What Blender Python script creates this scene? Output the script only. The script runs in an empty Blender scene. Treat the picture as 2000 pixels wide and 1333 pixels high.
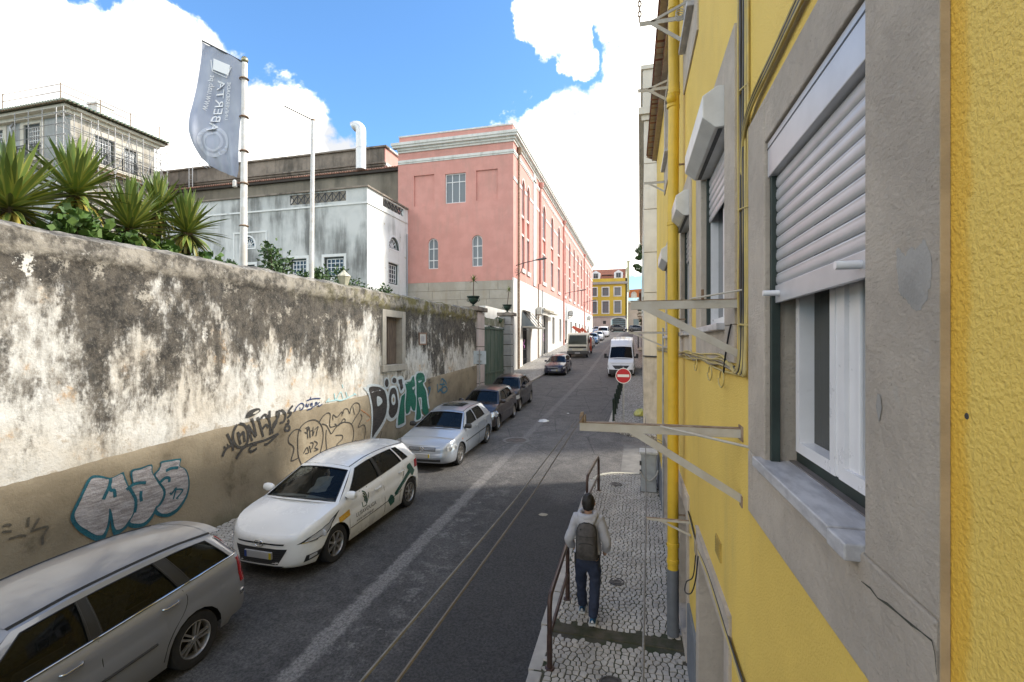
import bpy, math, random
from mathutils import Vector, Matrix, noise
from mathutils.geometry import tessellate_polygon
R = math.radians
SC = bpy.context.scene
COL = SC.collection
random.seed(7)

# ------------------------------------------------------------------ camera
cam_data = bpy.data.cameras.new('camera')
cam_data.lens = 17.0; cam_data.sensor_width = 36.0
cam_data.shift_y = 5.5 / 2000
cam_data.clip_start = 0.05; cam_data.clip_end = 3000
cam = bpy.data.objects.new('camera', cam_data); COL.objects.link(cam)
cam.location = (0, 0, 4.0)
cam.rotation_euler = (R(90), 0, math.atan2(250, 944.44))
SC.camera = cam

# ------------------------------------------------------------------ sun, sky, exposure
SUN_EL, SUN_AZ = R(38), R(68)          # azimuth clockwise from +Y (up the street)
SUN_STRENGTH, SUN_ANGLE = 2.0, R(5)
SKY_STRENGTH, EXPOSURE = 0.15, 1.38
VS = SC.view_settings
SC.display_settings.display_device = 'sRGB'
VS.view_transform = 'Standard'; VS.look = 'None'; VS.gamma = 1; VS.use_curve_mapping = False
VS.exposure = EXPOSURE
sl = bpy.data.lights.new('sun', 'SUN'); sl.energy = SUN_STRENGTH; sl.angle = SUN_ANGLE; sl.color = (1, .95, .87)
so = bpy.data.objects.new('sun', sl); COL.objects.link(so)
sd = Vector((math.cos(SUN_EL) * math.sin(SUN_AZ), math.cos(SUN_EL) * math.cos(SUN_AZ), math.sin(SUN_EL)))
so.location = sd * 100; so.rotation_euler = sd.to_track_quat('Z', 'Y').to_euler()

W = bpy.data.worlds.new('World'); SC.world = W; W.use_nodes = True
wt = W.node_tree; wt.nodes.clear()
def wn(t, **k):
    n = wt.nodes.new(t)
    for a, b in k.items(): setattr(n, a, b)
    return n
def wmath(op, a, b=None, c=None, clamp=False):
    n = wn('ShaderNodeMath', operation=op, use_clamp=clamp)
    for i, x in enumerate((a, b, c)):
        if x is None: continue
        if isinstance(x, (int, float)): n.inputs[i].default_value = x
        else: wt.links.new(x, n.inputs[i])
    return n.outputs[0]
sky = wn('ShaderNodeTexSky', sky_type='NISHITA', sun_disc=False, sun_elevation=SUN_EL, sun_rotation=SUN_AZ)
sky.air_density = 1.0; sky.dust_density = 0.6; sky.ozone_density = 2.0; sky.altitude = 80
tc = wn('ShaderNodeTexCoord')
# cumulus banks: (azimuth clockwise from +Y, elevation, radius, weight) in degrees, all round the sky
BANKS = [(-62, 17, 10, 1), (-54, 17.5, 10, 1), (-47.5, 18.5, 10.4, 1), (-43, 15.5, 10.2, 1), (-38, 9, 10, 1), (-72, 15, 14, 1), (-85, 22, 14, 1),
         (-9.5, 16, 11.6, 1), (-3, 19.5, 8.6, 1), (-14, 11, 11, 1), (-9, 34.5, 5.0, .95), (-7.5, 31.5, 3.2, .85), (-2, 38, 6.0, 1), (5, 35, 6.5, 1), (3, 25, 8, 1), (12, 20, 13, 1), (22, 30, 14, 1),
         (45, 18, 16, 1), (75, 24, 16, 1), (110, 15, 16, 1), (150, 28, 17, 1), (190, 18, 17, 1), (230, 26, 18, 1), (262, 20, 16, 1), (60, 55, 11, .9), (140, 60, 13, .9), (215, 62, 13, .9)]
nw = wn('ShaderNodeTexNoise'); nw.inputs['Scale'].default_value = 5.5; nw.inputs['Detail'].default_value = 6; nw.inputs['Roughness'].default_value = .6; wt.links.new(tc.outputs['Generated'], nw.inputs['Vector'])
vs0 = wn('ShaderNodeVectorMath', operation='SUBTRACT'); wt.links.new(nw.outputs['Color'], vs0.inputs[0]); vs0.inputs[1].default_value = (.5, .5, .5)
vs1 = wn('ShaderNodeVectorMath', operation='MULTIPLY_ADD'); wt.links.new(vs0.outputs[0], vs1.inputs[0]); vs1.inputs[1].default_value = (.22, .22, .22); wt.links.new(tc.outputs['Generated'], vs1.inputs[2])
vs2 = wn('ShaderNodeVectorMath', operation='NORMALIZE'); wt.links.new(vs1.outputs[0], vs2.inputs[0])
acc = None
for az, el, rad, wgt in BANKS:
    d = (math.cos(R(el)) * math.sin(R(az)), math.cos(R(el)) * math.cos(R(az)), math.sin(R(el)))
    dp = wn('ShaderNodeVectorMath', operation='DOT_PRODUCT'); wt.links.new(vs2.outputs[0], dp.inputs[0]); dp.inputs[1].default_value = d
    mr = wn('ShaderNodeMapRange', interpolation_type='LINEAR')
    wt.links.new(dp.outputs['Value'], mr.inputs[0])
    mr.inputs[1].default_value = math.cos(R(rad * 1.25)); mr.inputs[2].default_value = math.cos(R(rad * .35)); mr.inputs[3].default_value = 0; mr.inputs[4].default_value = wgt
    acc = mr.outputs[0] if acc is None else wmath('MAXIMUM', acc, mr.outputs[0])
nz = wn('ShaderNodeTexNoise'); nz.inputs['Scale'].default_value = 7.0; nz.inputs['Detail'].default_value = 9; nz.inputs['Roughness'].default_value = .58; nz.inputs['Distortion'].default_value = .35
wt.links.new(tc.outputs['Generated'], nz.inputs['Vector'])
dens = wmath('MULTIPLY_ADD', wmath('SUBTRACT', nz.outputs['Fac'], .5), 2.1, wmath('MULTIPLY', acc, 1.45))
cov = wn('ShaderNodeMapRange', interpolation_type='SMOOTHSTEP'); wt.links.new(dens, cov.inputs[0]); cov.inputs[1].default_value = .46; cov.inputs[2].default_value = .74
nz2 = wn('ShaderNodeTexNoise'); nz2.inputs['Scale'].default_value = 4.5; nz2.inputs['Detail'].default_value = 6; nz2.inputs['Roughness'].default_value = .5
wt.links.new(tc.outputs['Generated'], nz2.inputs['Vector'])
shade = wn('ShaderNodeValToRGB'); wt.links.new(nz2.outputs['Fac'], shade.inputs[0])
shade.color_ramp.elements[0].position = .34; shade.color_ramp.elements[0].color = (.27, .275, .285, 1)
shade.color_ramp.elements[1].position = .58; shade.color_ramp.elements[1].color = (1, .955, .87, 1)
cmul = wn('ShaderNodeVectorMath', operation='SCALE'); wt.links.new(shade.outputs[0], cmul.inputs[0]); cmul.inputs['Scale'].default_value = 8.6
skyt = wn('ShaderNodeVectorMath', operation='MULTIPLY'); wt.links.new(sky.outputs[0], skyt.inputs[0]); skyt.inputs[1].default_value = (.50, .71, .85)
mix = wn('ShaderNodeMix', data_type='RGBA')
wt.links.new(cov.outputs[0], mix.inputs[0]); wt.links.new(skyt.outputs[0], mix.inputs[6]); wt.links.new(cmul.outputs[0], mix.inputs[7])
bg = wn('ShaderNodeBackground'); bg.inputs['Strength'].default_value = SKY_STRENGTH; wt.links.new(mix.outputs[2], bg.inputs['Color'])
wo = wn('ShaderNodeOutputWorld'); wt.links.new(bg.outputs[0], wo.inputs['Surface'])

# ------------------------------------------------------------------ mesh helpers
class MB:
    def __init__(s): s.v = []; s.f = []
    def add(s, vs, fs):
        n = len(s.v); s.v.extend(tuple(p) for p in vs); s.f.extend(tuple(i + n for i in f) for f in fs); return s
    def box(s, x0, x1, y0, y1, z0, z1):
        return s.add([(x0,y0,z0),(x1,y0,z0),(x1,y1,z0),(x0,y1,z0),(x0,y0,z1),(x1,y0,z1),(x1,y1,z1),(x0,y1,z1)],
                     [(3,2,1,0),(4,5,6,7),(0,1,5,4),(1,2,6,5),(2,3,7,6),(3,0,4,7)])
    def beam(s, a, b, w, h, up=(0,0,1)):
        a, b = Vector(a), Vector(b); d = (b - a).normalized(); u = Vector(up)
        sx = d.cross(u)
        if sx.length < 1e-4: sx = d.cross(Vector((1,0,0)))
        sx.normalize(); uz = sx.cross(d).normalized()
        vs = [p + sx * (w/2*i) + uz * (h/2*j) for p in (a, b) for i, j in ((-1,-1),(1,-1),(1,1),(-1,1))]
        return s.add(vs, [(3,2,1,0),(4,5,6,7),(0,1,5,4),(1,2,6,5),(2,3,7,6),(3,0,4,7)])
    def tube(s, pts, r, n=6, closed=False):
        pts = [Vector(p) for p in pts]; m = len(pts); rr = r if isinstance(r, (list, tuple)) else [r] * m
        n0 = len(s.v); prev = None
        for i, p in enumerate(pts):
            a = pts[i-1] if (i or closed) else p; b = pts[(i+1) % m] if (i < m-1 or closed) else p
            d = (b - a)
            d = d.normalized() if d.length > 1e-9 else Vector((0,0,1))
            if prev is None:
                u = d.cross(Vector((0,0,1)))
                if u.length < .05: u = d.cross(Vector((1,0,0)))
            else: u = prev - d * prev.dot(d)
            if u.length < 1e-6: u = d.orthogonal()
            u.normalize(); prev = u; w = d.cross(u)
            for k in range(n):
                t = 2 * math.pi * k / n
                s.v.append(tuple(p + (u * math.cos(t) + w * math.sin(t)) * rr[i]))
        seg = m if closed else m - 1
        for i in range(seg):
            for k in range(n):
                a = n0 + i*n + k; b = n0 + i*n + (k+1) % n; c = n0 + ((i+1) % m)*n + (k+1) % n; d = n0 + ((i+1) % m)*n + k
                s.f.append((a, b, c, d))
        if not closed:
            s.f.append(tuple(n0 + k for k in reversed(range(n)))); s.f.append(tuple(n0 + (m-1)*n + k for k in range(n)))
        return s
    def prism(s, poly, axis, lo, hi):
        """polygon in the plane normal to axis ('x': (y,z), 'y': (x,z), 'z': (x,y)), extruded lo..hi"""
        n = len(poly)
        mk = {'x': lambda p, t: (t, p[0], p[1]), 'y': lambda p, t: (p[0], t, p[1]), 'z': lambda p, t: (p[0], p[1], t)}[axis]
        tri = tessellate_polygon([[Vector((p[0], p[1], 0)) for p in poly]])
        fs = [tuple(t) for t in tri] + [tuple(i + n for i in reversed(t)) for t in tri] + [(i, (i+1) % n, (i+1) % n + n, i + n) for i in range(n)]
        return s.add([mk(p, lo) for p in poly] + [mk(p, hi) for p in poly], fs)
    def sheet(s, pts3):
        tri = tessellate_polygon([[Vector(p) for p in pts3]]); return s.add(pts3, [tuple(t) for t in tri])
    def lathe(s, prof, n=16, c=(0,0,0), axis='z'):
        n0 = len(s.v)
        for r, z in prof:
            for k in range(n):
                t = 2*math.pi*k/n; a, b = r*math.cos(t), r*math.sin(t)
                s.v.append({'z': (c[0]+a, c[1]+b, c[2]+z), 'x': (c[0]+z, c[1]+a, c[2]+b), 'y': (c[0]+a, c[1]+z, c[2]+b)}[axis])
        for i in range(len(prof)-1):
            for k in range(n):
                s.f.append((n0+i*n+k, n0+i*n+(k+1)%n, n0+(i+1)*n+(k+1)%n, n0+(i+1)*n+k))
        return s
    def grid(s, fn, us, vs, skip=None):
        n0 = len(s.v); nv = len(vs)
        for u in us:
            for v in vs: s.v.append(tuple(fn(u, v)))
        for i in range(len(us)-1):
            for j in range(nv-1):
                if skip and skip(i, j): continue
                a = n0 + i*nv + j; s.f.append((a, a+nv, a+nv+1, a+1))
        return s
    def ribbon(s, pts, w, axis_n, off=0):
        """flat stroke of width w along pts on the plane with normal axis_n"""
        pts = [Vector(p) for p in pts]; nrm = Vector(axis_n); L = []
        for i, p in enumerate(pts):
            d = (pts[min(i+1, len(pts)-1)] - pts[max(i-1, 0)]); d = d.normalized() if d.length > 1e-9 else Vector((0,1,0))
            sd_ = d.cross(nrm); ww = (w[i] if isinstance(w, list) else w) / 2
            L += [p + nrm*off + sd_*ww, p + nrm*off - sd_*ww]
        return s.add(L, [(2*i, 2*i+1, 2*i+3, 2*i+2) for i in range(len(pts)-1)])

OFFS = {}
def link(o, parent=None):
    COL.objects.link(o)
    if parent is not None: o.parent = parent
    return o
def mesh(name, mb, mat, smooth=None, off=None):
    me = bpy.data.meshes.new(name)
    vs = mb.v if off is None else [(x-off[0], y-off[1], z-off[2]) for x, y, z in mb.v]
    me.from_pydata(vs, [], mb.f); me.validate(); me.update()
    if mat is not None:
        for m_ in (mat if isinstance(mat, (list, tuple)) else [mat]): me.materials.append(m_)
    if smooth:
        me.polygons.foreach_set('use_smooth', [True]*len(me.polygons))
        me.set_sharp_from_angle(angle=R(smooth))
    return me
def fixn(me):
    import bmesh
    b = bmesh.new(); b.from_mesh(me); bmesh.ops.recalc_face_normals(b, faces=b.faces); b.to_mesh(me); b.free()
def part(name, mb, mat, parent=None, smooth=None, bevel=0, fix=False, kind=None, label=None):
    """one mesh object; vertices are in the same space as the root of `parent`"""
    off = OFFS.get(parent.name) if parent is not None else None
    me = mesh(name, mb, mat, smooth, off)
    if fix: fixn(me)
    o = bpy.data.objects.new(name, me); link(o, parent)
    if parent is not None: OFFS[o.name] = off if off is not None else (0,0,0)
    if bevel:
        b = o.modifiers.new('bevel', 'BEVEL'); b.width = bevel; b.segments = 2; b.limit_method = 'ANGLE'; b.angle_limit = R(40)
    if kind: o['kind'] = kind
    if label: o['label'] = label
    return o
def tag(o, label=None, cat=None, group=None, kind=None):
    if label: o['label'] = label
    if cat: o['category'] = cat
    if group: o['group'] = group
    if kind: o['kind'] = kind
    return o
def thing(name, label, cat, base=(0,0,0), group=None, local=False, rot=(0,0,0)):
    o = bpy.data.objects.new(name, None); link(o); o.empty_display_size = .2
    o.location = base; o.rotation_euler = rot
    OFFS[o.name] = (0,0,0) if local else tuple(base)
    return tag(o, label, cat, group)
def copy_tree(o, parent=None):
    c = o.copy(); link(c); OFFS[c.name] = OFFS.get(o.name, (0,0,0))
    c.parent = parent
    for ch in list(o.children): copy_tree(ch, c)
    return c
def solo(name, mb, mat, label, cat, base=None, group=None, **k):
    """a thing that is a single mesh, origin at its base"""
    if base is None:
        xs, ys, zs = zip(*mb.v); base = ((min(xs)+max(xs))/2, (min(ys)+max(ys))/2, min(zs))
    me = mesh(name, mb, mat, k.get('smooth'), base)
    if k.get('fix'): fixn(me)
    o = bpy.data.objects.new(name, me); link(o); o.location = base; OFFS[o.name] = tuple(base)
    if k.get('bevel'):
        b = o.modifiers.new('bevel', 'BEVEL'); b.width = k['bevel']; b.segments = 2; b.limit_method = 'ANGLE'; b.angle_limit = R(40)
    return tag(o, label, cat, group)
def structure(name, mb, mat, smooth=None):
    o = part(name, mb, mat, None, smooth); o['kind'] = 'structure'; OFFS[o.name] = (0,0,0); return o
def share(name, me, parent, loc=(0,0,0), rot=(0,0,0), scale=(1,1,1)):
    o = bpy.data.objects.new(name, me); link(o, parent); o.location = loc; o.rotation_euler = rot; o.scale = scale
    return o
_font = {}
def text_mb(txt, size=1.0, shear=0.0, res=3):
    cu = bpy.data.curves.new('t', 'FONT'); cu.body = txt; cu.size = size; cu.shear = shear; cu.resolution_u = res
    o = bpy.data.objects.new('t', cu); COL.objects.link(o)
    dg = bpy.context.evaluated_depsgraph_get(); dg.update()
    me = bpy.data.meshes.new_from_object(o.evaluated_get(dg))
    mb = MB().add([tuple(v.co) for v in me.vertices], [tuple(p.vertices) for p in me.polygons])
    bpy.data.objects.remove(o); bpy.data.curves.remove(cu); bpy.data.meshes.remove(me)
    return mb
def catmull(pts, n=6, closed=False):
    P_ = [Vector(p) for p in pts]; out = []; m = len(P_)
    for i in range(m if closed else m-1):
        p0 = P_[(i-1) % m] if (closed or i) else P_[0]; p1 = P_[i]; p2 = P_[(i+1) % m]; p3 = P_[(i+2) % m] if (closed or i < m-2) else P_[-1]
        for k in range(n):
            t = k/n
            out.append(.5*((2*p1)+(p2-p0)*t+(2*p0-5*p1+4*p2-p3)*t*t+(3*p1-p0-3*p2+p3)*t**3))
    if not closed: out.append(P_[-1])
    return out
def lerp(a, b, t): return a + (b-a)*t
def interp(keys, y):
    if y <= keys[0][0]: return keys[0][1]
    for (a, b), (c, d) in zip(keys, keys[1:]):
        if y <= c: return b + (d-b)*(y-a)/(c-a)
    return keys[-1][1]
def hermite(keys, y):
    """smooth interpolation through keys"""
    if y <= keys[0][0]: return keys[0][1]
    for i in range(len(keys)-1):
        a, b = keys[i]; c, d = keys[i+1]
        if y <= c:
            sl_ = lambda j: (keys[min(j+1, len(keys)-1)][1]-keys[max(j-1, 0)][1])/(keys[min(j+1, len(keys)-1)][0]-keys[max(j-1, 0)][0])
            t = (y-a)/(c-a); h = c-a
            return (2*t**3-3*t*t+1)*b+(t**3-2*t*t+t)*h*sl_(i)+(-2*t**3+3*t*t)*d+(t**3-t*t)*h*sl_(i+1)
    return keys[-1][1]
ZK = [(-160,-7.2),(-40,-1.8),(0,0),(36,1.62),(50,2.75),(75,4.6),(104,6.55),(118,6.9),(200,7.4),(700,9)]
def zr(y): return interp(ZK, y)

# ------------------------------------------------------------------ materials
class NT:
    def __init__(s, name):
        s.m = bpy.data.materials.new(name); s.m.use_nodes = True; s.t = s.m.node_tree
        s.b = s.t.nodes['Principled BSDF']
        s.geo = None
    def n(s, t, **k):
        n = s.t.nodes.new(t)
        for a, b in k.items(): setattr(n, a, b)
        return n
    def set(s, sock, x):
        if hasattr(x, 'is_linked') or hasattr(x, 'links'): s.t.links.new(x, sock)
        elif isinstance(x, (tuple, list)) and len(x) == 3 and sock.type == 'RGBA': sock.default_value = (*x, 1)
        else: sock.default_value = x
    def coord(s, scale=(1,1,1), world=False, loc=(0,0,0)):
        c = s.n('ShaderNodeNewGeometry').outputs['Position'] if world else s.n('ShaderNodeTexCoord').outputs['Object']
        m = s.n('ShaderNodeMapping'); s.t.links.new(c, m.inputs[0]); m.inputs['Scale'].default_value = scale; m.inputs['Location'].default_value = loc
        return m.outputs[0]
    def noise(s, vec, scale, detail=5, rough=.55, dist=0):
        n = s.n('ShaderNodeTexNoise'); s.t.links.new(vec, n.inputs['Vector']); n.inputs['Scale'].default_value = scale
        n.inputs['Detail'].default_value = detail; n.inputs['Roughness'].default_value = rough; n.inputs['Distortion'].default_value = dist
        return n.outputs['Fac']
    def voro(s, vec, scale, feature='F1', out='Distance', rand=1):
        n = s.n('ShaderNodeTexVoronoi', feature=feature); s.t.links.new(vec, n.inputs['Vector']); n.inputs['Scale'].default_value = scale; n.inputs['Randomness'].default_value = rand
        return n.outputs[out]
    def math(s, op, a, b=None, c=None, clamp=False):
        n = s.n('ShaderNodeMath', operation=op, use_clamp=clamp)
        for i, x in enumerate((a, b, c)):
            if x is not None: s.set(n.inputs[i], x)
        return n.outputs[0]
    def step(s, x, lo, hi, a=0., b=1.):
        n = s.n('ShaderNodeMapRange', interpolation_type='SMOOTHSTEP'); s.set(n.inputs[0], x)
        n.inputs[1].default_value = lo; n.inputs[2].default_value = hi; n.inputs[3].default_value = a; n.inputs[4].default_value = b
        return n.outputs[0]
    def mix(s, f, a, b, blend='MIX'):
        n = s.n('ShaderNodeMix', data_type='RGBA', blend_type=blend); s.set(n.inputs[0], f); s.set(n.inputs[6], a); s.set(n.inputs[7], b)
        return n.outputs[2]
    def xyz(s, world=True):
        n = s.n('ShaderNodeSeparateXYZ'); s.t.links.new(s.coord(world=world), n.inputs[0]); return n.outputs
    def rand(s): return s.n('ShaderNodeObjectInfo').outputs['Random']
    def bump(s, h, strength=.3, dist=.01, prev=None):
        n = s.n('ShaderNodeBump'); s.set(n.inputs['Height'], h); n.inputs['Strength'].default_value = strength; n.inputs['Distance'].default_value = dist
        if prev is not None: s.t.links.new(prev, n.inputs['Normal'])
        return n.outputs[0]
    def out(s, col=None, rough=None, normal=None, metal=None, **k):
        if col is not None: s.set(s.b.inputs['Base Color'], col)
        if rough is not None: s.set(s.b.inputs['Roughness'], rough)
        if metal is not None: s.set(s.b.inputs['Metallic'], metal)
        if normal is not None: s.t.links.new(normal, s.b.inputs['Normal'])
        for a, b in k.items(): s.set(s.b.inputs[a.replace('_', ' ')], b)
        return s.m
def plain(name, col, rough=.6, metal=0, var=.12, scale=6, bump=0, bscale=60, bdist=.004, col2=None, stretch=(1,1,1), rnd=0, **k):
    t = NT(name); v = t.coord(stretch); f = t.noise(v, scale, 6, .6)
    c2 = col2 or tuple(max(0, c*(1-var*2)) for c in col)
    c = t.mix(t.step(f, .35, .65), c2, col)
    if rnd:
        hs = t.n('ShaderNodeHueSaturation'); t.set(hs.inputs['Color'], c); t.set(hs.inputs['Value'], t.math('MULTIPLY_ADD', t.rand(), rnd, 1-rnd/2)); c = hs.outputs[0]
    nrm = t.bump(t.noise(t.coord(), bscale, 4), bump, bdist) if bump else None
    return t.out(c, t.math('MULTIPLY_ADD', f, .2, rough-.1) if not metal else rough, nrm, metal, **k)
# ------------------------------------------------------------------ materials of the ground
def m_asphalt():
    t = NT('asphalt'); v = t.coord(world=True); o = t.xyz()
    fine = t.noise(v, 55, 3, .7); mid = t.noise(v, 6, 5, .6); big = t.noise(v, .9, 4, .5)
    c = t.mix(t.step(mid, .3, .7), (.044,.0415,.040), (.074,.070,.066))
    c = t.mix(t.step(big, .45, .7, 0, .55), c, (.105,.099,.093))
    x = t.math('ADD', o[0], t.math('MULTIPLY', t.math('SUBTRACT', mid, .5), .22))
    # pale worn seam along the middle and a scuffed band right of it
    seam = t.math('SUBTRACT', 1., t.math('ABSOLUTE', t.math('DIVIDE', t.math('ADD', x, 3.87), .16)))
    c = t.mix(t.step(seam, -.1, .5, 0, .9), c, (.19,.178,.165))
    band = t.math('SUBTRACT', 1., t.math('ABSOLUTE', t.math('DIVIDE', t.math('ADD', x, 3.35), .48)))
    c = t.mix(t.math('MULTIPLY', t.step(band, -.2, .6), t.step(t.noise(v, 3.2, 8, .75), .5, .62, 0, .75)), c, (.165,.155,.145))
    # newer dark strip along the right kerb, worn, cracked surface further up with its sunlight put in as paler grey
    newer = t.math('MULTIPLY', t.step(x, -2.95, -2.55), t.step(t.math('ADD', o[1], t.math('MULTIPLY', big, 2.)), 11.2, 13.6, 1, 0))
    c = t.mix(t.math('MULTIPLY', newer, .75), c, (.036,.0345,.034))
    old = t.step(t.math('ADD', o[1], t.math('MULTIPLY', big, 3.)), 11.5, 15.)
    c = t.mix(t.math('MULTIPLY', old, t.step(t.noise(v, 2.1, 7, .7), .3, .75, .25, .9)), c, (.165,.151,.138))
    gr = t.math('MULTIPLY_ADD', t.step(t.noise(v, 30, 4, .75), .34, .66), .95, .52); hs = t.n('ShaderNodeHueSaturation'); t.set(hs.inputs['Color'], c); t.set(hs.inputs['Value'], gr); c = hs.outputs[0]
    c = t.mix(t.step(t.voro(v, 15), .0, .10, .8, 0), c, (.26,.25,.24))
    crack = t.voro(t.coord((1,.6,1), world=True), .55, 'DISTANCE_TO_EDGE')
    c = t.mix(t.math('MULTIPLY', t.step(crack, .0, .012, .7, 0), old), c, (.03,.03,.03))
    h = t.math('MULTIPLY_ADD', fine, .6, t.math('MULTIPLY', t.voro(v, 70), .5))
    return t.out(c, .82, t.bump(h, .9, .012))
def m_cobblefar(name='cobble_carpet'):
    t = NT(name); v = t.coord(world=True)
    d = t.voro(v, 9.5, 'DISTANCE_TO_EDGE'); cc = t.voro(v, 9.5, 'F1', 'Color')
    bw = t.n('ShaderNodeRGBToBW'); t.set(bw.inputs[0], cc)
    c = t.mix(bw.outputs[0], (.30,.27,.24), (.52,.49,.44))
    c = t.mix(t.step(d, .02, .10, 1, 0), c, (.085,.078,.065))
    c = t.mix(t.step(t.noise(v, .8, 5), .5, .75, 0, .5), c, (.22,.20,.17))
    return t.out(c, .8, t.bump(t.step(d, 0, .14), .8, .012))
def m_stone(name, a, b, rnd=.45):
    t = NT(name); v = t.coord(world=True)
    c = t.mix(t.noise(v, 14, 5, .65), a, b)
    hs = t.n('ShaderNodeHueSaturation'); t.set(hs.inputs['Color'], c); t.set(hs.inputs['Value'], t.math('MULTIPLY_ADD', t.noise(t.coord(world=True), 3.1, 2), rnd*2, 1-rnd)); c = hs.outputs[0]
    return t.out(c, .62, t.bump(t.noise(v, 60, 4), .35, .004))
ASPHALT = m_asphalt(); COBFAR = m_cobblefar()
COBBLE = m_stone('limestone_cobble', (.32,.285,.245), (.54,.505,.45))
KERB = m_stone('kerb_limestone', (.33,.30,.26), (.46,.425,.37))
JOINT = plain('joint_earth', (.085,.074,.058), .95, col2=(.035,.045,.018), scale=2.5, bump=.5, bscale=90)
MOSSY = plain('mossy_stone', (.085,.072,.05), .9, col2=(.04,.042,.018), scale=5, bump=.5, bscale=50)
EARTH = plain('dry_earth', (.16,.14,.10), .95, scale=.2)
IRON = plain('cast_iron', (.085,.075,.068), .55, .3, var=.25, scale=20, bump=.3)
CONC = plain('pale_concrete', (.20,.19,.175), .85, var=.15, scale=3, bump=.3)

# ------------------------------------------------------------------ ground, road, pavements
ys = [-160,-40,-12] + [float(y) for y in range(-10, 125, 3)] + [150, 200, 700]
structure('ground', MB().grid(lambda u, v: (v, u, zr(u)-.10), ys, [-700,-60,-20,-8,0,8,60,700]), EARTH)
ky = [-12 + i*1.0 for i in range(131)]
structure('road', MB().grid(lambda u, v: (v, u, zr(u)), ky, [-13.5,-9,-7,-5,-3,-1.1,.5,12,40]), ASPHALT)
structure('side_street', MB().grid(lambda u, v: (v, u, zr(u)+.006+.012*math.sin(v*3)*0), [13.05,13.6,14.5,15.4,16.1], [-.50,-.2,1,4,14,30]), CONC)

def kerbx(y): return -6.76-.011*y
# left pavement: slab, kerb stones, cobbles
def slab(y0, y1, xa, xb, top=.12, n=24):
    us = [y0+(y1-y0)*i/n for i in range(n+1)]; m = MB()
    m.grid(lambda u, v: ((xa(u), u, zr(u)+top) if v == 0 else (xb(u), u, zr(u)+top)), us, [0, 1])
    for f in (xa, xb): m.grid(lambda u, v: (f(u), u, zr(u)+v), us, [-.05, top])
    for y in (y0, y1): m.add([(xa(y),y,zr(y)-.05),(xb(y),y,zr(y)-.05),(xb(y),y,zr(y)+top),(xa(y),y,zr(y)+top)], [(0,1,2,3)])
    return m
def kerb_run(parent, y0, y1, fx, side, step=.9, n_max=60, w=.15):
    y = y0; k = 0
    while y < y1-.1 and k < n_max:
        L = step*random.uniform(.8, 1.25); b = min(y1, y+L); x = fx((y+b)/2); dz = random.uniform(-.008, .008)
        m = MB(); e = .012
        x0, x1 = (x-w*.5, x+w*.5)
        m.add([(x0,y+e,zr(y)-.05),(x1,y+e,zr(y)-.05),(x1,b-e,zr(b)-.05),(x0,b-e,zr(b)-.05),(x0,y+e,zr(y)+.128+dz),(x1,y+e,zr(y)+.128+dz),(x1,b-e,zr(b)+.128+dz),(x0,b-e,zr(b)+.128+dz)],
              [(3,2,1,0),(4,5,6,7),(0,1,5,4),(1,2,6,5),(2,3,7,6),(3,0,4,7)])
        part('kerb_stone', m, KERB, parent, bevel=.014); y = b; k += 1
# Voronoi stones over a rectangle
def stones(y0, y1, x0, x1, s, inside):
    nx = int((x1-x0)/s)+1; ny = int((y1-y0)/s)+1; rnd = random.Random(3)
    P_ = {(i, j): (x0+(i+.5+.5*(j % 2)*.6)*s+rnd.uniform(-.27,.27)*s, y0+(j+.5)*s+rnd.uniform(-.27,.27)*s) for i in range(-1, nx+1) for j in range(-1, ny+1)}
    out = []
    for (i, j), p in P_.items():
        if not inside(*p): continue
        poly = [(p[0]-s, p[1]-s), (p[0]+s, p[1]-s), (p[0]+s, p[1]+s), (p[0]-s, p[1]+s)]
        for di in range(-2, 3):
            for dj in range(-2, 3):
                q = P_.get((i+di, j+dj))
                if q is None or (di == 0 and dj == 0): continue
                mx, my = (p[0]+q[0])/2, (p[1]+q[1])/2; nx_, ny_ = q[0]-p[0], q[1]-p[1]
                L = math.hypot(nx_, ny_); nx_ /= L; ny_ /= L; g = .0062
                new = []
                for a, b in zip(poly, poly[1:]+poly[:1]):
                    da = (a[0]-mx)*nx_+(a[1]-my)*ny_+g; db = (b[0]-mx)*nx_+(b[1]-my)*ny_+g
                    if da <= 0: new.append(a)
                    if da*db < 0:
                        t = da/(da-db); new.append((a[0]+(b[0]-a[0])*t, a[1]+(b[1]-a[1])*t))
                poly = new
                if len(poly) < 3: break
            if len(poly) < 3: break
        if len(poly) >= 3: out.append((p, poly))
    return out
def stone_mesh(mb, p, poly, top, rnd):
    h = rnd.uniform(.004, .016); tx, ty = rnd.uniform(-.06,.06), rnd.uniform(-.06,.06); n = len(poly)
    zt = lambda q: zr(p[1])+.045*(q[1]-p[1])+top+h+tx*(q[0]-p[0])+ty*(q[1]-p[1])
    low = [(q[0], q[1], zr(q[1])+top-.02) for q in poly]; mid = [(q[0], q[1], zt(q)-.007) for q in poly]
    sm = lambda q: (p[0]+(q[0]-p[0])*.86, p[1]+(q[1]-p[1])*.86)
    hi = [(*sm(q), zt(q)) for q in poly]
    fs = [(i, (i+1) % n, n+(i+1) % n, n+i) for i in range(n)] + [(n+i, n+(i+1) % n, 2*n+(i+1) % n, 2*n+i) for i in range(n)] + [tuple(range(2*n, 3*n))]
    mb.add(low+mid+hi, fs)
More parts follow.
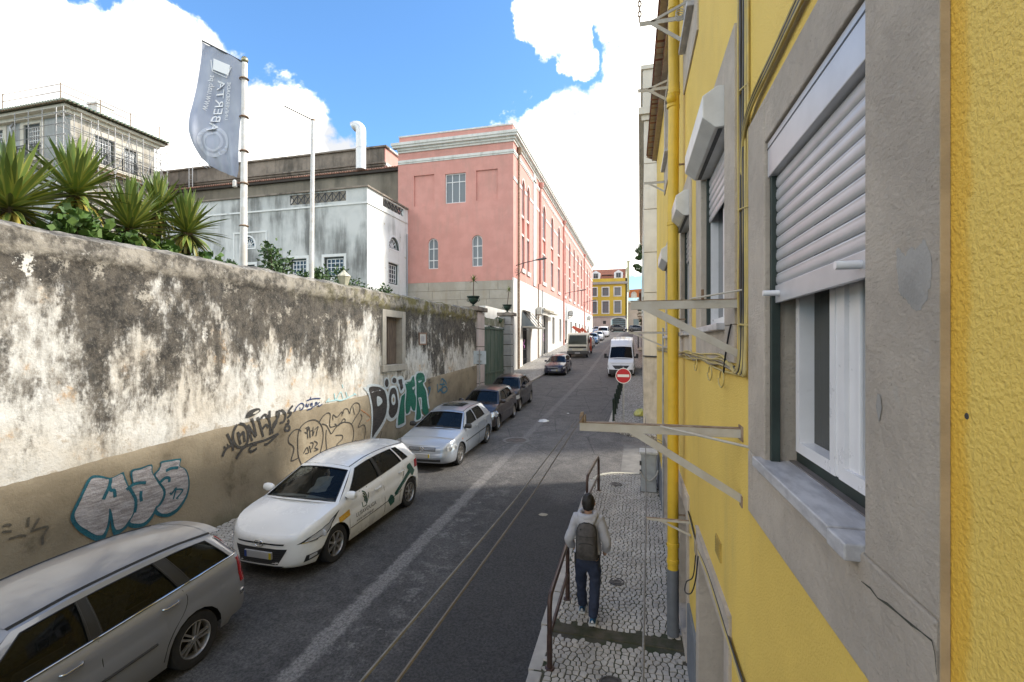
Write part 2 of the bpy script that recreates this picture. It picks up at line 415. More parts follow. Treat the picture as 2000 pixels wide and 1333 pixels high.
def cobbles(parent, y0, y1, x0, x1, s, inside, singles, top=.12):
    st = stones(y0, y1, x0, x1, s, inside); st.sort(key=lambda q: (q[0][1] < 4.8, q[0][1])); rnd = random.Random(5)
    for p, poly in st[:singles]:
        m = MB(); stone_mesh(m, p, poly, top, rnd); part('cobblestone', m, COBBLE, parent)
    m = MB()
    for p, poly in st[singles:]: stone_mesh(m, p, poly, top, rnd)
    part('cobbles', m, COBBLE, parent, kind='stuff')

WALLX = -7.9
def yx(y): return .63-.0165*y            # street face of the yellow house
lp = structure('pavement', slab(-4, 28.5, lambda y: WALLX-.3, kerbx), JOINT)
kerb_run(lp, -2, 28.4, kerbx, 1)
cobbles(lp, .5, 19, -7.9, -6.86, .088, lambda x, y: WALLX < x < kerbx(y)-.09 and .5 < y < 19, 0)
lp2 = structure('pavement', slab(28.55, 104, lambda y: -9.9, lambda y: -7.08), COBFAR)
kerb_run(lp2, 28.6, 70, lambda y: -7.08, 1, 1.1)
# cobbled hump against the wall foot
hump = MB().grid(lambda u, v: (WALLX+.02+.42*v*math.sin(math.pi*min(max((u-9.1)/2.6,0),1))**.7, u, zr(u)+.125+.5*(1-v)**1.3*math.sin(math.pi*min(max((u-9.1)/2.6,0),1))**.7), [9.1+2.6*i/16 for i in range(17)], [i/5 for i in range(6)])
part('cobbled_hump', hump, m_cobblefar('hump_cobbles'), lp, 60, fix=True)
# right pavement with rounded corner at the side street
CR = (-.42, 12.02, .70)
def rkx(y): return -1.14-.012*max(0, 9-y)*0 - .06*math.sin(max(0, min(1, (y-5)/7))*math.pi)
def in_right(x, y):
    if y > CR[1] and x < CR[0]: return math.hypot(x-CR[0], y-CR[1]) < CR[2]
    return rkx(y)+.09 < x < yx(y)-.02 and y < CR[1]+CR[2]
rp_out = [(rkx(y), y) for y in [-3+.5*i for i in range(30)]] + [(CR[0]-CR[2]*math.cos(a), CR[1]+CR[2]*math.sin(a)) for a in [R(9*i) for i in range(1, 11)]] + [(.45, CR[1]+CR[2])]
m = MB()
for (xa, ya), (xb, yb) in zip(rp_out, rp_out[1:]):
    wa, wb = max(yx(ya), xa+.01)+.15, max(yx(yb), xb+.01)+.15
    m.add([(xa,ya,zr(ya)+.12),(xb,yb,zr(yb)+.12),(wb,yb,zr(yb)+.12),(wa,ya,zr(ya)+.12)], [(0,1,2,3)])
    m.add([(xa,ya,zr(ya)-.05),(xb,yb,zr(yb)-.05),(xb,yb,zr(yb)+.12),(xa,ya,zr(ya)+.12)], [(0,1,2,3)])
rp = structure('pavement', m, JOINT)
kerb_run(rp, -2, 12.0, lambda y: rkx(y)+.02, -1)
km = MB()
arc = [(CR[0]-CR[2]*math.cos(a), CR[1]+CR[2]*math.sin(a)) for a in [R(7.5*i) for i in range(13)]] + [(0.0, CR[1]+CR[2]), (.42, CR[1]+CR[2])]
km.grid(lambda u, v: (lambda p: (p[0]+(0 if v < 2 else .08)*(-1 if p[0] < CR[0] else 0)*-1*(1), p[1]-(.10 if v == 2 else 0), zr(p[1])+(-.05 if v == 0 else .135)))(arc[u]), list(range(len(arc))), [0, 1, 2])
part('curved_kerb', km, plain('sunlit_kerb', (.55,.51,.40), .7), rp, fix=True)  # sunlit cream of the rounded corner put into the kerb colour
cobbles(rp, .2, 12.75, -1.25, .66, .074, lambda x, y: in_right(x, y) and not (5.93 < y < 6.22), 290)
part('drain_strip', MB().box(-1.08, .55, 5.99, 6.19, zr(6)+.05, zr(6)+.136), MOSSY, rp, bevel=.01)
# pavement beyond the side street
fp_out = [(.9, 17.05), (.3, 17.05), (-.3, 17.25), (-.8, 17.75), (-1.1, 18.5)] + [(-1.14, y) for y in range(20, 105, 3)]
m = MB()
for (xa, ya), (xb, yb) in zip(fp_out[2:], fp_out[3:]):
    m.add([(xa,ya,zr(ya)+.12),(xb,yb,zr(yb)+.12),(1.5,yb,zr(yb)+.12),(1.5,ya,zr(ya)+.12)], [(0,1,2,3)])
m.add([(x, y, zr(y)+.12) for x, y in fp_out[:3]]+[(1.5,17.25,zr(17.25)+.12),(1.5,17.05,zr(17.05)+.12)], [(0,1,2,3,4)])
for (xa, ya), (xb, yb) in zip(fp_out, fp_out[1:]):
    m.add([(xa,ya,zr(ya)-.05),(xb,yb,zr(yb)-.05),(xb,yb,zr(yb)+.12),(xa,ya,zr(ya)+.12)], [(0,1,2,3)])
fp = structure('pavement', m, COBFAR)
kerb_run(fp, 18.5, 48, lambda y: -1.10, -1, 1.1)

# covers, litter
def cover(name, x, y, r, label, top, ring=None, cat='manhole cover'):
    t = thing(name, label, cat, (x, y, zr(y)+top))
    if ring: part('concrete_ring', MB().lathe([(r, .0), (r, .012), (ring, .012), (ring, 0)], 32, (x, y, zr(y)+top)), CONC, t)
    part('lid', MB().lathe([(r-.01, 0), (r-.01, .012), (r*.8, .014), (r*.78, .008), (r*.55, .008), (r*.53, .014), (r*.3, .014), (r*.28, .008), (0, .008)], 28, (x, y, zr(y)+top)), IRON, t)
    for o in t.children:
        pass
    t.rotation_euler = (math.atan(.045), 0, 0)
    return t
cover('manhole_cover', -4.07, 15.9, .36, 'round iron manhole cover with a pale ring in the road', .002, .46)
cover('valve_cover', -.33, 7.35, .12, 'small round iron valve cover in the cobbles beside the walking man', .125, cat='valve cover')
cover('valve_cover', -.30, 5.25, .14, 'round iron cover at the bottom edge of the cobbled pavement', .125, cat='valve cover')
cover('valve_cover', -.55, 11.75, .15, 'dark cover set in the cobbles near the rounded kerb', .125, cat='valve cover')
PAPER = plain('paper', (.75,.74,.72), .8)
def crumple(name, x, y, r, label, cat, material, top=.0, flat=.35, seed=1):
    rn = random.Random(seed); m = MB(); n = 9
    prof = [(.01, r*flat*1.0), (r*.45, r*flat*.95), (r*.8, r*flat*.6), (r, r*flat*.2), (r*.9, 0), (.01, 0)]
    m.lathe(prof, n, (x, y, zr(y)+top))
    m.v = [(a+rn.uniform(-.18,.18)*r, b+rn.uniform(-.18,.18)*r, max(zr(y)+top, c+rn.uniform(-.15,.2)*r*flat)) for a, b, c in m.v]
    return solo(name, m, material, label, cat, (x, y, zr(y)+top), smooth=30)
crumple('crumpled_paper', -3.75, 19.2, .23, 'crumpled white paper lying on the road past the manhole', 'litter', PAPER, 0, .35, 4)
crumple('crumpled_paper', -3.05, 21.1, .06, 'tiny white scrap on the road beyond the crumpled paper', 'litter', PAPER, 0, .3, 5)
crumple('crumpled_paper', -1.95, 9.9, .09, 'flat pale scrap on the dark asphalt ahead of the man', 'litter', plain('card', (.38,.34,.26), .8), 0, .15, 6)
crumple('rubbish_bag', -.02, 20.6, .24, 'yellow rubbish bag slumped against the pale house corner', 'rubbish bag', plain('bag_yellow', (.62,.58,.12), .4, col2=(.5,.5,.2)), .12, 1.1, 8)
# ------------------------------------------------------------------ facade helpers: (a along, b up, d inward)
def facade(mb, to3, outer, holes, depth):
    loops = [outer] + holes
    tri = tessellate_polygon([[Vector((a, b, 0)) for a, b in L] for L in loops])
    flat = [p for L in loops for p in L]
    mb.add([to3(a, b, 0) for a, b in flat], [tuple(t) for t in tri])
    for h in holes:
        n = len(h); mb.add([to3(a, b, 0) for a, b in h] + [to3(a, b, depth) for a, b in h], [(i, (i+1) % n, (i+1) % n+n, i+n) for i in range(n)])
    return mb
def rect(a0, a1, b0, b1): return [(a0, b0), (a1, b0), (a1, b1), (a0, b1)]
def arch(a0, a1, b0, b1, n=10, rise=None):
    r = (a1-a0)/2; rise = r if rise is None else rise; c = (a0+a1)/2
    return [(a0, b0), (a1, b0)] + [(c+r*math.cos(math.pi*k/n), b1-rise+rise*math.sin(math.pi*k/n)) for k in range(n+1)]
def bx(mb, to3, a0, a1, b0, b1, d0, d1):
    v = [to3(a, b, d) for d in (d0, d1) for a, b in ((a0,b0),(a1,b0),(a1,b1),(a0,b1))]
    return mb.add(v, [(0,1,2,3),(7,6,5,4),(0,4,5,1),(1,5,6,2),(2,6,7,3),(3,7,4,0)])
def inset(poly, w):
    n = len(poly); out = []
    area = sum(p[0]*q[1]-q[0]*p[1] for p, q in zip(poly, poly[1:]+poly[:1])); sg = 1 if area > 0 else -1
    for i in range(n):
        p0, p1, p2 = poly[i-1], poly[i], poly[(i+1) % n]
        e1 = Vector((p1[0]-p0[0], p1[1]-p0[1])); e2 = Vector((p2[0]-p1[0], p2[1]-p1[1]))
        if e1.length < 1e-6: e1 = e2
        if e2.length < 1e-6: e2 = e1
        n1 = Vector((-e1.y, e1.x)).normalized()*sg; n2 = Vector((-e2.y, e2.x)).normalized()*sg
        b = (n1+n2); b = b.normalized() if b.length > 1e-6 else n1
        k = w/max(.35, b.dot(n1)); out.append((p1[0]+b.x*k, p1[1]+b.y*k))
    return out
def ringp(mb, to3, poly, w, d0, d1):
    q = inset(poly, w); n = len(poly)
    V = [to3(*p, d0) for p in poly]+[to3(*p, d0) for p in q]+[to3(*p, d1) for p in poly]+[to3(*p, d1) for p in q]
    f = []
    for i in range(n):
        j = (i+1) % n
        f += [(i, j, n+j, n+i), (n+i, n+j, 3*n+j, 3*n+i), (2*n+j, 2*n+i, 3*n+i, 3*n+j), (j, i, 2*n+i, 2*n+j)]
    return mb.add(V, f)
def window(parent, to3, poly, d, fm, gm, va=(), hb=(), fw=.07, bw=.035, name='window', spokes=False):
    """frame, bars at fractions va (across) / hb (up), pane behind"""
    m = MB(); ringp(m, to3, poly, fw, d-.05, d+.04)
    a0, a1 = min(p[0] for p in poly), max(p[0] for p in poly); b0, b1 = min(p[1] for p in poly), max(p[1] for p in poly)
    pad = 0.0
    for k in va: bx(m, to3, lerp(a0, a1, k)-bw/2, lerp(a0, a1, k)+bw/2, b0+fw*.8, b1-fw*.8, d-.03, d+.03)
    for k in hb: bx(m, to3, a0+fw*.8, a1-fw*.8, lerp(b0, b1, k)-bw/2, lerp(b0, b1, k)+bw/2, d-.028, d+.028)
    if spokes:
        c = ((a0+a1)/2, b0+fw); r = (a1-a0)/2-fw
        for ang in (35, 65, 90, 115, 145):
            p = Vector(to3(c[0], c[1], d)); q = Vector(to3(c[0]+r*math.cos(R(ang))*.97, c[1]+min(r*math.sin(R(ang)), b1-b0-fw)*.97, d)); m.beam(p, q, bw, bw)
        pts = [to3(c[0]+r*.45*math.cos(R(t)), c[1]+r*.45*math.sin(R(t)), d) for t in range(0, 181, 20)]; m.tube(pts, bw/2, 4)
    w = part(name, m, fm, parent, fix=True)
    g = MB(); g.sheet([to3(*p, d+.01) for p in inset(poly, fw*.6)]); part('pane', g, gm, w)
    return w
def m_plaster(name, a, b, stain=(.12,.11,.09), amt=.5, streak=.35, sc=1.2, bump=.25, fine=30, lo=.5, hi=.75, spots=None, rough=.85):
    t = NT(name); v = t.coord(world=True)
    f = t.noise(v, sc, 6, .6); c = t.mix(t.step(f, .35, .65), a, b)
    st = t.noise(t.coord((1,1,.16), world=True), sc*1.7, 7, .65)
    st2 = t.noise(v, sc*.45, 5, .6)
    c = t.mix(t.math('MULTIPLY', t.step(t.math('MULTIPLY_ADD', st, .65, t.math('MULTIPLY', st2, .45)), lo, hi), amt), c, stain)
    if spots: c = t.mix(t.step(t.noise(v, sc*2.2, 8, .7), .64, .70, 0, .9), c, spots)
    return t.out(c, rough, t.bump(t.noise(v, fine, 5), bump, .01))
PINK = m_plaster('pink_stucco', (.66,.32,.265), (.60,.285,.235), (.47,.27,.22), .5)
PINKSIDE = PINK
TRIM = m_plaster('white_trim', (.74,.73,.68), (.66,.65,.60), (.30,.32,.27), .5, sc=2)
ASHLAR = m_plaster('grey_ashlar', (.46,.42,.35), (.38,.345,.285), (.33,.27,.18), .55, sc=.9, bump=.35)
WASH = m_plaster('white_wash', (.80,.775,.71), (.74,.71,.65), (.45,.40,.33), .4, sc=.8)
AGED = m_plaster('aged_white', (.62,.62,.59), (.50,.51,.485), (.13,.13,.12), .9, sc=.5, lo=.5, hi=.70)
AGEDSIDE = m_plaster('aged_white_lit', (.76,.76,.73), (.70,.70,.66), (.20,.20,.18), .55, sc=.8, spots=(.38,.30,.15), lo=.55, hi=.75)  # sunlit copy of the aged white, the light put into its colour
BROWN = m_plaster('weathered_render', (.27,.235,.18), (.20,.175,.135), (.07,.065,.05), .7, sc=.5, bump=.4)
MOULD = m_plaster('mouldy_parapet', (.30,.25,.20), (.20,.165,.13), (.055,.05,.04), .8, sc=1)
OCHRE = m_plaster('far_ochre', (.62,.43,.06), (.57,.39,.055), (.38,.27,.08), .3, sc=.8)
CREAM = m_plaster('cream_stone', (.66,.61,.51), (.58,.535,.45), (.42,.36,.27), .5, sc=1.6, bump=.35)
CREAMROUGH = m_plaster('rough_cream', (.56,.51,.43), (.44,.40,.34), (.30,.25,.19), .6, sc=3, bump=.5)
ROSESTONE = m_plaster('rose_stone', (.52,.42,.37), (.46,.37,.32), (.36,.28,.24), .4, sc=1)
GLASS = NT('window_glass').out((.035,.045,.052), .06, None, 0, IOR=1.5)
GLASSPALE = NT('pale_glass').out((.16,.19,.21), .12)
WPAINT = plain('white_paint', (.78,.78,.76), .45, var=.05)
DKGREEN = plain('dark_green_paint', (.020,.035,.030), .5, var=.2)
DKGREY = plain('dark_metal', (.06,.062,.065), .5, .3, var=.2, scale=20)
GALV = plain('galvanised', (.42,.42,.42), .45, .6, var=.15, scale=30)
RUSTY = plain('rusty_pipe', (.33,.25,.17), .7, col2=(.16,.09,.05), scale=8)
def m_tile(name, a, b):
    t = NT(name); v = t.coord(world=True); c = t.mix(t.step(t.noise(v, 5, 6, .7), .35, .65), a, b)
    hs = t.n('ShaderNodeHueSaturation'); t.set(hs.inputs['Color'], c); t.set(hs.inputs['Value'], t.math('MULTIPLY_ADD', t.rand(), .5, .75))
    return t.out(hs.outputs[0], .8, t.bump(t.noise(v, 50, 4), .3, .006))
TILE = m_tile('clay_tile', (.36,.135,.075), (.22,.085,.055))
TILEOLD = m_tile('old_clay_tile', (.30,.15,.10), (.17,.10,.075))
GLASSES = [GLASS, GLASSPALE]

# ------------------------------------------------------------------ the long pink building
PX, PY = -9.77, 37.3
pb = thing('pink_building', 'long pink building with white cornice and a row of tall arched windows', 'building', (PX, PY, 1.7))
f3 = lambda a, b, d: (a, PY+d, b)                 # front, faces the camera
s3 = lambda a, b, d: (PX-d, a, b)                 # long side along the street
XL = -19.9
m = MB()
niche = [rect(-18.43, -16.58, 15.57, 18.15), rect(-12.9, -11.06, 15.65, 18.1)]
wtop = rect(-15.6, -13.8, 15.6, 18.05); ar = [arch(-17.14, -16.23, 10.25, 12.8), arch(-13.26, -12.36, 10.3, 12.85)]
facade(m, f3, [(XL, 9.1), (PX, 9.1), (PX, 21.0), (XL, 21.0)], niche + [wtop] + ar, .22)
for h in niche: m.sheet([f3(a, b, .12) for a, b in h])
arY = [(40.15, 41.2), (42.1, 43.15)] + [(49.3+4.8*k, 50.95+4.8*k) for k in range(11)]
sh = [arch(y0, y1, 10.45, 18.15 if k < 2 else 18.5) for k, (y0, y1) in enumerate(arY)]
facade(m, s3, [(PY, 9.3), (103.5, 9.9), (103.5, 21.0), (PY, 21.0)], sh, .30)
m.add([(PX,103.5,6),(PX,103.5,21),(XL,103.5,21),(XL,103.5,6)], [(0,1,2,3)]); m.add([(XL,PY,2),(XL,103.5,2),(XL,103.5,21),(XL,PY,21)], [(0,1,2,3)])
part('wall', m, PINK, pb)
for k, h in enumerate(sh):                         # what stands in each tall recess
    y0, y1 = arY[k]; t18 = h[2][1]
    window(pb, s3, [(p[0], max(p[1], 15.05)) for p in h], .24, WPAINT, GLASSPALE, (.5,), (.35,), .08)
    mm = MB(); bx(mm, s3, y0, y1, 13.45, 15.0, .20, .30); part('spandrel', mm, PINK, pb)
    mm = MB(); bx(mm, s3, y0, y1, 14.93, 15.13, .04, .30); part('ledge', mm, TRIM, pb); mm = MB(); bx(mm, s3, y0, y1, 13.33, 13.50, .04, .30); part('ledge', mm, TRIM, pb)
    window(pb, s3, rect(y0, y1, 10.5, 13.33), .24, WPAINT, GLASSPALE, (.5,), (.5,), .08)
    mm = MB(); bx(mm, s3, y0-.12, y1+.12, 10.1, 10.44, -.12, .5); part('sill', mm, TRIM, pb)
window(pb, f3, wtop, .18, WPAINT, GLASSPALE, (.33, .67), (.72,), .08, .06)
for h in ar: window(pb, f3, h, .18, WPAINT, GLASSPALE, (.5,), (.28, .66), .07, .07)
def band(mb, z0, z1, proj, y1=103.5, xl=XL):
    """a moulding running round the front and the street side"""
    mb.box(xl, PX+proj, PY-proj, PY+.01, z0, z1); mb.box(PX-.01, PX+proj, PY+.012, y1, z0, z1); return mb
mm = MB(); band(mm, 20.15, 20.32, .10); band(mm, 20.32, 20.5, .22); band(mm, 20.5, 20.68, .42, xl=XL-.35); band(mm, 20.68, 20.9, .5, xl=XL-.42); part('cornice', mm, TRIM, pb)
mm = MB(); band(mm, 19.2, 19.32, .05); band(mm, 19.323, 19.52, .10); part('string_course', mm, TRIM, pb)
mm = MB(); mm.box(XL+.1, PX-.05, PY+.02, PY+.3, 20.9, 21.5); mm.box(PX-.35, PX-.05, PY+.3, 103.4, 20.9, 21.5); part('parapet', mm, PINK, pb)
mm = MB(); mm.box(XL+.05, PX, PY-.03, PY+.36, 21.5, 21.62); mm.box(PX-.4, PX, PY+.363, 103.4, 21.5, 21.62); part('parapet_coping', mm, TRIM, pb)
mm = MB()
pr = [PY] + [y for k in range(len(arY)) for y in arY[k]] + [103.5]
for k in range(0, len(pr), 2): mm.box(PX, PX+.05, pr[k]+.02, pr[k+1]-.02, 17.15, 17.4)
for k, (y0, y1) in enumerate(arY):
    t18 = sh[k][2][1]; c = (y0+y1)/2; r = (y1-y0)/2
    pts = [(c+(r+.12)*math.cos(math.pi*j/12), t18+ (r+.12)*math.sin(math.pi*j/12)) for j in range(13)]; q = [(c+r*1.0*math.cos(math.pi*j/12), t18+r*math.sin(math.pi*j/12)) for j in range(13)]
    V = [s3(*p, -.06) for p in pts]+[s3(*p, -.06) for p in q]; mm.add(V, [(i, i+1, 14+i, 13+i) for i in range(12)])
part('impost_band', mm, TRIM, pb)
# stone base
m = MB(); JZ = [9.1, 8.37, 7.63, 6.86, 6.1, 5.3, 4.5, 3.7, 2.9, 2.1, 1.3]
for k, (zt, zb) in enumerate(zip(JZ, JZ[1:])):
    x = XL
    while x < PX-.05:
        w = min(PX, x+random.uniform(2.2, 3.4)); 
        if PX-w < 1: w = PX
        part('ashlar_block', MB().box(x+.012, w-.012, PY-.06, PY+.1, zb+.012, zt-.012), ASHLAR, pb); x = w
part('joint_backing', MB().box(XL, PX-.02, PY-.02, PY+.3, 1.2, 9.1), BROWN, pb)
m = MB(); gh = [rect(40.4, 43.5, 1.76, 6.95), rect(49.6, 52.2, 2.45, 7.05)]
gw = [(54.9, 56.5), (59.95, 61.6), (64.8, 66.6), (69.7, 71.5), (74.8, 76.9), (79.7, 81.6), (84.6, 86.2), (89.7, 91.3), (94.2, 95.8)]
gh += [rect(a, b, 4.0+.055*(a-54.9), 7.1+.008*(a-54.9)) for a, b in gw]
facade(m, lambda a, b, d: (PX+.03-d, a, b), [(PY-.05, 1.4), (103.5, 5.5), (103.5, 9.9), (PY-.05, 9.3)], gh, .4)
m.add([(PX+.03, PY-.05, 1.4), (PX+.03, PY-.05, 9.3), (PX-.05, PY-.05, 9.3), (PX-.05, PY-.05, 1.4)], [(0,1,2,3)])
part('ground_floor_wall', m, WASH, pb)
for k, h in enumerate(gh):
    a0, a1, b0, b1 = h[0][0], h[1][0], h[0][1], h[2][1]
    mm = MB(); bx(mm, s3, a0, a1, b0, b1, .34, .40); dd = part('door' if k < 2 else 'shutter', mm, DKGREY, pb)
    mm = MB()
    n = 9 if k < 2 else 5
    for i in range(1, n): bx(mm, s3, lerp(a0, a1, i/n)-.02, lerp(a0, a1, i/n)+.02, b0, b1, .28, .34)
    for i in range(1, 6): bx(mm, s3, a0, a1, lerp(b0, b1, i/6)-.025, lerp(b0, b1, i/6)+.025, .275, .338)
    part('grille', mm, DKGREY, dd)
TAG = plain('magenta_paint', (.55,.18,.5), .6)
for a, b in ((42.1, 3.6), (51.2, 4.3)):
    mm = MB(); pts = catmull([s3(a+.25*math.sin(k*1.9), b+.16*k, .265) for k in range(6)], 4); mm.ribbon(pts, .09, (1,0,0), 0); part('scrawl', mm, TAG, pb)
for y, zt, zb, r, mt in ((38.6, 20.1, 1.7, .09, RUSTY), (47.6, 20.1, 10.0, .12, PINK), (46.6, 9.9, 2.2, .06, RUSTY), (48.6, 9.5, 2.3, .06, GALV), (63.0, 20.1, 3.5, .11, PINK), (87.3, 20.1, 5.0, .11, PINK)):
    mm = MB(); mm.tube([(PX+.14, y, zt), (PX+.14, y, zb)], r, 8)
    if zt > 20: mm.lathe([(r, 0), (r*2.2, .25), (r*2.4, .55), (0, .55)], 10, (PX+.2, y, 19.55))
    part('drainpipe', mm, mt, pb, 50)
mm = MB(); mm.box(PX, PX+.10, 44.6, 45.7, 9.5, 20.1); part('pilaster', mm, TRIM, pb)
mm = MB(); mm.add([(XL,PY+.3,20.95),(PX-.3,PY+.3,20.95),(PX-.3,103.4,20.95),(XL,103.4,20.95)], [(0,1,2,3)]); part('roof', mm, BROWN, pb)
# lamps on brackets
def wall_lamp(y, z, ln, label):
    t = thing('street_lamp', label, 'street lamp', (PX+.05, y, z), 'wall lamps along the pink building')
    m = MB(); m.tube([(PX+.05,y,z),(PX+ln*.5,y,z+.22),(PX+ln,y,z+.36)], .035, 6); m.tube([(PX+.05,y,z-.8),(PX+ln*.25,y,z-.6),(PX+ln*.42,y,z+.18)], .025, 6)
    m.tube([(PX+.10+.22*math.cos(a*.5)*(1-a/26), y, z-.45+.22*math.sin(a*.5)*(1-a/26)) for a in range(22)], .018, 5); part('bracket', m, DKGREY, t, 50)
    m = MB(); m.lathe([(0,-.5),(.07,-.45),(.13,-.1),(.15,.25),(.10,.5),(0,.55)], 10, (0,0,0), 'x'); m.v = [(a+PX+ln+.35, b*1.1+y, c*.6+z+.42+.12*a) for a, b, c in m.v]; part('lamp_head', m, plain('lamp_grey', (.12,.12,.125), .4), t, 40)
    return t
wall_lamp(38.0, 10.35, 1.7, 'dark street lamp on a scrolled bracket at the near corner of the pink building')
wall_lamp(63.5, 10.6, 2.1, 'second street lamp along the pink wall, above the crane truck')
wall_lamp(85.5, 11.2, 1.6, 'farthest street lamp on the pink wall towards the yellow house')
def ac(y, z, label):
    t = thing('air_conditioner', label, 'air conditioner', (PX+.05, y, z), 'air conditioners on the white ground floor')
    part('casing', MB().box(PX+.12, PX+.62, y-.45, y+.45, z, z+.68), plain('ac_white', (.55,.54,.5), .5), t, bevel=.03)
    part('fan_grille', MB().lathe([(.26,0),(.24,.03),(.1,.03),(0,.02)], 14, (PX+.62, y, z+.33), 'x'), DKGREY, t)
    m = MB(); 
    for q in (-.32, .32): m.beam((PX,y+q,z-.04),(PX+.6,y+q,z-.04),.05,.05); m.beam((PX,y+q,z-.5),(PX+.55,y+q,z-.05),.04,.04)
    part('bracket', m, RUSTY, t)
ac(46.1, 6.85, 'air conditioner over the pavement beside the canopied door'); ac(68.0, 8.0, 'air conditioner above the crane truck cab'); ac(93.0, 8.6, 'farthest air conditioner near the end of the pink building')
aw = thing('door_canopy', 'flat canopy hung on slanting rods over the first dark door', 'canopy', (PX, 42, 5.4))
part('slab', MB().box(PX+.03, PX+1.25, 39.9, 44.2, 5.38, 5.5), plain('canopy_grey', (.42,.40,.36), .5), aw, bevel=.02)
for y in (40.1, 41.2, 42.6, 44.0): part('rod', MB().tube([(PX+.03, y, 6.85), (PX+1.18, y+.02, 5.5)], .03, 6), DKGREY, aw)
part('side_panel', MB().sheet([(PX+.04,40.0,6.8),(PX+.04,40.0,5.5),(PX+1.15,40.0,5.5)]), GLASSPALE, aw)
aw2 = thing('door_canopy', 'folded awning above the second dark door', 'canopy', (PX, 51, 7.3))
part('roll', MB().tube([(PX+.25, 48.8, 7.55), (PX+.25, 54.2, 7.6)], .16, 8), plain('canvas', (.5,.46,.38), .8), aw2, 50)
part('front_bar', MB().box(PX+.4, PX+.85, 48.8, 54.2, 7.2, 7.3), plain('bar_beige', (.5,.45,.36), .7), aw2)

# ------------------------------------------------------------------ aged white annex
ax = thing('white_annex', 'mould-streaked white building with lattice parapet behind the old wall', 'building', (-19, 31, 4))
af = lambda a, b, d: (a, 31+d, b); as_ = lambda a, b, d: (-19-d, a, b)
fan_f = arch(-30.05, -28.75, 11.45, 12.3, 10); wf = [rect(-29.85, -28.75, 8.6, 10.1), rect(-25.5, -24.1, 8.9, 10.38), rect(-22.55, -20.92, 8.9, 10.38)]
lat_f = rect(-25.55, -20.74, 14.45, 15.18)
m = MB(); facade(m, af, [(-38, 4), (-19, 4), (-19, 15.3), (-38, 15.3)], [fan_f]+wf+[lat_f], .28)
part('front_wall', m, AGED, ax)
fan_s = arch(34.1, 35.76, 11.55, 12.5, 10); ws = rect(34.04, 35.63, 8.75, 10.4); lat_s = rect(33.2, 36.55, 14.55, 15.18)
m = MB(); facade(m, as_, [(31, 4), (38.9, 4), (38.9, 15.3), (31, 15.3)], [fan_s, ws, lat_s], .28)
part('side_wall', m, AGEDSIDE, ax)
m = MB(); m.box(-38, -18.86, 30.86, 31.0, 15.3, 15.42); m.box(-38, -18.86, 31.003, 31.35, 15.3, 15.42); m.box(-19.35, -18.86, 31.353, 37.2, 15.3, 15.42); part('coping', m, MOULD, ax)
m = MB(); m.box(-38, -18.93, 30.93, 31.0, 14.12, 14.24); m.box(-18.998, -18.93, 31.003, 37.2, 14.12, 14.24); part('string_course', m, AGEDSIDE, ax)
m = MB(); m.box(-38, -19.3, 31.5, 37.2, 14.0, 14.1); part('terrace', m, BROWN, ax)
m = MB(); m.box(-30.75, -27.6, 30.95, 31, 12.55, 12.68); m.box(-30.75, -30.62, 30.952, 31, 8, 12.55); m.box(-27.72, -27.6, 30.952, 31, 8, 12.55); part('panel_frame', m, AGEDSIDE, ax)
for to3, L, nb in ((af, lat_f, 8), (as_, lat_s, 6)):
    m = MB(); a0, a1, b0, b1 = L[0][0], L[1][0], L[0][1], L[2][1]
    for i in range(nb):
        p, q = lerp(a0, a1, i/nb), lerp(a0, a1, (i+1)/nb)
        m.beam(to3(p, b0, .1), to3(q, b1, .1), .05, .05); m.beam(to3(p, b1, .1), to3(q, b0, .1), .05, .05); m.beam(to3(p, b0, .1), to3(p, b1, .1), .06, .06)
    part('lattice', m, DKGREY, ax)
for to3, P_, kw in ((af, fan_f, dict(spokes=True)), (as_, fan_s, dict(spokes=True))):
    m = MB(); ringp(m, to3, inset(P_, -.12), .12, -.03, .2); part('arch_surround', m, WPAINT, ax, fix=True)
    m = MB(); ringp(m, to3, P_, .09, .1, .2); part('outer_frame', m, DKGREEN, ax, fix=True)
    window(ax, to3, inset(P_, .09), .2, WPAINT, GLASS, fw=.06, bw=.06, **kw)
for to3, P_ in [(af, w) for w in wf]+[(as_, ws)]:
    m = MB(); ringp(m, to3, inset(P_, -.22), .2, -.03, .1); part('surround', m, AGEDSIDE, ax, fix=True)
    m = MB(); ringp(m, to3, P_, .1, .1, .2); part('outer_frame', m, DKGREEN, ax, fix=True)
    window(ax, to3, inset(P_, .1), .2, WPAINT, GLASS, (.25, .5, .75), (.25, .5, .75), .06, .045)
part('drainpipe', MB().tube([(-18.9, 37.0, 4), (-18.9, 37.0, 13.2)], .06, 6), GALV, ax, 50)

# ------------------------------------------------------------------ brown theatre block behind
bb = thing('brown_block', 'tall weathered brown building with a tiled ledge and set-back top storey', 'building', (-35, 39.5, 4))
m = MB(); m.box(-53, -20.0, 39.5, 60, 4, 19.75); part('lower_wall', m, BROWN, bb)
m = MB(); m.box(-51.5, -23.6, 41.5, 60, 19.7, 22.75); part('upper_wall', m, MOULD, bb)
m = MB(); m.box(-51.6, -23.5, 41.38, 41.5, 21.0, 21.2); m.box(-51.7, -23.4, 41.25, 41.5, 21.2, 21.34); m.box(-51.7, -23.3, 41.3, 42, 22.75, 22.9); part('upper_cornice', m, MOULD, bb)
m = MB(); m.box(-23.6, -23.5, 41.53, 60, 19.7, 22.7); part('pink_gable', m, PINK, bb)
m = MB(); m.box(-23.5, -23.38, 41.53, 60, 21.0, 21.3); m.box(-23.6, -23.3, 42.03, 60, 22.76, 22.9); part('gable_trim', m, TRIM, bb)
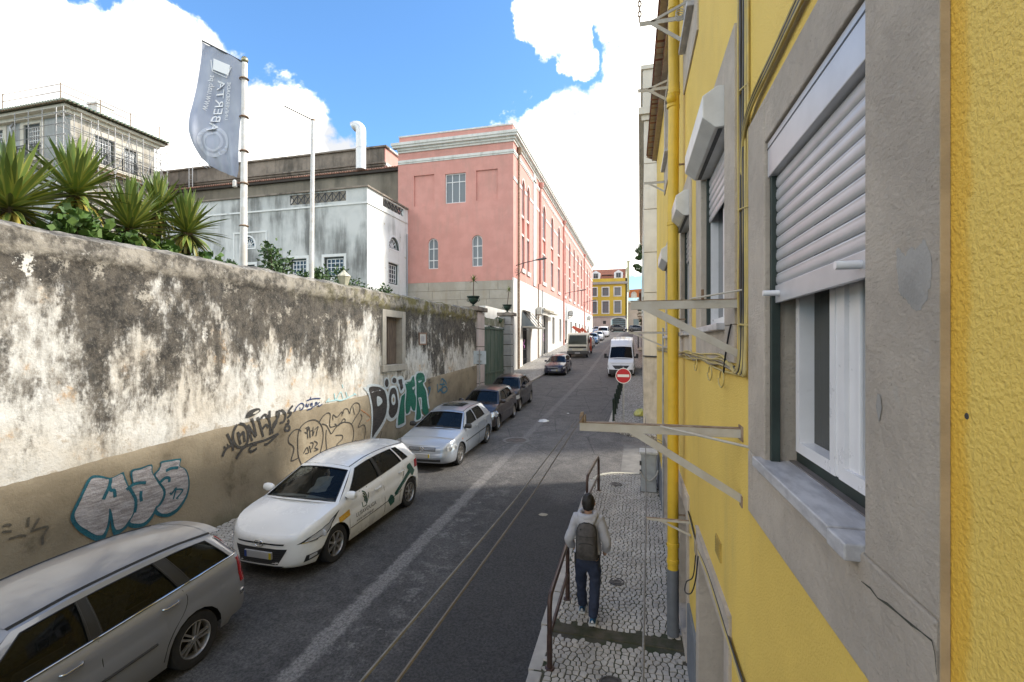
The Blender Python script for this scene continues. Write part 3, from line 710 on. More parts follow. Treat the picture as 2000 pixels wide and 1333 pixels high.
# tiled ledge: courses of half-round tiles
tm = MB(); n = 8
tm.tube([(0,0,0),(0,-1.0,-.36),(0,-2.0,-.72)], [.10,.115,.13], 8); tme = mesh('roof_tile', tm, TILEOLD, 50)
k = 0; x = -52.8
while x < -20.2: share('roof_tile', tme, bb, (x+35, 41.4-39.5, 20.62-4)); x += .26
part('ledge_slope', MB().add([(-53,39.2,19.8),(-20.0,39.2,19.8),(-20.0,41.5,20.62),(-53,41.5,20.62)], [(0,1,2,3)]), TILEOLD, bb)
part('eave_shadow_board', MB().box(-53, -20.0, 39.2, 39.5, 19.55, 19.75), plain('eave_shadow_dark', (.05,.04,.03), .8), bb)  # dark strip: the shadow under the eave put into its colour
part('hip_roof', MB().add([(-50,44,22.8),(-44,44,22.8),(-44,56,22.8),(-50,56,22.8),(-47.5,47,25.2),(-46.5,53,25.2)], [(0,1,4),(1,2,5,4),(2,3,5),(3,0,4,5)]), TILE, bb)
t = thing('rooftop_ladder', 'pale metal ladder frame standing on the tiled ledge beside the banner', 'ladder', (-45, 40, 20.2))
for x in (-45.2, -44.75): part('rail', MB().tube([(x,39.9,20.0),(x,39.9,22.6),(x+.5,40.6,22.9),(x+.9,41.3,22.6)], .04, 6), GALV, t, 50)
for z in (20.5, 21, 21.5, 22): part('rung', MB().tube([(-45.2,39.9,z),(-44.75,39.9,z)], .025, 5), GALV, t)
solo('roof_antenna', MB().tube([(-50.2,44,22.7),(-50.2,44,26.2)], .04, 5).tube([(-50.5,44,26.0),(-49.9,44,26.0)], .025, 4), GALV, 'thin antenna mast on the far roof beside the scaffolding', 'antenna')
vt = thing('vent_pipe', 'fat white ventilation pipe with an elbow top rising from the tiled ledge', 'vent', (-24.75, 39.3, 20.0))
vc = [(-24.75,39.35,20.0),(-24.75,39.35,23.5)] + [(-24.75-.55*(1-math.cos(R(a))), 39.35, 23.5+.55*math.sin(R(a))) for a in range(15, 121, 15)]
part('pipe', MB().tube(vc, .45, 20), plain('vent_white', (.75,.75,.74), .35, .2, var=.04), vt, 60)
part('seam', MB().tube([(-24.75+.455*math.cos(a*.3142), 39.35+.455*math.sin(a*.3142), 21.9) for a in range(20)], .012, 4, True), GALV, vt)
for dx, dy in ((-1.6,.6),(2.2,.8)): part('guy_wire', MB().tube([(-24.75,39.4,22.6),(-24.75+dx,39.4+dy,20.4)], .012, 4), DKGREY, vt)

# ------------------------------------------------------------------ palace under scaffolding, far left
sb = thing('old_palace', 'pale old house with iron balconies and a tiled eave under scaffolding', 'building', (-46.6, 30, 4))
pf = lambda a, b, d: (a, 30+d, b); ps = lambda a, b, d: (-46.6-d, a, b)
PALE = m_plaster('pale_tilework', (.44,.445,.43), (.38,.39,.38), (.22,.20,.17), .5, sc=1.5)
PALE2 = m_plaster('peeling_render', (.50,.465,.40), (.42,.39,.33), (.26,.20,.13), .8, sc=1.2, spots=(.42,.30,.16))
fw_ = [rect(-52.1, -50.15, 19.85, 23.1), rect(-57.2, -54.75, 19.85, 23.0)]
sw_ = [rect(31.9, 33.5, 19.4, 22.5), rect(34.4, 35.6, 19.4, 22.3)]
m = MB(); facade(m, pf, [(-62,4),(-46.6,4),(-46.6,23.9),(-62,23.9)], fw_, .3); part('front_wall', m, PALE, sb)
m = MB(); facade(m, ps, [(30,4),(37.3,4),(37.3,23.9),(30,23.9)], sw_, .3); m.add([(-46.6,37.3,4),(-62,37.3,4),(-62,37.3,23.9),(-46.6,37.3,23.9)], [(0,1,2,3)]); part('side_wall', m, PALE2, sb)
for to3, L in ((pf, fw_), (ps, sw_)):
    for h in L:
        mm = MB(); ringp(mm, to3, inset(h, -.45), .42, -.06, .1); part('surround', mm, CREAM, sb, fix=True)
        mm = MB(); ringp(mm, to3, h, .12, .1, .25); part('outer_frame', mm, DKGREEN, sb, fix=True)
        window(sb, to3, inset(h, .12), .25, WPAINT, GLASS, (.17, .33, .5, .67, .83), (.2, .4, .6, .74, .87), .09, .05)
m = MB(); m.box(-62.5, -46.0, 29.2, 30.0, 23.7, 23.95); m.box(-46.6, -45.9, 30.003, 37.9, 23.7, 23.95); m.box(-62.5, -46.3, 29.6, 30, 23.4, 23.7); m.box(-46.6, -46.25, 30.003, 37.6, 23.4, 23.7); part('eave', m, CREAM, sb)
m = MB(); m.add([(-62.6,28.9,23.95),(-45.6,28.9,23.95),(-45.6,38.2,23.95),(-62.6,38.2,23.95),(-62.6,33.5,26.0),(-50.5,33.5,26.0)], [(0,1,5,4),(1,2,5),(2,3,4,5)]); rf = part('roof', m, TILEOLD, sb)
tm = MB().tube([(0,0,0),(0,-1.1,-.1)], [.09,.10], 6); tme2 = mesh('eave_tile', tm, plain('green_glazed', (.10,.19,.12), .35, col2=(.2,.12,.08)), 50)
for i in range(52): share('eave_tile', tme2, rf, (-62+46.6+.32*i, 29.9-30, 24.15-4))
for i in range(28): share('eave_tile', tme2, rf, (-46.6+46.6+.1, 29.2-30+.32*i, 24.15-4), (0, 0, R(90)))
def iron_rail(name, to3, a0, a1, z0, z1, d, parent, step=.16):
    m = MB(); m.beam(to3(a0, z1, d), to3(a1, z1, d), .05, .05); m.beam(to3(a0, z0+.08, d), to3(a1, z0+.08, d), .04, .04); m.beam(to3(a0, z1-.18, d), to3(a1, z1-.18, d), .03, .03)
    n = int((a1-a0)/step)
    for i in range(n+1):
        a = lerp(a0, a1, i/n); m.beam(to3(a, z0, d), to3(a, z1, d), .025 if i % 8 else .07, .025 if i % 8 else .07)
        if i < n:
            q = a+step/2; m.tube([to3(q+.05*math.cos(t*1.257), z1-.27+.06*math.sin(t*1.257), d) for t in range(5)], .012, 4, True)
    return part(name, m, DKGREY, parent)
for to3, a0, a1 in ((pf, -58, -48.6), (ps, 31.0, 36.9)):
    m = MB(); bx(m, to3, a0, a1, 19.5, 19.75, -.95, 0); bx(m, to3, a0, a1, 19.2, 19.5, -.5, 0); part('balcony_slab', m, CREAM, sb)
    iron_rail('balcony_railing', to3, a0, a1, 19.75, 20.85, -.9, sb)
m = MB(); m.box(-48.9, -47.8, 32.9, 34.3, 24.3, 25.9); m.box(-49.0, -47.7, 32.8, 34.4, 25.9, 26.05); part('chimney', m, TRIM, rf)
dp = MB().tube([(-53.2,29.9,23.4),(-53.0,29.5,22.8),(-52.95,29.7,22.3),(-54.2,29.85,21.4),(-54.2,29.85,19.8)], .10, 8); part('drainpipe', dp, GALV, sb, 50)
rr = thing('roof_guard_rail', 'thin guard rail running round the roof edge above the scaffolding', 'railing', (-46, 29, 24))
gp = [(-62,28.9),(-57,28.9),(-52.8,28.9),(-46.0,28.9),(-45.8,31.8),(-45.8,34.4),(-45.8,37.2)]
for z in (24.75, 25.35): part('rail', MB().tube([(x,y,z) for x, y in gp], .025, 5), RUSTY, rr)
for x, y in gp: part('post', MB().tube([(x,y,23.9),(x,y,25.45)], .04, 5), RUSTY, rr)
sc = thing('scaffolding', 'bare steel tube scaffolding wrapped round the corner of the old palace', 'scaffolding', (-45.4, 30, 4))
STEEL = plain('scaffold_steel', (.40,.385,.37), .45, .5, var=.2, scale=10)
so_, si_ = -45.2, -46.0
vy = [28.6, 29.9, 31.2, 32.6, 33.8, 35.1, 36.4, 37.5]
for k, y in enumerate(vy):
    for x in (so_, si_): part('standard', MB().tube([(x,y,12),(x,y,23.3-(.4 if k > 5 else 0))], .04, 6), STEEL, sc)
for x in (-47.6, -49.2, -50.8): part('standard', MB().tube([(x,28.6,12),(x,28.6,23.4)], .04, 6), STEEL, sc)
for z in (14.2, 16.2, 17.6, 19.0, 20.0, 21.0, 21.9, 22.8):
    for x in (so_, si_): part('ledger', MB().tube([(x,28.4,z+.05*(x-so_)),(x,37.7,z)], .032, 5), STEEL, sc)
    part('ledger', MB().tube([(-51,28.6,z+.05),(-45,28.6,z+.05)], .032, 5), STEEL, sc)
for k in range(7):
    part('brace', MB().tube([(so_, vy[k], 19.0 if k % 2 else 22.8), (so_, vy[k+1], 22.8 if k % 2 else 19.0)], .03, 5), STEEL, sc)
for z in (16.2, 19.0, 21.0):
    for y in vy: part('transom', MB().tube([(so_,y,z+.05),(-46.5,y,z+.05)], .028, 5), STEEL, sc)
for z in (16.2, 19.0): part('deck_board', MB().box(-46.0, -45.25, 28.5, 37.6, z+.08, z+.13), plain('scaffold_board', (.32,.24,.15), .85), sc)

# ------------------------------------------------------------------ ochre house at the top of the street
ob = thing('ochre_house', 'ochre yellow house with mansard roof and arched garage closing the street', 'building', (-3, 113, 6.7))
o3 = lambda a, b, d: (a, 113+d, b)
xs_ = [(-8.35, -6.98), (-5.65, -4.28), (-11.05, -9.65), (-13.75, -12.35)]
oh = [rect(a, b, z0, z1) for a, b in xs_ for z0, z1 in ((15.05, 16.9), (11.1, 13.75))]
m = MB(); facade(m, o3, [(-22,10.25),(-2.87,10.25),(-2.87,17.68),(-22,17.68)], oh, .25); m.box(-22, -2.87, 113, 113.4, 18.2, 19.0); part('wall', m, OCHRE, ob)
m = MB(); gar = arch(-6.26, -3.17, 5.8, 9.9, 10, .55); sw2 = rect(-8.24, -7.55, 8.55, 9.3); dr = rect(-12.2, -10.8, 6, 9.3)
facade(m, o3, [(-22,5.5),(-2.87,5.5),(-2.87,10.25),(-22,10.25)], [gar, sw2, dr], .3); part('stone_ground_floor', m, ROSESTONE, ob)
m = MB(); ringp(m, o3, inset(gar, -.32), .3, -.06, .2); part('garage_surround', m, TRIM, ob, fix=True)
for z in range(9): part('garage_panel', MB().box(-6.2, -3.2, 113.2, 113.28, 5.9+z*.45, 6.33+z*.45), plain('garage_grey', (.075,.08,.085), .6), ob)
m = MB(); bx(m, o3, -8.24, -7.55, 8.55, 9.3, .2, .25); bx(m, o3, -12.2, -10.8, 6, 9.3, .2, .25); part('vent_grille', m, DKGREY, ob)
for h in oh:
    m = MB(); ringp(m, o3, inset(h, -.22), .22, -.06, .15); part('window_surround', m, TRIM, ob, fix=True)
    window(ob, o3, h, .2, plain('brown_frame', (.20,.14,.11), .5), GLASSPALE, (.33, .67), (.33, .67), .12, .06)
m = MB(); m.box(-22, -2.6, 112.6, 113, 17.68, 18.2); m.box(-22, -2.75, 112.8, 113, 10.2, 10.38); part('cornice', m, plain('dull_stone', (.40,.37,.33), .8), ob)
m = MB(); m.add([(-22,113.3,19.0),(-3.2,113.3,19.0),(-3.2,115.6,21.5),(-22,115.6,21.5),(-22,121,21.9),(-3.2,121,21.9)], [(0,1,2,3),(3,2,5,4)]); rf = part('roof', m, TILE, ob)
m = MB(); m.prism([(113,6),(113,19.0),(113.2,19.2),(115.6,21.8),(121,22.2),(125,22.2),(125,6)], 'x', -3.2, -2.87); part('party_wall', m, plain('cream_render', (.72,.66,.45), .8), ob)
part('chimney', MB().box(-2.86, -2.35, 114.4, 115.4, 16, 22.9).box(-2.95, -2.25, 114.3, 115.5, 22.9, 23.1), plain('mossy_render', (.52,.50,.30), .8), ob)
for c in (-4.77, -9.9):
    d = thing('x', None, None) if False else None
    m = MB(); m.prism([(c-.98,19.0),(c+.98,19.0),(c+.98,20.35),(c,20.95),(c-.98,20.35)], 'y', 113.25, 115.2)
    dm = part('dormer', m, WPAINT, rf, fix=True)
    w_ = MB(); ringp(w_, lambda a, b, d: (a, 113.2+d, b), rect(c-.55, c+.55, 19.15, 20.3), .08, -.02, .05); w_.box(c-.03, c+.03, 113.18, 113.24, 19.15, 20.3); part('dormer_frame', w_, plain('grey_frame', (.35,.35,.35), .5), rf, fix=True)
    part('dormer_pane', MB().sheet([(c-.5,113.235,19.2),(c+.5,113.235,19.2),(c+.5,113.235,20.25),(c-.5,113.235,20.25)]), GLASS, rf)
part('roof_terrace', MB().box(-8.6, -6.2, 113.8, 115.4, 19.9, 20.0).beam((-8.6,113.7,20.6),(-6.2,113.7,20.6),.05,.05), DKGREY, rf)
# brick loggia house right behind
lg = thing('brick_loggia_house', 'orange brick loggia with round arch above a white balustrade', 'building', (-1.5, 125, 8))
l3 = lambda a, b, d: (a, 125+d, b)
m = MB(); facade(m, l3, [(-2.8,15.5),(.6,15.5),(.6,17.75),(-2.8,17.6)], [arch(-2.2,-.75,15.6,17.15,10)], .4); part('brick_wall', m, m_tile('orange_brick', (.50,.16,.05), (.42,.12,.04)), lg)
part('arch_back', MB().box(-2.3, -.6, 125.5, 125.6, 15.5, 17.3), plain('arch_white', (.8,.8,.78), .8), lg)  # white backing seen through the arch
m = MB(); m.box(-3.2,.8,124.4,125.3,14.3,14.75); m.box(-3.2,.8,124.4,124.6,15.45,15.6); part('balcony', m, TRIM, lg)
for i in range(16): part('baluster', MB().lathe([(.05,0),(.09,.2),(.05,.45),(.06,.7)], 6, (-3.1+.25*i, 124.5, 14.75)), TRIM, lg)
part('lower_wall', MB().box(-2.87, 3, 124.8, 126, 6, 14.3), ROSESTONE, lg)
part('doorway', MB().box(-1.6, -.3, 124.74, 124.82, 7, 10.2), GLASSPALE, lg)

# ------------------------------------------------------------------ pale corner house across the side street and its neighbours
wb = thing('pale_corner_house', 'pale stone corner house across the side street', 'building', (.15, 18.7, .8))
w3 = lambda a, b, d: (a, 18.7+d, b)
m = MB(); m.box(.17, 8, 18.72, 42, .5, 12.3); part('wall', m, CREAM, wb)
zj = [3.5, 5.9, 7.4, 9.0, 10.7, 12.3]
for a, b in zip(zj, zj[1:]): part('corner_block', MB().box(.14, 1.15, 18.66, 19.6, a+.012, b-.012), CREAM, wb, bevel=.008)
part('rough_plinth', MB().box(.12, 1.2, 18.64, 19.6, .5, 3.48), CREAMROUGH, wb, bevel=.01)
m = MB(); m.box(.05, 8, 18.6, 42.1, 12.3, 12.5); m.box(-.05, 8, 18.5, 42.2, 12.5, 12.75); m.box(.1, 8, 18.66, 42, 12.75, 14.2); m.box(.03, 8, 18.6, 42.05, 14.2, 14.35); part('cornice', m, CREAM, wb)
part('wall_cable', MB().tube([(.10,18.62,3.55),(.5,18.6,3.53),(1.1,18.6,3.55)], .025, 5), DKGREY, wb)
for k in range(4):
    y = 22+5*k; h = rect(y, y+1.2, 6.2, 8.6); m = MB(); ringp(m, lambda a, b, d: (.17+d, a, b), inset(h, -.15), .15, -.06, .05); part('window_surround', m, TRIM, wb, fix=True)
    part('shutter', MB().box(.14, .18, y, y+1.2, 6.2, 8.6), DKGREEN, wb)
nb = thing('row_house', 'old row house with iron balconies beyond the pale corner house', 'building', (.25, 44, 2.5))
part('wall', MB().box(.22, 8, 42.3, 62, 2, 8.3), m_plaster('row_ochre', (.45,.36,.27), (.38,.30,.22), sc=1), nb)
part('eave', MB().box(-.1, 8, 42.2, 62.2, 8.3, 8.5), TILEOLD, nb)
nb_rail = lambda a, b, d: (.22+d, a, b)
for z in (3.6, 6.9):
    for y in (44, 49, 54):
        m = MB(); bx(m, nb_rail, y, y+2.4, z-.15, z, -.42, 0); part('balcony_slab', m, CREAM, nb); iron_rail('balcony_railing', nb_rail, y, y+2.4, z, z+1.05, -.38, nb, .14)
        part('shutter', MB().box(.18, .24, y+.5, y+1.8, z, z+2.3), DKGREEN, nb)
# ------------------------------------------------------------------ old garden wall on the left, its garden, gate and flags
def m_oldwall():
    t = NT('old_lime_wall'); v = t.coord(world=True); o = t.xyz(); y, z = o[1], o[2]
    n1 = t.noise(v, .75, 6, .6); n2 = t.noise(v, 3.5, 7, .68); st = t.noise(t.coord((1, 1, .22), world=True), 1.7, 8, .66); fine = t.noise(v, 11, 8, .78); bl = t.noise(t.coord(world=True, loc=(3,7,1)), .42, 3, .5)
    c = t.mix(t.step(n1, .38, .62), (.65,.63,.58), (.57,.52,.44))
    c = t.mix(t.step(n2, .50, .66, 0, .65), c, (.78,.76,.72))
    c = t.mix(t.math('MULTIPLY', t.step(t.noise(v, 1.5, 7, .72), .57, .70), t.step(t.noise(v, 6, 5, .7), .42, .6, 0, .8)), c, (.52,.30,.12))
    c = t.mix(t.math('MULTIPLY', t.step(z, 2.6, 3.1, 1, 0), t.step(n2, .55, .63, 0, .7)), c, (.36,.29,.20))
    # mould: grows down from the top in ragged streaks
    hgt = t.math('DIVIDE', t.math('SUBTRACT', z, t.math('MULTIPLY_ADD', t.step(y, 9, 16), .15, 3.25)), 2.0)
    mid = t.noise(t.coord((1,1,.55), world=True, loc=(2,5,8)), 3.1, 9, .74)
    f = t.math('ADD', t.math('MULTIPLY_ADD', st, 1.05, t.math('MULTIPLY', t.math('MULTIPLY_ADD', fine, .5, mid), 1.15)), t.math('ADD', t.math('MULTIPLY', bl, 1.15), t.math('MULTIPLY', hgt, .42)))
    mould = t.step(f, 1.95, 2.2); soft = t.step(f, 1.62, 2.08, 0, .78)
    c = t.mix(t.math('MULTIPLY', soft, t.step(t.noise(t.coord((1,1,.4), world=True), 7, 7, .75), .40, .60)), c, (.20,.175,.14))
    dk = t.mix(t.step(t.noise(v, 5.5, 8, .78), .40, .62), (.014,.012,.010), (.095,.080,.062)); dk = t.mix(t.step(t.noise(v, 24, 6, .8), .50, .68, 0, .7), dk, (.20,.175,.14)); dk = t.mix(t.step(t.noise(t.coord(world=True, loc=(1,4,6)), 2.0, 9, .8), .57, .64, 0, .8), dk, (.50,.455,.38))
    c = t.mix(t.math('MULTIPLY', mould, .95), c, dk)
    flake = t.math('MULTIPLY', t.step(t.noise(t.coord(world=True, loc=(9,2,4)), 1.15, 6, .75), .64, .67), t.step(z, 3.6, 4.3))
    c = t.mix(flake, c, (.74,.71,.64))
    speck = t.step(t.voro(v, 17), .0, .13, .75, 0); c = t.mix(t.math('MULTIPLY', t.math('MULTIPLY', speck, mould), t.step(t.noise(v, 2.2, 4), .5, .62)), c, (.62,.59,.54))
    # rough coping band at the top, mossier further up the street
    cope = t.step(t.math('MULTIPLY_ADD', n2, .25, z), 5.30, 5.42)
    cc = t.mix(t.step(n2, .38, .62), (.085,.075,.062), (.36,.325,.27)); cc = t.mix(t.step(fine, .56, .68, 0, .8), cc, (.55,.53,.48))
    c = t.mix(cope, c, cc)
    moss = t.math('MULTIPLY', t.math('MULTIPLY', t.step(y, 8, 16), t.step(z, 4.9, 5.35)), t.step(t.noise(v, 2.4, 6, .7), .42, .6))
    c = t.mix(t.math('MULTIPLY', moss, .8), c, (.17,.145,.03))
    h = t.math('MULTIPLY_ADD', t.noise(v, 34, 6, .7), .6, t.math('MULTIPLY', n2, 2.2))
    return t.out(c, .92, t.bump(h, .8, .02))
def m_dado():
    t = NT('cement_dado'); v = t.coord(world=True); o = t.xyz()
    c = t.mix(t.step(t.noise(v, .8, 6, .6), .35, .66), (.315,.26,.18), (.205,.165,.11))
    c = t.mix(t.step(t.noise(t.coord((1,1,.3), world=True), 2.1, 7, .7), .56, .72, 0, .6), c, (.36,.31,.22))
    c = t.mix(t.step(t.noise(v, 1.6, 6, .65), .58, .74, 0, .75), c, (.10,.08,.052))
    gl = t.math('SUBTRACT', o[2], t.math('MULTIPLY', o[1], .045))
    c = t.mix(t.math('MULTIPLY', t.step(t.math('MULTIPLY_ADD', t.noise(v, 4, 5), .5, gl), .25, .75, .65, 0), 1.), c, (.09,.085,.04))
    return t.out(c, .93, t.bump(t.math('MULTIPLY_ADD', t.noise(v, 26, 6, .7), .7, t.noise(v, 5, 4)), .75, .02))
OLD = m_oldwall(); DADO = m_dado()
gw_ = thing('garden_wall', 'tall mouldy plaster garden wall with a brown dado and graffiti', 'wall', (WALLX, 10, .5))
WY0, WY1 = -6.0, 22.9
dz_ = lambda y: interp([(-6, 1.95), (4.3, 2.22), (7.3, 2.40), (13, 2.52), (22.9, 2.98)], y)
top_ = lambda y: interp([(-6, 5.42), (4.3, 5.54), (10, 5.60), (22.9, 5.69)], y)
def rel(y, z, a=.007): return a*noise.fractal(Vector((y*2.2, z*2.2, 3.1)), .8, 2.1, 5)
yl = sorted(set([round(WY0+(WY1-WY0)*i/230, 3) for i in range(231)] + [13.95, 15.02])); 
zl = [1.6+.1*i for i in range(37)] + [5.27, 5.33, 5.42, 5.48, 5.52, 1.0]; zl = sorted(zl + [3.32, 4.88]); zl = [z for z in zl if z < 5.6]
def wallp(y, z):
    z0 = max(z, dz_(y)-.06); bulge = .05*max(0, min(1, (z-5.22)/.06)) if z > 5.2 else 0
    zz = z0 if z < 5.5 else top_(y)-.03+.05*noise.noise(Vector((y*1.3, 0, 0)))+.03*noise.noise(Vector((y*5, 2, 0)))
    return (WALLX + rel(y, zz, .008 if z < 5.2 else .03) + bulge, y, zz)
m = MB().grid(wallp, yl, zl, lambda i, j: 13.94 < yl[i] and yl[i+1] < 15.03 and 3.31 < zl[j] and zl[j+1] < 4.89)
tv = [wallp(y, 5.52) for y in yl]; n0 = len(yl)
m.add(tv + [(x-.22, y, z+.10) for x, y, z in tv] + [(x-.5, y, z-.05) for x, y, z in tv] + [(x-.5, y, 3) for x, y, z in tv],
      [(k*n0+i, k*n0+i+1, (k+1)*n0+i+1, (k+1)*n0+i) for k in range(3) for i in range(n0-1)])
m.add([(WALLX,WY1,.5),(WALLX-.5,WY1,.5),(WALLX-.5,WY1,5.65),(WALLX,WY1,5.65)], [(0,1,2,3)])
part('plaster', m, OLD, gw_, 60, fix=True)
dl = [WY0+(WY1-WY0)*i/240 for i in range(241)]
def dadop(y, q):
    zb = zr(y)-.1; zt = dz_(y)+.018*noise.noise(Vector((y*1.7, 5, 0)))+.012*noise.noise(Vector((y*9, 1, 0)))
    return (WALLX + .016+rel(y, lerp(zb, zt, q), .007) - (.03 if q > .999 else 0), y, lerp(zb, zt, min(1, q)))
part('dado', MB().grid(dadop, dl, [i/20 for i in range(21)]+[1.0001]), DADO, gw_, 60, fix=True)
LIME = m_stone('window_limestone', (.30,.27,.22), (.44,.40,.34), .3)
w3f = lambda a, b, d: (WALLX-d, a, b)
m = MB(); bx(m, w3f, 13.72, 13.95, 3.32, 5.1, -.05, .32); wf_ = part('window_jamb', m, LIME, gw_, bevel=.01)
m = MB(); bx(m, w3f, 15.02, 15.26, 3.32, 5.1, -.05, .32); part('window_jamb', m, LIME, gw_, bevel=.01)
m = MB(); bx(m, w3f, 13.953, 15.017, 4.88, 5.1, -.045, .32); part('window_lintel', m, LIME, gw_, bevel=.01)
m = MB(); bx(m, w3f, 13.66, 15.3, 3.1, 3.317, -.10, .32); part('window_sill', m, LIME, gw_, bevel=.015)
PLANK = plain('weathered_plank', (.145,.105,.075), .85, col2=(.075,.052,.038), scale=5, stretch=(6,6,.5), bump=.5, bscale=40, rnd=.4)
a = 13.96
for k, w in enumerate((.17,.25,.36,.26)):
    m = MB(); bx(m, w3f, a, a+w-.012, 3.33, 4.87, .16+.012*(k % 2), .21); part('plank', m, PLANK, gw_, bevel=.004); a += w
part('dark_gap', MB().box(WALLX-.30, WALLX-.25, 13.9, 15.1, 3.3, 4.9), DKGREY, gw_)
m = MB(); bx(m, w3f, 16.38, 16.98, 3.98, 4.40, -.025, 0); pq = part('enamel_plaque', m, plain('enamel', (.62,.60,.56), .5), gw_, bevel=.005)
m = MB(); ringp(m, w3f, rect(16.36, 17.0, 3.96, 4.42), .05, -.04, -.005); part('plaque_rim', m, plain('rust_rim', (.25,.15,.10), .7), pq, fix=True)
m = MB(); bx(m, w3f, 16.55, 16.80, 4.08, 4.30, -.03, -.024); part('plaque_panel', m, plain('faded_print', (.42,.40,.40), .6), pq)
def spray(name, col, col2, rough=.5, metal=0, wear=.58):
    t = NT(name); v = t.coord(world=True); c = t.mix(t.step(t.noise(t.coord((1,.5,3), world=True), 7, 7, .72), .40, .62), col2, col)
    return t.out(c, rough, t.bump(t.noise(v, 22, 6, .7), .9, .02), metal)
GCOL = {'teal': spray('teal_spray', (.010,.125,.165), (.008,.085,.12)), 'silver': spray('silver_spray', (.52,.49,.50), (.30,.275,.275), .42, .25), 'white': spray('white_spray', (.62,.66,.66), (.50,.54,.55)),
        'black': spray('black_spray', (.030,.026,.026), (.06,.05,.045)), 'green': spray('green_spray', (.012,.16,.10), (.010,.115,.075)), 'tan': spray('tan_spray', (.35,.27,.16), (.25,.2,.12)),
        'blue': spray('blue_spray', (.03,.16,.24), (.04,.12,.17)), 'tag': spray('black_marker', (.035,.032,.03), (.055,.05,.045)), 'navy': spray('navy_marker', (.015,.03,.11), (.03,.05,.13)), 'cyan': spray('cyan_marker', (.33,.58,.60), (.45,.60,.60)),
        'orange': spray('orange_marker', (.50,.18,.06), (.4,.2,.1)), 'faint': spray('faint_marker', (.085,.075,.06), (.13,.11,.08)), 'pale': spray('pale_gap', (.60,.57,.50), (.55,.5,.42))}
def gx(y, z): return WALLX + (.016+.010+rel(y, z, .007) if z < dz_(y) else .013+rel(y, z, .008))
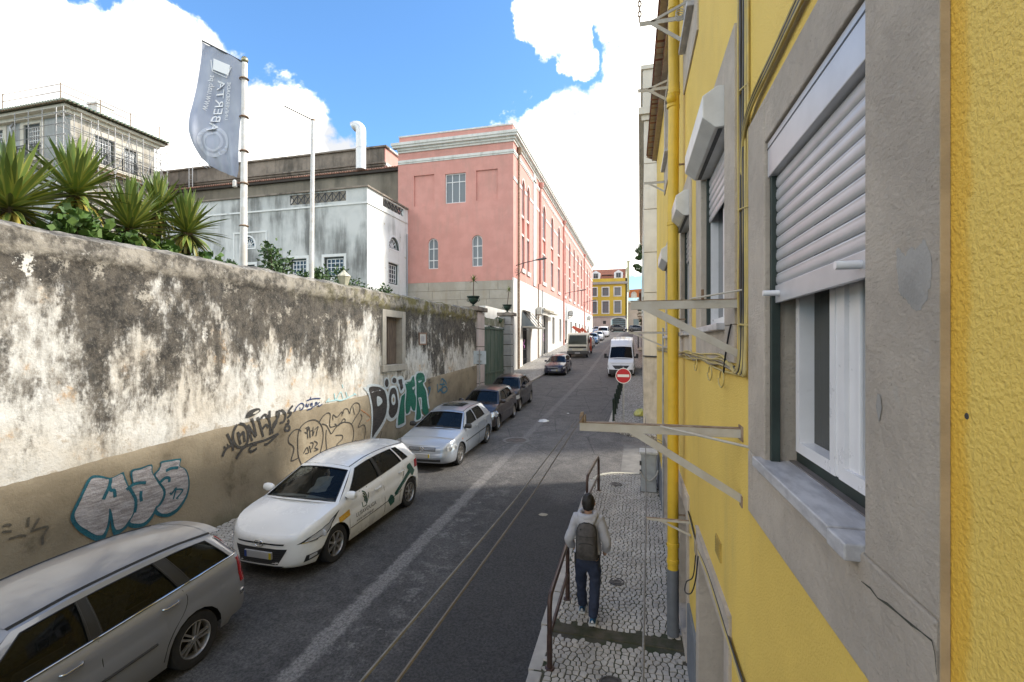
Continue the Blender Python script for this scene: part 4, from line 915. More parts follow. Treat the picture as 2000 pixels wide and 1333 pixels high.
GRAF_POLY = [
 ('teal', [(5.35,2.04),(5.47,2.01),(5.61,1.94),(5.72,1.96),(5.8,1.98),(5.82,1.92),(5.88,1.75),(5.91,1.64),(5.97,1.52),(5.99,1.41),(5.97,1.28),(5.91,1.17),(5.86,1.09),(5.77,1.04),(5.69,1.02),(5.65,1.05),(5.62,1.19),(5.61,1.29),(5.59,1.18),(5.55,1.08),(5.51,1.02),(5.4,1.05),(5.3,1.14),(5.18,1.27),(5.11,1.38),(5.07,1.48),(5.08,1.57),(5.13,1.68),(5.2,1.81),(5.27,1.96)]),
 ('teal', [(5.91,1.97),(6.07,1.98),(6.26,1.99),(6.27,1.88),(6.31,1.77),(6.39,1.65),(6.46,1.54),(6.48,1.44),(6.45,1.33),(6.39,1.27),(6.33,1.24),(6.31,1.16),(6.24,1.07),(6.14,1.01),(6.01,1.02),(5.9,1.07),(5.86,1.15),(5.83,1.27),(5.88,1.44),(5.86,1.55),(5.88,1.67),(5.91,1.71),(5.94,1.75)]),
 ('teal', [(6.42,2.0),(6.6,1.99),(6.78,1.97),(6.79,1.93),(6.77,1.84),(6.88,1.76),(6.94,1.63),(6.96,1.46),(6.93,1.29),(6.83,1.14),(6.71,1.04),(6.57,1.01),(6.44,1.05),(6.32,1.13),(6.29,1.24),(6.35,1.28),(6.44,1.39),(6.45,1.51),(6.39,1.61),(6.33,1.69),(6.29,1.81),(6.36,1.87),(6.41,1.93)]),
 ('silver', [(5.37,2.0),(5.48,1.97),(5.58,1.92),(5.61,1.92),(5.7,1.94),(5.78,1.95),(5.83,1.81),(5.9,1.65),(5.96,1.5),(5.97,1.39),(5.94,1.27),(5.88,1.19),(5.8,1.11),(5.71,1.1),(5.67,1.16),(5.65,1.27),(5.62,1.43),(5.59,1.47),(5.58,1.36),(5.56,1.23),(5.52,1.14),(5.48,1.11),(5.39,1.15),(5.28,1.26),(5.18,1.37),(5.13,1.47),(5.12,1.56),(5.17,1.66),(5.24,1.81),(5.32,1.96)]),
 ('silver', [(5.94,1.94),(6.07,1.95),(6.24,1.97),(6.25,1.87),(6.3,1.77),(6.37,1.64),(6.44,1.53),(6.46,1.44),(6.43,1.35),(6.37,1.28),(6.32,1.26),(6.28,1.19),(6.21,1.12),(6.11,1.07),(5.99,1.1),(5.9,1.16),(5.96,1.26),(6.0,1.4),(5.99,1.51),(5.94,1.64),(5.91,1.7),(5.96,1.74)]),
 ('silver', [(6.44,1.97),(6.6,1.96),(6.76,1.94),(6.75,1.84),(6.85,1.76),(6.91,1.64),(6.93,1.47),(6.89,1.3),(6.79,1.18),(6.68,1.1),(6.54,1.08),(6.42,1.12),(6.34,1.22),(6.41,1.26),(6.49,1.37),(6.5,1.5),(6.44,1.6),(6.39,1.68),(6.32,1.8),(6.39,1.86),(6.42,1.93)]),
 ('white', [(12.88,2.77),(13.18,2.78),(13.62,2.71),(13.96,2.54),(14.13,2.3),(14.16,1.95),(13.99,1.62),(13.76,1.39),(13.43,1.17),(13.18,1.05),(13.0,1.01),(13.06,1.37),(13.09,1.69),(13.06,2.02),(12.97,2.36),(12.85,2.56),(12.65,2.71),(12.85,2.71)]),
 ('white', [(14.04,2.31),(14.13,2.55),(14.37,2.63),(14.63,2.57),(14.78,2.38),(14.85,2.04),(14.81,1.76),(14.63,1.53),(14.3,1.46),(14.04,1.55),(13.96,1.73),(14.04,1.97)]),
 ('white', [(14.2,2.73),(14.19,2.65),(14.13,2.59),(14.05,2.56),(13.97,2.57),(13.89,2.61),(13.84,2.68),(13.82,2.76),(13.84,2.84),(13.89,2.9),(13.97,2.93),(14.05,2.93),(14.13,2.88),(14.19,2.81)]),
 ('white', [(14.72,2.77),(14.7,2.71),(14.64,2.67),(14.55,2.65),(14.45,2.65),(14.37,2.69),(14.31,2.74),(14.29,2.81),(14.31,2.87),(14.37,2.91),(14.45,2.93),(14.55,2.93),(14.64,2.89),(14.7,2.84)]),
 ('white', [(14.68,2.86),(15.13,2.87),(15.23,2.45),(14.95,2.3),(14.75,2.56)]),
 ('white', [(15.16,2.71),(15.6,2.74),(15.77,2.86),(15.98,2.87),(16.06,2.92),(16.2,2.99),(16.64,2.96),(16.93,2.79),(16.95,2.58),(16.79,2.49),(17.07,2.2),(17.17,1.78),(17.32,1.39),(17.32,1.26),(16.93,1.23),(16.64,1.35),(16.51,1.53),(16.46,1.94),(16.37,1.95),(16.51,1.57),(16.57,1.2),(15.98,1.2),(16.02,1.52),(15.77,1.59),(15.64,1.65),(15.64,1.53),(15.28,1.51),(15.24,1.59),(15.28,1.21),(14.63,1.19),(14.66,1.56),(14.81,1.98),(14.93,2.22),(15.24,2.37)]),
 ('black', [(12.97,2.68),(13.31,2.69),(13.72,2.59),(13.94,2.39),(14.01,2.07),(13.92,1.74),(13.66,1.47),(13.31,1.26),(13.12,1.15),(13.13,1.46),(13.17,1.84),(13.11,2.18),(13.03,2.42)]),
 ('black', [(14.13,2.27),(14.23,2.5),(14.41,2.55),(14.59,2.49),(14.7,2.24),(14.75,1.98),(14.68,1.74),(14.48,1.59),(14.27,1.58),(14.11,1.75),(14.16,1.98)]),
 ('black', [(14.13,2.73),(14.12,2.67),(14.09,2.63),(14.04,2.61),(13.98,2.61),(13.94,2.64),(13.9,2.69),(13.89,2.75),(13.9,2.81),(13.94,2.85),(13.98,2.87),(14.04,2.87),(14.09,2.84),(14.12,2.79)]),
 ('black', [(14.64,2.77),(14.63,2.73),(14.59,2.7),(14.53,2.69),(14.47,2.7),(14.42,2.72),(14.38,2.75),(14.37,2.79),(14.38,2.83),(14.42,2.86),(14.47,2.88),(14.53,2.87),(14.59,2.85),(14.63,2.81)]),
 ('black', [(14.77,2.79),(15.04,2.8),(15.1,2.49),(14.93,2.4)]),
 ('green', [(15.24,2.66),(15.66,2.67),(15.82,2.8),(15.95,2.81),(16.0,2.44),(15.98,2.23),(16.09,2.02),(16.02,1.6),(15.78,1.65),(15.66,1.8),(15.57,1.61),(15.31,1.57),(15.26,1.92),(15.34,2.36)]),
 ('green', [(14.98,2.21),(15.23,2.3),(15.2,1.93),(15.2,1.28),(14.72,1.25),(14.75,1.55),(14.89,1.97)]),
 ('green', [(16.16,2.89),(16.64,2.91),(16.83,2.77),(16.83,2.59),(16.66,2.5),(16.95,2.19),(17.04,1.77),(17.17,1.34),(16.93,1.29),(16.72,1.4),(16.6,1.56),(16.55,1.97),(16.37,2.02),(16.27,1.98),(16.44,1.58),(16.48,1.26),(16.09,1.24),(16.11,1.51),(16.15,1.97),(16.11,2.45)]),
 ('white', [(13.4,2.38),(13.66,2.28),(13.69,2.14),(13.43,2.06),(13.37,2.21)]),
 ('white', [(14.55,2.15),(14.54,2.07),(14.5,2.01),(14.44,1.98),(14.38,1.99),(14.32,2.03),(14.28,2.1),(14.27,2.18),(14.28,2.26),(14.32,2.32),(14.38,2.35),(14.44,2.34),(14.5,2.3),(14.54,2.23)]),
 ('tan', [(14.47,2.15),(14.46,2.12),(14.45,2.09),(14.42,2.08),(14.4,2.08),(14.37,2.1),(14.36,2.13),(14.35,2.17),(14.36,2.2),(14.37,2.22),(14.4,2.24),(14.42,2.23),(14.45,2.22),(14.46,2.19)]),
 ('white', [(16.28,2.63),(16.57,2.63),(16.34,2.57)]),
 ('white', [(15.78,2.44),(15.99,2.46),(15.85,2.35)]),
 ('tag', [(8.26,2.48),(8.33,2.59),(8.49,2.63),(8.62,2.62),(8.66,2.56),(8.55,2.51),(8.38,2.47),(8.27,2.47)]),
 ('pale', [(8.44,2.53),(8.53,2.57),(8.6,2.58),(8.61,2.56),(8.53,2.52)]),
]
GRAF_STROKE = [
 ('teal', 0.05, [(5.61,1.93),(5.59,1.82),(5.54,1.72),(5.5,1.64)]),
 ('teal', 0.05, [(5.59,1.82),(5.61,1.75),(5.66,1.73),(5.67,1.62)]),
 ('teal', 0.05, [(5.84,1.69),(5.95,1.74),(6.05,1.74),(6.16,1.71)]),
 ('teal', 0.05, [(6.08,1.6),(6.07,1.52),(6.08,1.43)]),
 ('teal', 0.05, [(6.5,1.82),(6.6,1.84),(6.73,1.82)]),
 ('teal', 0.05, [(6.4,1.65),(6.49,1.7),(6.56,1.68),(6.56,1.61)]),
 ('teal', 0.05, [(5.88,1.72),(5.98,1.52),(5.99,1.41),(5.97,1.28)]),
 ('teal', 0.028, [(6.58,1.42),(6.61,1.39),(6.69,1.48),(6.64,1.29)]),
 ('teal', 0.028, [(6.68,1.45),(6.82,1.4),(6.69,1.28)]),
 ('teal', 0.028, [(6.72,1.28),(6.73,1.27)]),
 ('white', 0.05, [(13.03,2.17),(13.4,2.21)]),
 ('blue', 0.07, [(18.03,2.39),(18.09,2.06),(18.3,2.17)]),
 ('blue', 0.07, [(18.36,2.43),(18.47,2.56),(18.81,2.44),(18.98,2.29)]),
 ('blue', 0.07, [(18.25,2.35),(18.81,2.31)]),
 ('blue', 0.07, [(18.2,2.09),(18.81,2.22),(19.04,2.06),(18.69,1.96),(18.36,2.12)]),
 ('blue', 0.07, [(18.47,1.94),(18.52,2.24),(18.69,2.49)]),
 ('blue', 0.07, [(17.12,2.28),(17.32,2.32),(17.27,2.14),(17.12,1.99)]),
 ('blue', 0.07, [(17.22,2.23),(17.36,2.23)]),
 ('black', 0.03, [(17.07,2.57),(17.32,2.62),(17.17,2.5),(17.43,2.5)]),
 ('tag', 0.055, [(7.67,1.8),(7.71,1.88),(7.79,1.95),(7.94,1.99)]),
 ('tag', 0.055, [(7.78,2.23),(7.85,2.1),(7.92,1.96),(7.93,1.86)]),
 ('tag', 0.055, [(8.02,2.37),(7.94,2.25),(7.93,2.09),(8.01,1.94),(8.14,1.88),(8.26,1.92),(8.31,2.05),(8.29,2.22),(8.2,2.34),(8.08,2.38)]),
 ('tag', 0.055, [(8.04,2.22),(8.08,2.06),(8.12,1.95)]),
 ('tag', 0.055, [(8.04,2.2),(8.12,2.14),(8.19,2.19),(8.22,1.98)]),
 ('tag', 0.055, [(8.31,2.32),(8.35,2.16),(8.42,1.96)]),
 ('tag', 0.055, [(8.33,2.29),(8.49,2.07),(8.53,2.04)]),
 ('tag', 0.055, [(8.42,2.44),(8.49,2.22),(8.53,2.04)]),
 ('tag', 0.055, [(8.58,2.44),(8.65,2.23),(8.73,1.99)]),
 ('tag', 0.055, [(8.67,2.4),(8.79,2.46),(8.88,2.37),(8.93,2.2),(8.93,2.0)]),
 ('tag', 0.055, [(8.69,2.15),(8.81,2.24),(8.88,2.16)]),
 ('tag', 0.055, [(8.93,2.53),(8.92,2.37)]),
 ('tag', 0.055, [(9.0,2.01),(9.03,2.21),(9.18,2.35),(9.23,2.51)]),
 ('tag', 0.055, [(9.15,2.5),(9.13,2.26),(9.03,2.13)]),
 ('tag', 0.055, [(9.23,2.21),(9.36,2.23),(9.41,2.37),(9.33,2.48),(9.23,2.47)]),
 ('tag', 0.055, [(9.47,2.29),(9.6,2.38),(9.52,2.43),(9.66,2.55)]),
 ('tag', 0.055, [(9.41,2.14),(9.52,2.17),(9.49,2.25)]),
 ('tag', 0.055, [(9.39,2.07),(9.47,2.12),(9.55,2.06),(9.52,1.99),(9.41,2.01),(9.39,2.07)]),
 ('tag', 0.055, [(8.0,1.68),(8.16,1.84),(8.38,1.9),(8.79,1.91),(9.18,1.98)]),
 ('tag', 0.055, [(9.18,1.98),(8.88,1.82),(8.76,1.82)]),
 ('tag', 0.055, [(8.33,1.79),(8.42,1.87),(8.55,1.86)]),
 ('tag', 0.055, [(8.33,1.77),(8.42,1.74),(8.55,1.78)]),
 ('tag', 0.055, [(7.7,1.97),(7.74,1.98)]),
 ('tag', 0.055, [(7.79,2.0),(7.81,2.01)]),
 ('tag', 0.026, [(10.0,1.02),(9.85,1.31),(9.82,1.61),(9.85,1.9),(10.0,2.05),(10.27,2.11),(10.52,2.07),(10.71,1.91),(10.78,1.67),(10.74,1.43),(10.61,1.12)]),
 ('tag', 0.026, [(9.94,1.9),(9.82,1.97),(9.66,1.95),(9.52,1.84),(9.52,1.71),(9.68,1.58),(9.67,1.45),(9.6,1.27),(9.82,1.28)]),
 ('tag', 0.026, [(10.61,1.99),(10.74,2.12),(10.95,2.2),(11.07,2.14),(11.05,1.95),(11.08,1.81),(11.37,1.81)]),
 ('tag', 0.026, [(10.74,1.95),(10.91,1.88),(11.01,1.76),(11.12,1.63),(11.3,1.75),(11.52,1.85),(11.82,1.82),(12.05,1.72),(12.16,1.49),(12.1,1.25),(11.97,1.09)]),
 ('tag', 0.026, [(10.91,1.77),(10.89,1.56),(10.93,1.2)]),
 ('tag', 0.026, [(11.3,1.55),(11.59,1.5),(11.59,1.39),(11.37,1.3),(11.26,1.12)]),
 ('tag', 0.026, [(11.19,1.97),(11.19,2.12),(11.37,2.03),(11.59,2.15),(11.59,2.02)]),
 ('tag', 0.026, [(11.63,2.08),(11.7,2.2),(11.86,2.18),(11.94,2.04),(12.02,2.21),(12.22,2.31),(12.43,2.25),(12.45,2.06),(12.22,1.88),(12.05,1.74)]),
 ('tag', 0.026, [(12.51,1.96),(12.57,1.83),(12.38,1.59),(12.64,1.62),(12.75,1.51),(12.73,1.27),(12.6,1.1),(12.38,1.1),(12.22,1.25)]),
 ('tag', 0.026, [(12.1,2.22),(12.18,1.98)]),
 ('tag', 0.026, [(11.26,1.87),(11.44,1.79),(11.66,1.94),(11.74,1.86),(11.44,1.82)]),
 ('tag', 0.026, [(10.09,1.94),(10.21,1.96),(10.15,1.82),(10.07,1.86)]),
 ('tag', 0.026, [(10.15,1.95),(10.18,1.68)]),
 ('tag', 0.026, [(10.24,1.95),(10.27,1.68),(10.25,1.83),(10.36,1.85)]),
 ('tag', 0.026, [(10.39,1.93),(10.36,1.71),(10.42,1.82)]),
 ('tag', 0.026, [(10.45,1.85),(10.58,1.91),(10.53,1.8),(10.49,1.68)]),
 ('tag', 0.026, [(10.03,1.35),(10.15,1.47),(10.21,1.33),(10.09,1.33)]),
 ('tag', 0.026, [(10.24,1.49),(10.3,1.31)]),
 ('tag', 0.026, [(10.27,1.56),(10.39,1.52),(10.33,1.39)]),
 ('tag', 0.026, [(10.42,1.57),(10.55,1.49),(10.45,1.4),(10.58,1.33),(10.42,1.32)]),
 ('navy', 0.03, [(9.7,2.4),(9.82,2.51),(9.97,2.57),(10.06,2.5),(9.94,2.41),(9.91,2.48)]),
 ('navy', 0.03, [(10.12,2.46),(10.15,2.53),(10.19,2.45),(10.24,2.53)]),
 ('navy', 0.03, [(10.33,2.46),(10.3,2.51),(10.36,2.52),(10.35,2.43),(10.41,2.44)]),
 ('navy', 0.03, [(10.47,2.43),(10.49,2.53),(10.55,2.5),(10.49,2.46)]),
 ('navy', 0.03, [(10.65,2.52),(10.57,2.46),(10.63,2.42),(10.74,2.46)]),
 ('navy', 0.03, [(10.15,2.61),(10.39,2.63),(10.68,2.61)]),
 ('navy', 0.03, [(10.31,2.69),(10.27,2.61)]),
 ('navy', 0.03, [(10.16,2.38),(10.33,2.4)]),
 ('cyan', 0.035, [(10.91,2.48),(11.05,2.57)]),
 ('cyan', 0.035, [(10.98,2.49),(11.37,2.49),(11.59,2.46),(12.26,2.56)]),
 ('cyan', 0.035, [(11.26,2.68),(11.33,2.49),(11.55,2.69),(11.66,2.5)]),
 ('cyan', 0.035, [(11.61,2.89),(11.66,2.79)]),
 ('cyan', 0.035, [(11.78,2.67),(11.86,2.5)]),
 ('cyan', 0.035, [(12.18,2.59),(12.3,2.53)]),
 ('orange', 0.02, [(12.51,2.08),(13.04,1.78),(12.81,1.69)]),
 ('faint', 0.03, [(4.31,1.67),(4.37,1.67),(4.39,1.64)]),
 ('faint', 0.03, [(4.3,1.6),(4.4,1.57)]),
 ('faint', 0.03, [(4.58,1.69),(4.57,1.56)]),
 ('faint', 0.03, [(4.7,1.64),(4.62,1.51)]),
 ('faint', 0.03, [(4.6,1.49),(4.79,1.49),(4.74,1.38),(4.73,1.26)]),
 ('faint', 0.03, [(4.37,1.48),(4.49,1.48),(4.55,1.45)]),
]

lay = {}
ORDER = ['teal', 'white', 'silver', 'black', 'green', 'tag', 'tan', 'pale']
def on_wall(mb, pts, lift):
    """a painted shape: triangulated, then cut finer so that it follows the uneven plaster"""
    import bmesh
    b = bmesh.new(); vs = [b.verts.new((0, p[0], p[1])) for p in pts]
    for t in tessellate_polygon([[Vector((p[0], p[1], 0)) for p in pts]]):
        try: b.faces.new([vs[i] for i in t])
        except ValueError: pass
    for _ in range(2):
        ed = [e for e in b.edges if e.calc_length() > .14]
        if ed: bmesh.ops.subdivide_edges(b, edges=ed, cuts=1); bmesh.ops.triangulate(b, faces=b.faces)
    b.verts.index_update(); mb.add([(gx(v.co.y, v.co.z)+lift, v.co.y, v.co.z) for v in b.verts], [tuple(v.index for v in f.verts) for f in b.faces]); b.free()
for i, (c, pts) in enumerate(GRAF_POLY):
    hole = c == 'white' and i > 12
    q = [(p.y, p.z) for p in catmull([(0, y, z) for y, z in pts], 3, True)] if c not in ('black', 'green') or len(pts) > 9 else pts
    m = MB(); on_wall(m, q, .003*({'teal': 1, 'white': 1, 'silver': 2, 'black': 2.2, 'green': 2.2, 'tag': 1, 'tan': 4, 'pale': 2}[c]) + (.006 if hole else 0) + .0003*i)
    part('graffiti_letter' if c in ('silver', 'black', 'green') else 'graffiti_outline', m, GCOL[c], gw_, fix=True)
byc = {}
for c, w, pts in GRAF_STROKE: byc.setdefault(c, []).append((w, pts))
for c, L in byc.items():
    for w, pts in L:
        q = catmull([(0, y, z) for y, z in pts], 4) if len(pts) > 2 else [Vector((0, y, z)) for y, z in pts]
        m = MB(); m.ribbon([(gx(p.y, p.z)+(.010 if c in ('teal', 'white') else .004), p.y, p.z) for p in q], w, (1, 0, 0)); part('graffiti_stroke', m, GCOL[c], gw_)

# garden behind the wall
structure('garden_terrace', MB().grid(lambda u, v: (v, u, 4.45), [-12, 5, 15, 22.6], [-80, -50, -20, WALLX-.45]).grid(lambda u, v: (v, u, 4.45), [22.6, 30, 37.2], [-80, -50, -20, -10.25]).add([(-10.25,22.6,0),(-10.25,37.2,0),(-10.25,37.2,4.45),(-10.25,22.6,4.45)], [(0,1,2,3)]).add([(WALLX-.45,22.6,0),(-10.25,22.6,0),(-10.25,22.6,4.45),(WALLX-.45,22.6,4.45)], [(0,1,2,3)]), EARTH)
rn = random.Random(11)
def leafcol(name, a, b, edge=None):
    t = NT(name); v = t.coord(); o = t.n('ShaderNodeSeparateXYZ'); t.t.links.new(v, o.inputs[0])
    c = t.mix(t.noise(t.coord(world=True), 2.3, 4), a, b); hs = t.n('ShaderNodeHueSaturation'); t.set(hs.inputs['Color'], c); t.set(hs.inputs['Value'], t.math('MULTIPLY_ADD', t.rand(), .7, .65)); c = hs.outputs[0]
    if edge: c = t.mix(t.step(t.math('ABSOLUTE', o.outputs[0]), .020, .032, 0, .8), c, edge)
    return t.out(c, .42, None, Subsurface_Weight=.0)
BLADE = leafcol('yucca_green', (.10,.165,.035), (.16,.21,.05), (.34,.34,.08)); BLADEOLD = leafcol('yucca_yellow', (.30,.26,.05), (.38,.30,.07))
BARK = plain('grey_bark', (.16,.125,.09), .9, scale=9, bump=.6, bscale=30)
def blade(L, w, bend, fold=.35):
    m = MB(); n = 7
    for i in range(n+1):
        t = i/n; ww = w*(.55+.45*math.sin(min(1, t*1.7+.15)*math.pi/1.6))*(1 if t < .45 else max(.02, 1-((t-.45)/.55)**1.6)); y = L*t*(1-.12*bend*t); z = -bend*L*t*t*.5
        m.v += [(-ww, y, z+fold*ww), (0, y, z), (ww, y, z+fold*ww)]
        if i: a = 3*(i-1); m.f += [(a, a+1, a+4, a+3), (a+1, a+2, a+5, a+4)]
    return m
BL = [mesh('leaf', blade(1, .050, b), BLADE, 80) for b in (.05, .25, .5)]; BLO = [mesh('leaf', blade(1, .046, b), BLADEOLD, 80) for b in (.6, .95)]
def yucca(x, y, zc, rad, n, label, h):
    t = thing('yucca', label, 'yucca plant', (x, y, 4.45), 'yuccas above the garden wall')
    part('trunk', MB().tube(catmull([(x+.1, y-.1, 4.4), (x-.05, y, (4.45+zc)/2), (x, y, zc-.05)], 4), [.09+.02*math.sin(k) for k in range(9)], 8), BARK, t, 60)
    for i in range(n):
        f = (i+.5)/n; el = R(88-140*f**1.15)+rn.uniform(-.12, .12); az = i*2.399963+rn.uniform(-.2, .2); old = f > .8
        me = BLO[rn.randrange(2)] if old and rn.random() < .75 else BL[0 if el > .7 else 1 if el > -.1 else 2]
        s = rad*rn.uniform(.82, 1.12)*(1 if f < .75 else .8)
        d = Vector((math.cos(el)*math.cos(az), math.cos(el)*math.sin(az), math.sin(el)))
        q = d.to_track_quat('Y', 'Z')
        o = share('leaf', me, t, (d.x*.05, d.y*.05, zc-4.45+d.z*.06-.12*f)); o.rotation_mode = 'QUATERNION'; o.rotation_quaternion = q; o.scale = (s*1.15, s, s)
yucca(-9.6, 5.35, 6.2, .98, 150, 'large yucca cut by the left border, spreading over the wall', 1.7)
yucca(-9.75, 6.35, 6.72, .90, 140, 'tallest yucca with a bare trunk standing above the wall', 2.2)
yucca(-9.4, 7.05, 6.25, .85, 130, 'low yucca between the tall one and the right-hand pair', 1.8)
yucca(-9.9, 8.0, 6.85, .74, 110, 'upright yucca just behind the outermost one', 2.3)
yucca(-9.45, 8.3, 6.45, .82, 140, 'outermost yucca of the row, nearest the banner pole', 2.0)
def bush(name, x, y, z0, w, h, n, ls, mat_, label, cat, group, stems=5, top=.5, seed=0, wide=.5):
    """stems with leaves set along branching twigs"""
    r_ = random.Random(seed); t = thing(name, label, cat, (x, y, z0), group); sm = MB(); lm = MB()
    for s in range(stems):
        a = r_.uniform(0, 6.283); rr = r_.uniform(.15, 1)*w; tip = Vector((x+rr*math.cos(a), y+rr*math.sin(a), z0+h*r_.uniform(.6, 1)))
        b = Vector((x+.1*rr*math.cos(a), y+.1*rr*math.sin(a), z0)); mid = (b+tip)/2+Vector((0,0,.12*h)); c = catmull([b, mid, tip], 5); sm.tube(c, [.022-.0015*k for k in range(len(c))], 5)
        for k in range(int(n/stems)):
            f = r_.uniform(.25, 1)**.8; p = c[min(len(c)-1, int(f*(len(c)-1)+.5))]+Vector((r_.gauss(0,.13), r_.gauss(0,.13), r_.gauss(0,.11)))*(w*1.1)
            d = Vector((r_.uniform(-1,1), r_.uniform(-1,1), r_.uniform(-.2,.9))).normalized(); u = d.orthogonal(); u.rotate(Matrix.Rotation(r_.uniform(0,6.28), 3, d)); L = ls*r_.uniform(.6, 1.25); q = p+d*L
            lm.add([p, p+d*L*.45+u*L*wide*.5, q, p+d*L*.45-u*L*wide*.5+Vector((0,0,-L*.06))], [(0,1,2),(0,2,3)])
    part('stem', sm, BARK, t); part('foliage', lm, mat_, t, kind='stuff'); return t
def foliage(name, a, b, c):
    t = NT(name); v = t.coord(world=True); g = t.n('ShaderNodeNewGeometry').outputs['Random Per Island']
    cc = t.mix(t.step(g, .2, .8), a, b); cc = t.mix(t.step(t.noise(v, 1.8, 3), .5, .7, 0, .7), cc, c); return t.out(cc, .5)
FOL1 = foliage('garden_leaf', (.055,.12,.022), (.12,.20,.045), (.09,.16,.03)); FOL2 = foliage('oleander_leaf', (.040,.085,.022), (.085,.145,.040), (.06,.10,.03)); FOLD = foliage('dark_leaf', (.025,.055,.016), (.05,.09,.028), (.035,.07,.02))
for k, (x, y, w, h) in enumerate(((-9.3, 6.1, .6, 1.75), (-9.2, 7.0, .55, 1.5), (-9.25, 7.8, .6, 1.7), (-9.2, 8.7, .5, 1.25))):
    bush('leafy_shrub', x, y, 4.45, w*1.25, h, 1500, .16, FOL1, ('broad-leaved shrub under the tallest yucca', 'broad-leaved shrub below the low yucca', 'broad-leaved shrub between the last two yuccas', 'broad-leaved shrub at the foot of the outermost yucca')[k], 'shrub', 'shrubs under the yuccas', 8, seed=20+k, wide=.75)
for k, (x, y, w, h) in enumerate(((-10.2, 10.5, .3, 1.75), (-10.4, 12.0, .65, 2.35), (-10.3, 13.0, .6, 1.85), (-10.4, 14.5, .65, 2.1), (-10.4, 16.4, .75, 2.1), (-10.3, 17.6, .7, 1.9), (-10.1, 20.8, .4, 1.5))):
    bush('garden_bush', x, y, 4.45, w*1.05, h, 1700, .13, FOL2, ('small bush tip beside the banner pole', 'tallest bush with an upright shoot between the two poles', 'bush left of the bare flagpole foot', 'bush right of the bare flagpole foot', 'broad bush beside the garden lantern', 'bush in front of the white annex side wall', 'little bush near the urn at the wall end')[k], 'bush', 'bushes along the top of the garden wall', 7, seed=40+k, wide=.45)
lt = thing('garden_lantern', 'cream garden lantern peeping over the wall top', 'lantern', (-9.2, 13.65, 4.45))
part('post', MB().tube([(-9.2,13.65,4.45),(-9.2,13.65,5.85)], .04, 8), DKGREY, lt)
part('glass_body', MB().lathe([(.10,5.82),(.19,6.12),(.20,6.16)], 8, (-9.2,13.65,0)), plain('cream_glass', (.62,.58,.42), .35), lt)
part('lid', MB().lathe([(.22,6.16),(.20,6.2),(.06,6.32),(.03,6.36),(0,6.38)], 8, (-9.2,13.65,0)), plain('cream_metal', (.60,.56,.42), .5), lt)

# flagpoles and banner
POLE = plain('white_pole', (.74,.73,.71), .4, var=.06, col2=(.62,.58,.52), scale=4)
fp1 = thing('flagpole', 'thick white flagpole carrying the grey banner', 'flagpole', (-9.5, 9.87, 4.45))
part('shaft', MB().tube([(-9.5,9.87,4.45),(-9.5,9.92,10.98)], [.095,.065], 14), POLE, fp1, 60)
part('finial', MB().lathe([(0,0),(.07,.02),(.085,.08),(.06,.14),(.02,.16),(0,.17)], 12, (-9.5,9.92,10.98)), plain('brass_ball', (.35,.32,.2), .3, .6), fp1, 60)
for z in (10.55, 9.6, 8.75, 7.95, 6.9): part('clamp_ring', MB().lathe([(.09,0),(.115,.02),(.09,.05)], 14, (-9.5,9.90,z)), RUSTY, fp1)
part('cable_weight', MB().lathe([(0,0),(.05,.02),(.05,.16),(.02,.2)], 8, (-9.66,9.78,7.85)), POLE, fp1)
fp2 = thing('flagpole', 'slimmer bare flagpole with a thin banner arm', 'flagpole', (-9.5, 12.45, 4.45))
part('shaft', MB().tube([(-9.5,12.43,4.45),(-9.5,12.52,10.7)], [.075,.055], 12), POLE, fp2, 60)
part('arm', MB().tube([(-9.5,12.52,10.72),(-10.05,11.95,10.95)], .018, 6), DKGREY, fp2)
part('cap', MB().lathe([(.06,0),(.06,.05),(0,.07)], 10, (-9.5,12.52,10.7)), RUSTY, fp2)
K_ = .01268; FO = Vector((-9.5, 9.9, 0)); FR = Vector((.967, .256, 0)).normalized(); FN = Vector((.256, -.967, 0)).normalized()
def flagpt(px, py, lift=0):
    a = (px-475)*K_; z = 4+(672-py)*K_; u = max(0, min(1, (473-px)/85)); v = (py-80)/270
    w = u*(.11*math.sin(5.2*u+3*v+.4)+.055*math.sin(12*u-7*v))+.22*u*v*v*math.sin(9*v+2*u)+.05*v*v*math.sin(26*u+9*v)
    return FO+FR*a+Vector((0,0,z))+FN*(w+lift)
FL = [(388,76),(386,110),(383,150),(380,190),(378,225),(380,262),(387,290),(394,310),(408,324),(430,334),(459,346)]; FRr = [(474,122),(473,145),(472,170),(471,195),(470,220),(468,245),(467,270),(465,295),(464,315),(463,332),(461,346)]
def flags(u, v):
    k = min(9, int(v*10)); f = v*10-k; l = Vector(FL[k]).lerp(Vector(FL[k+1]), f); r = Vector(FRr[k]).lerp(Vector(FRr[k+1]), f); p = r.lerp(l, u); return flagpt(p.x, p.y)
def m_banner():
    t = NT('banner_cloth'); v = t.coord(world=True); c = t.mix(t.step(t.noise(v, 1.1, 3), .35, .65), (.34,.37,.45), (.44,.47,.54))
    return t.out(c, .75, t.bump(t.noise(t.coord((1,1,.4), world=True), 5, 4), .35, .05))
bn = thing('banner_flag', 'grey university banner with mirrored white lettering hanging from the flagpole', 'flag', (-9.6, 9.8, 8.1))
part('cloth', MB().grid(flags, [i/30 for i in range(31)], [i/60 for i in range(61)]), m_banner(), bn, 80)
part('top_arm', MB().tube([flagpt(477,123),flagpt(430,98,.02),flagpt(388,74)], .022, 6), DKGREY, bn)
PRINT = plain('white_print', (.88,.88,.88), .7, var=.0); PRINT2 = plain('pale_print', (.56,.59,.655), .75, var=.02)
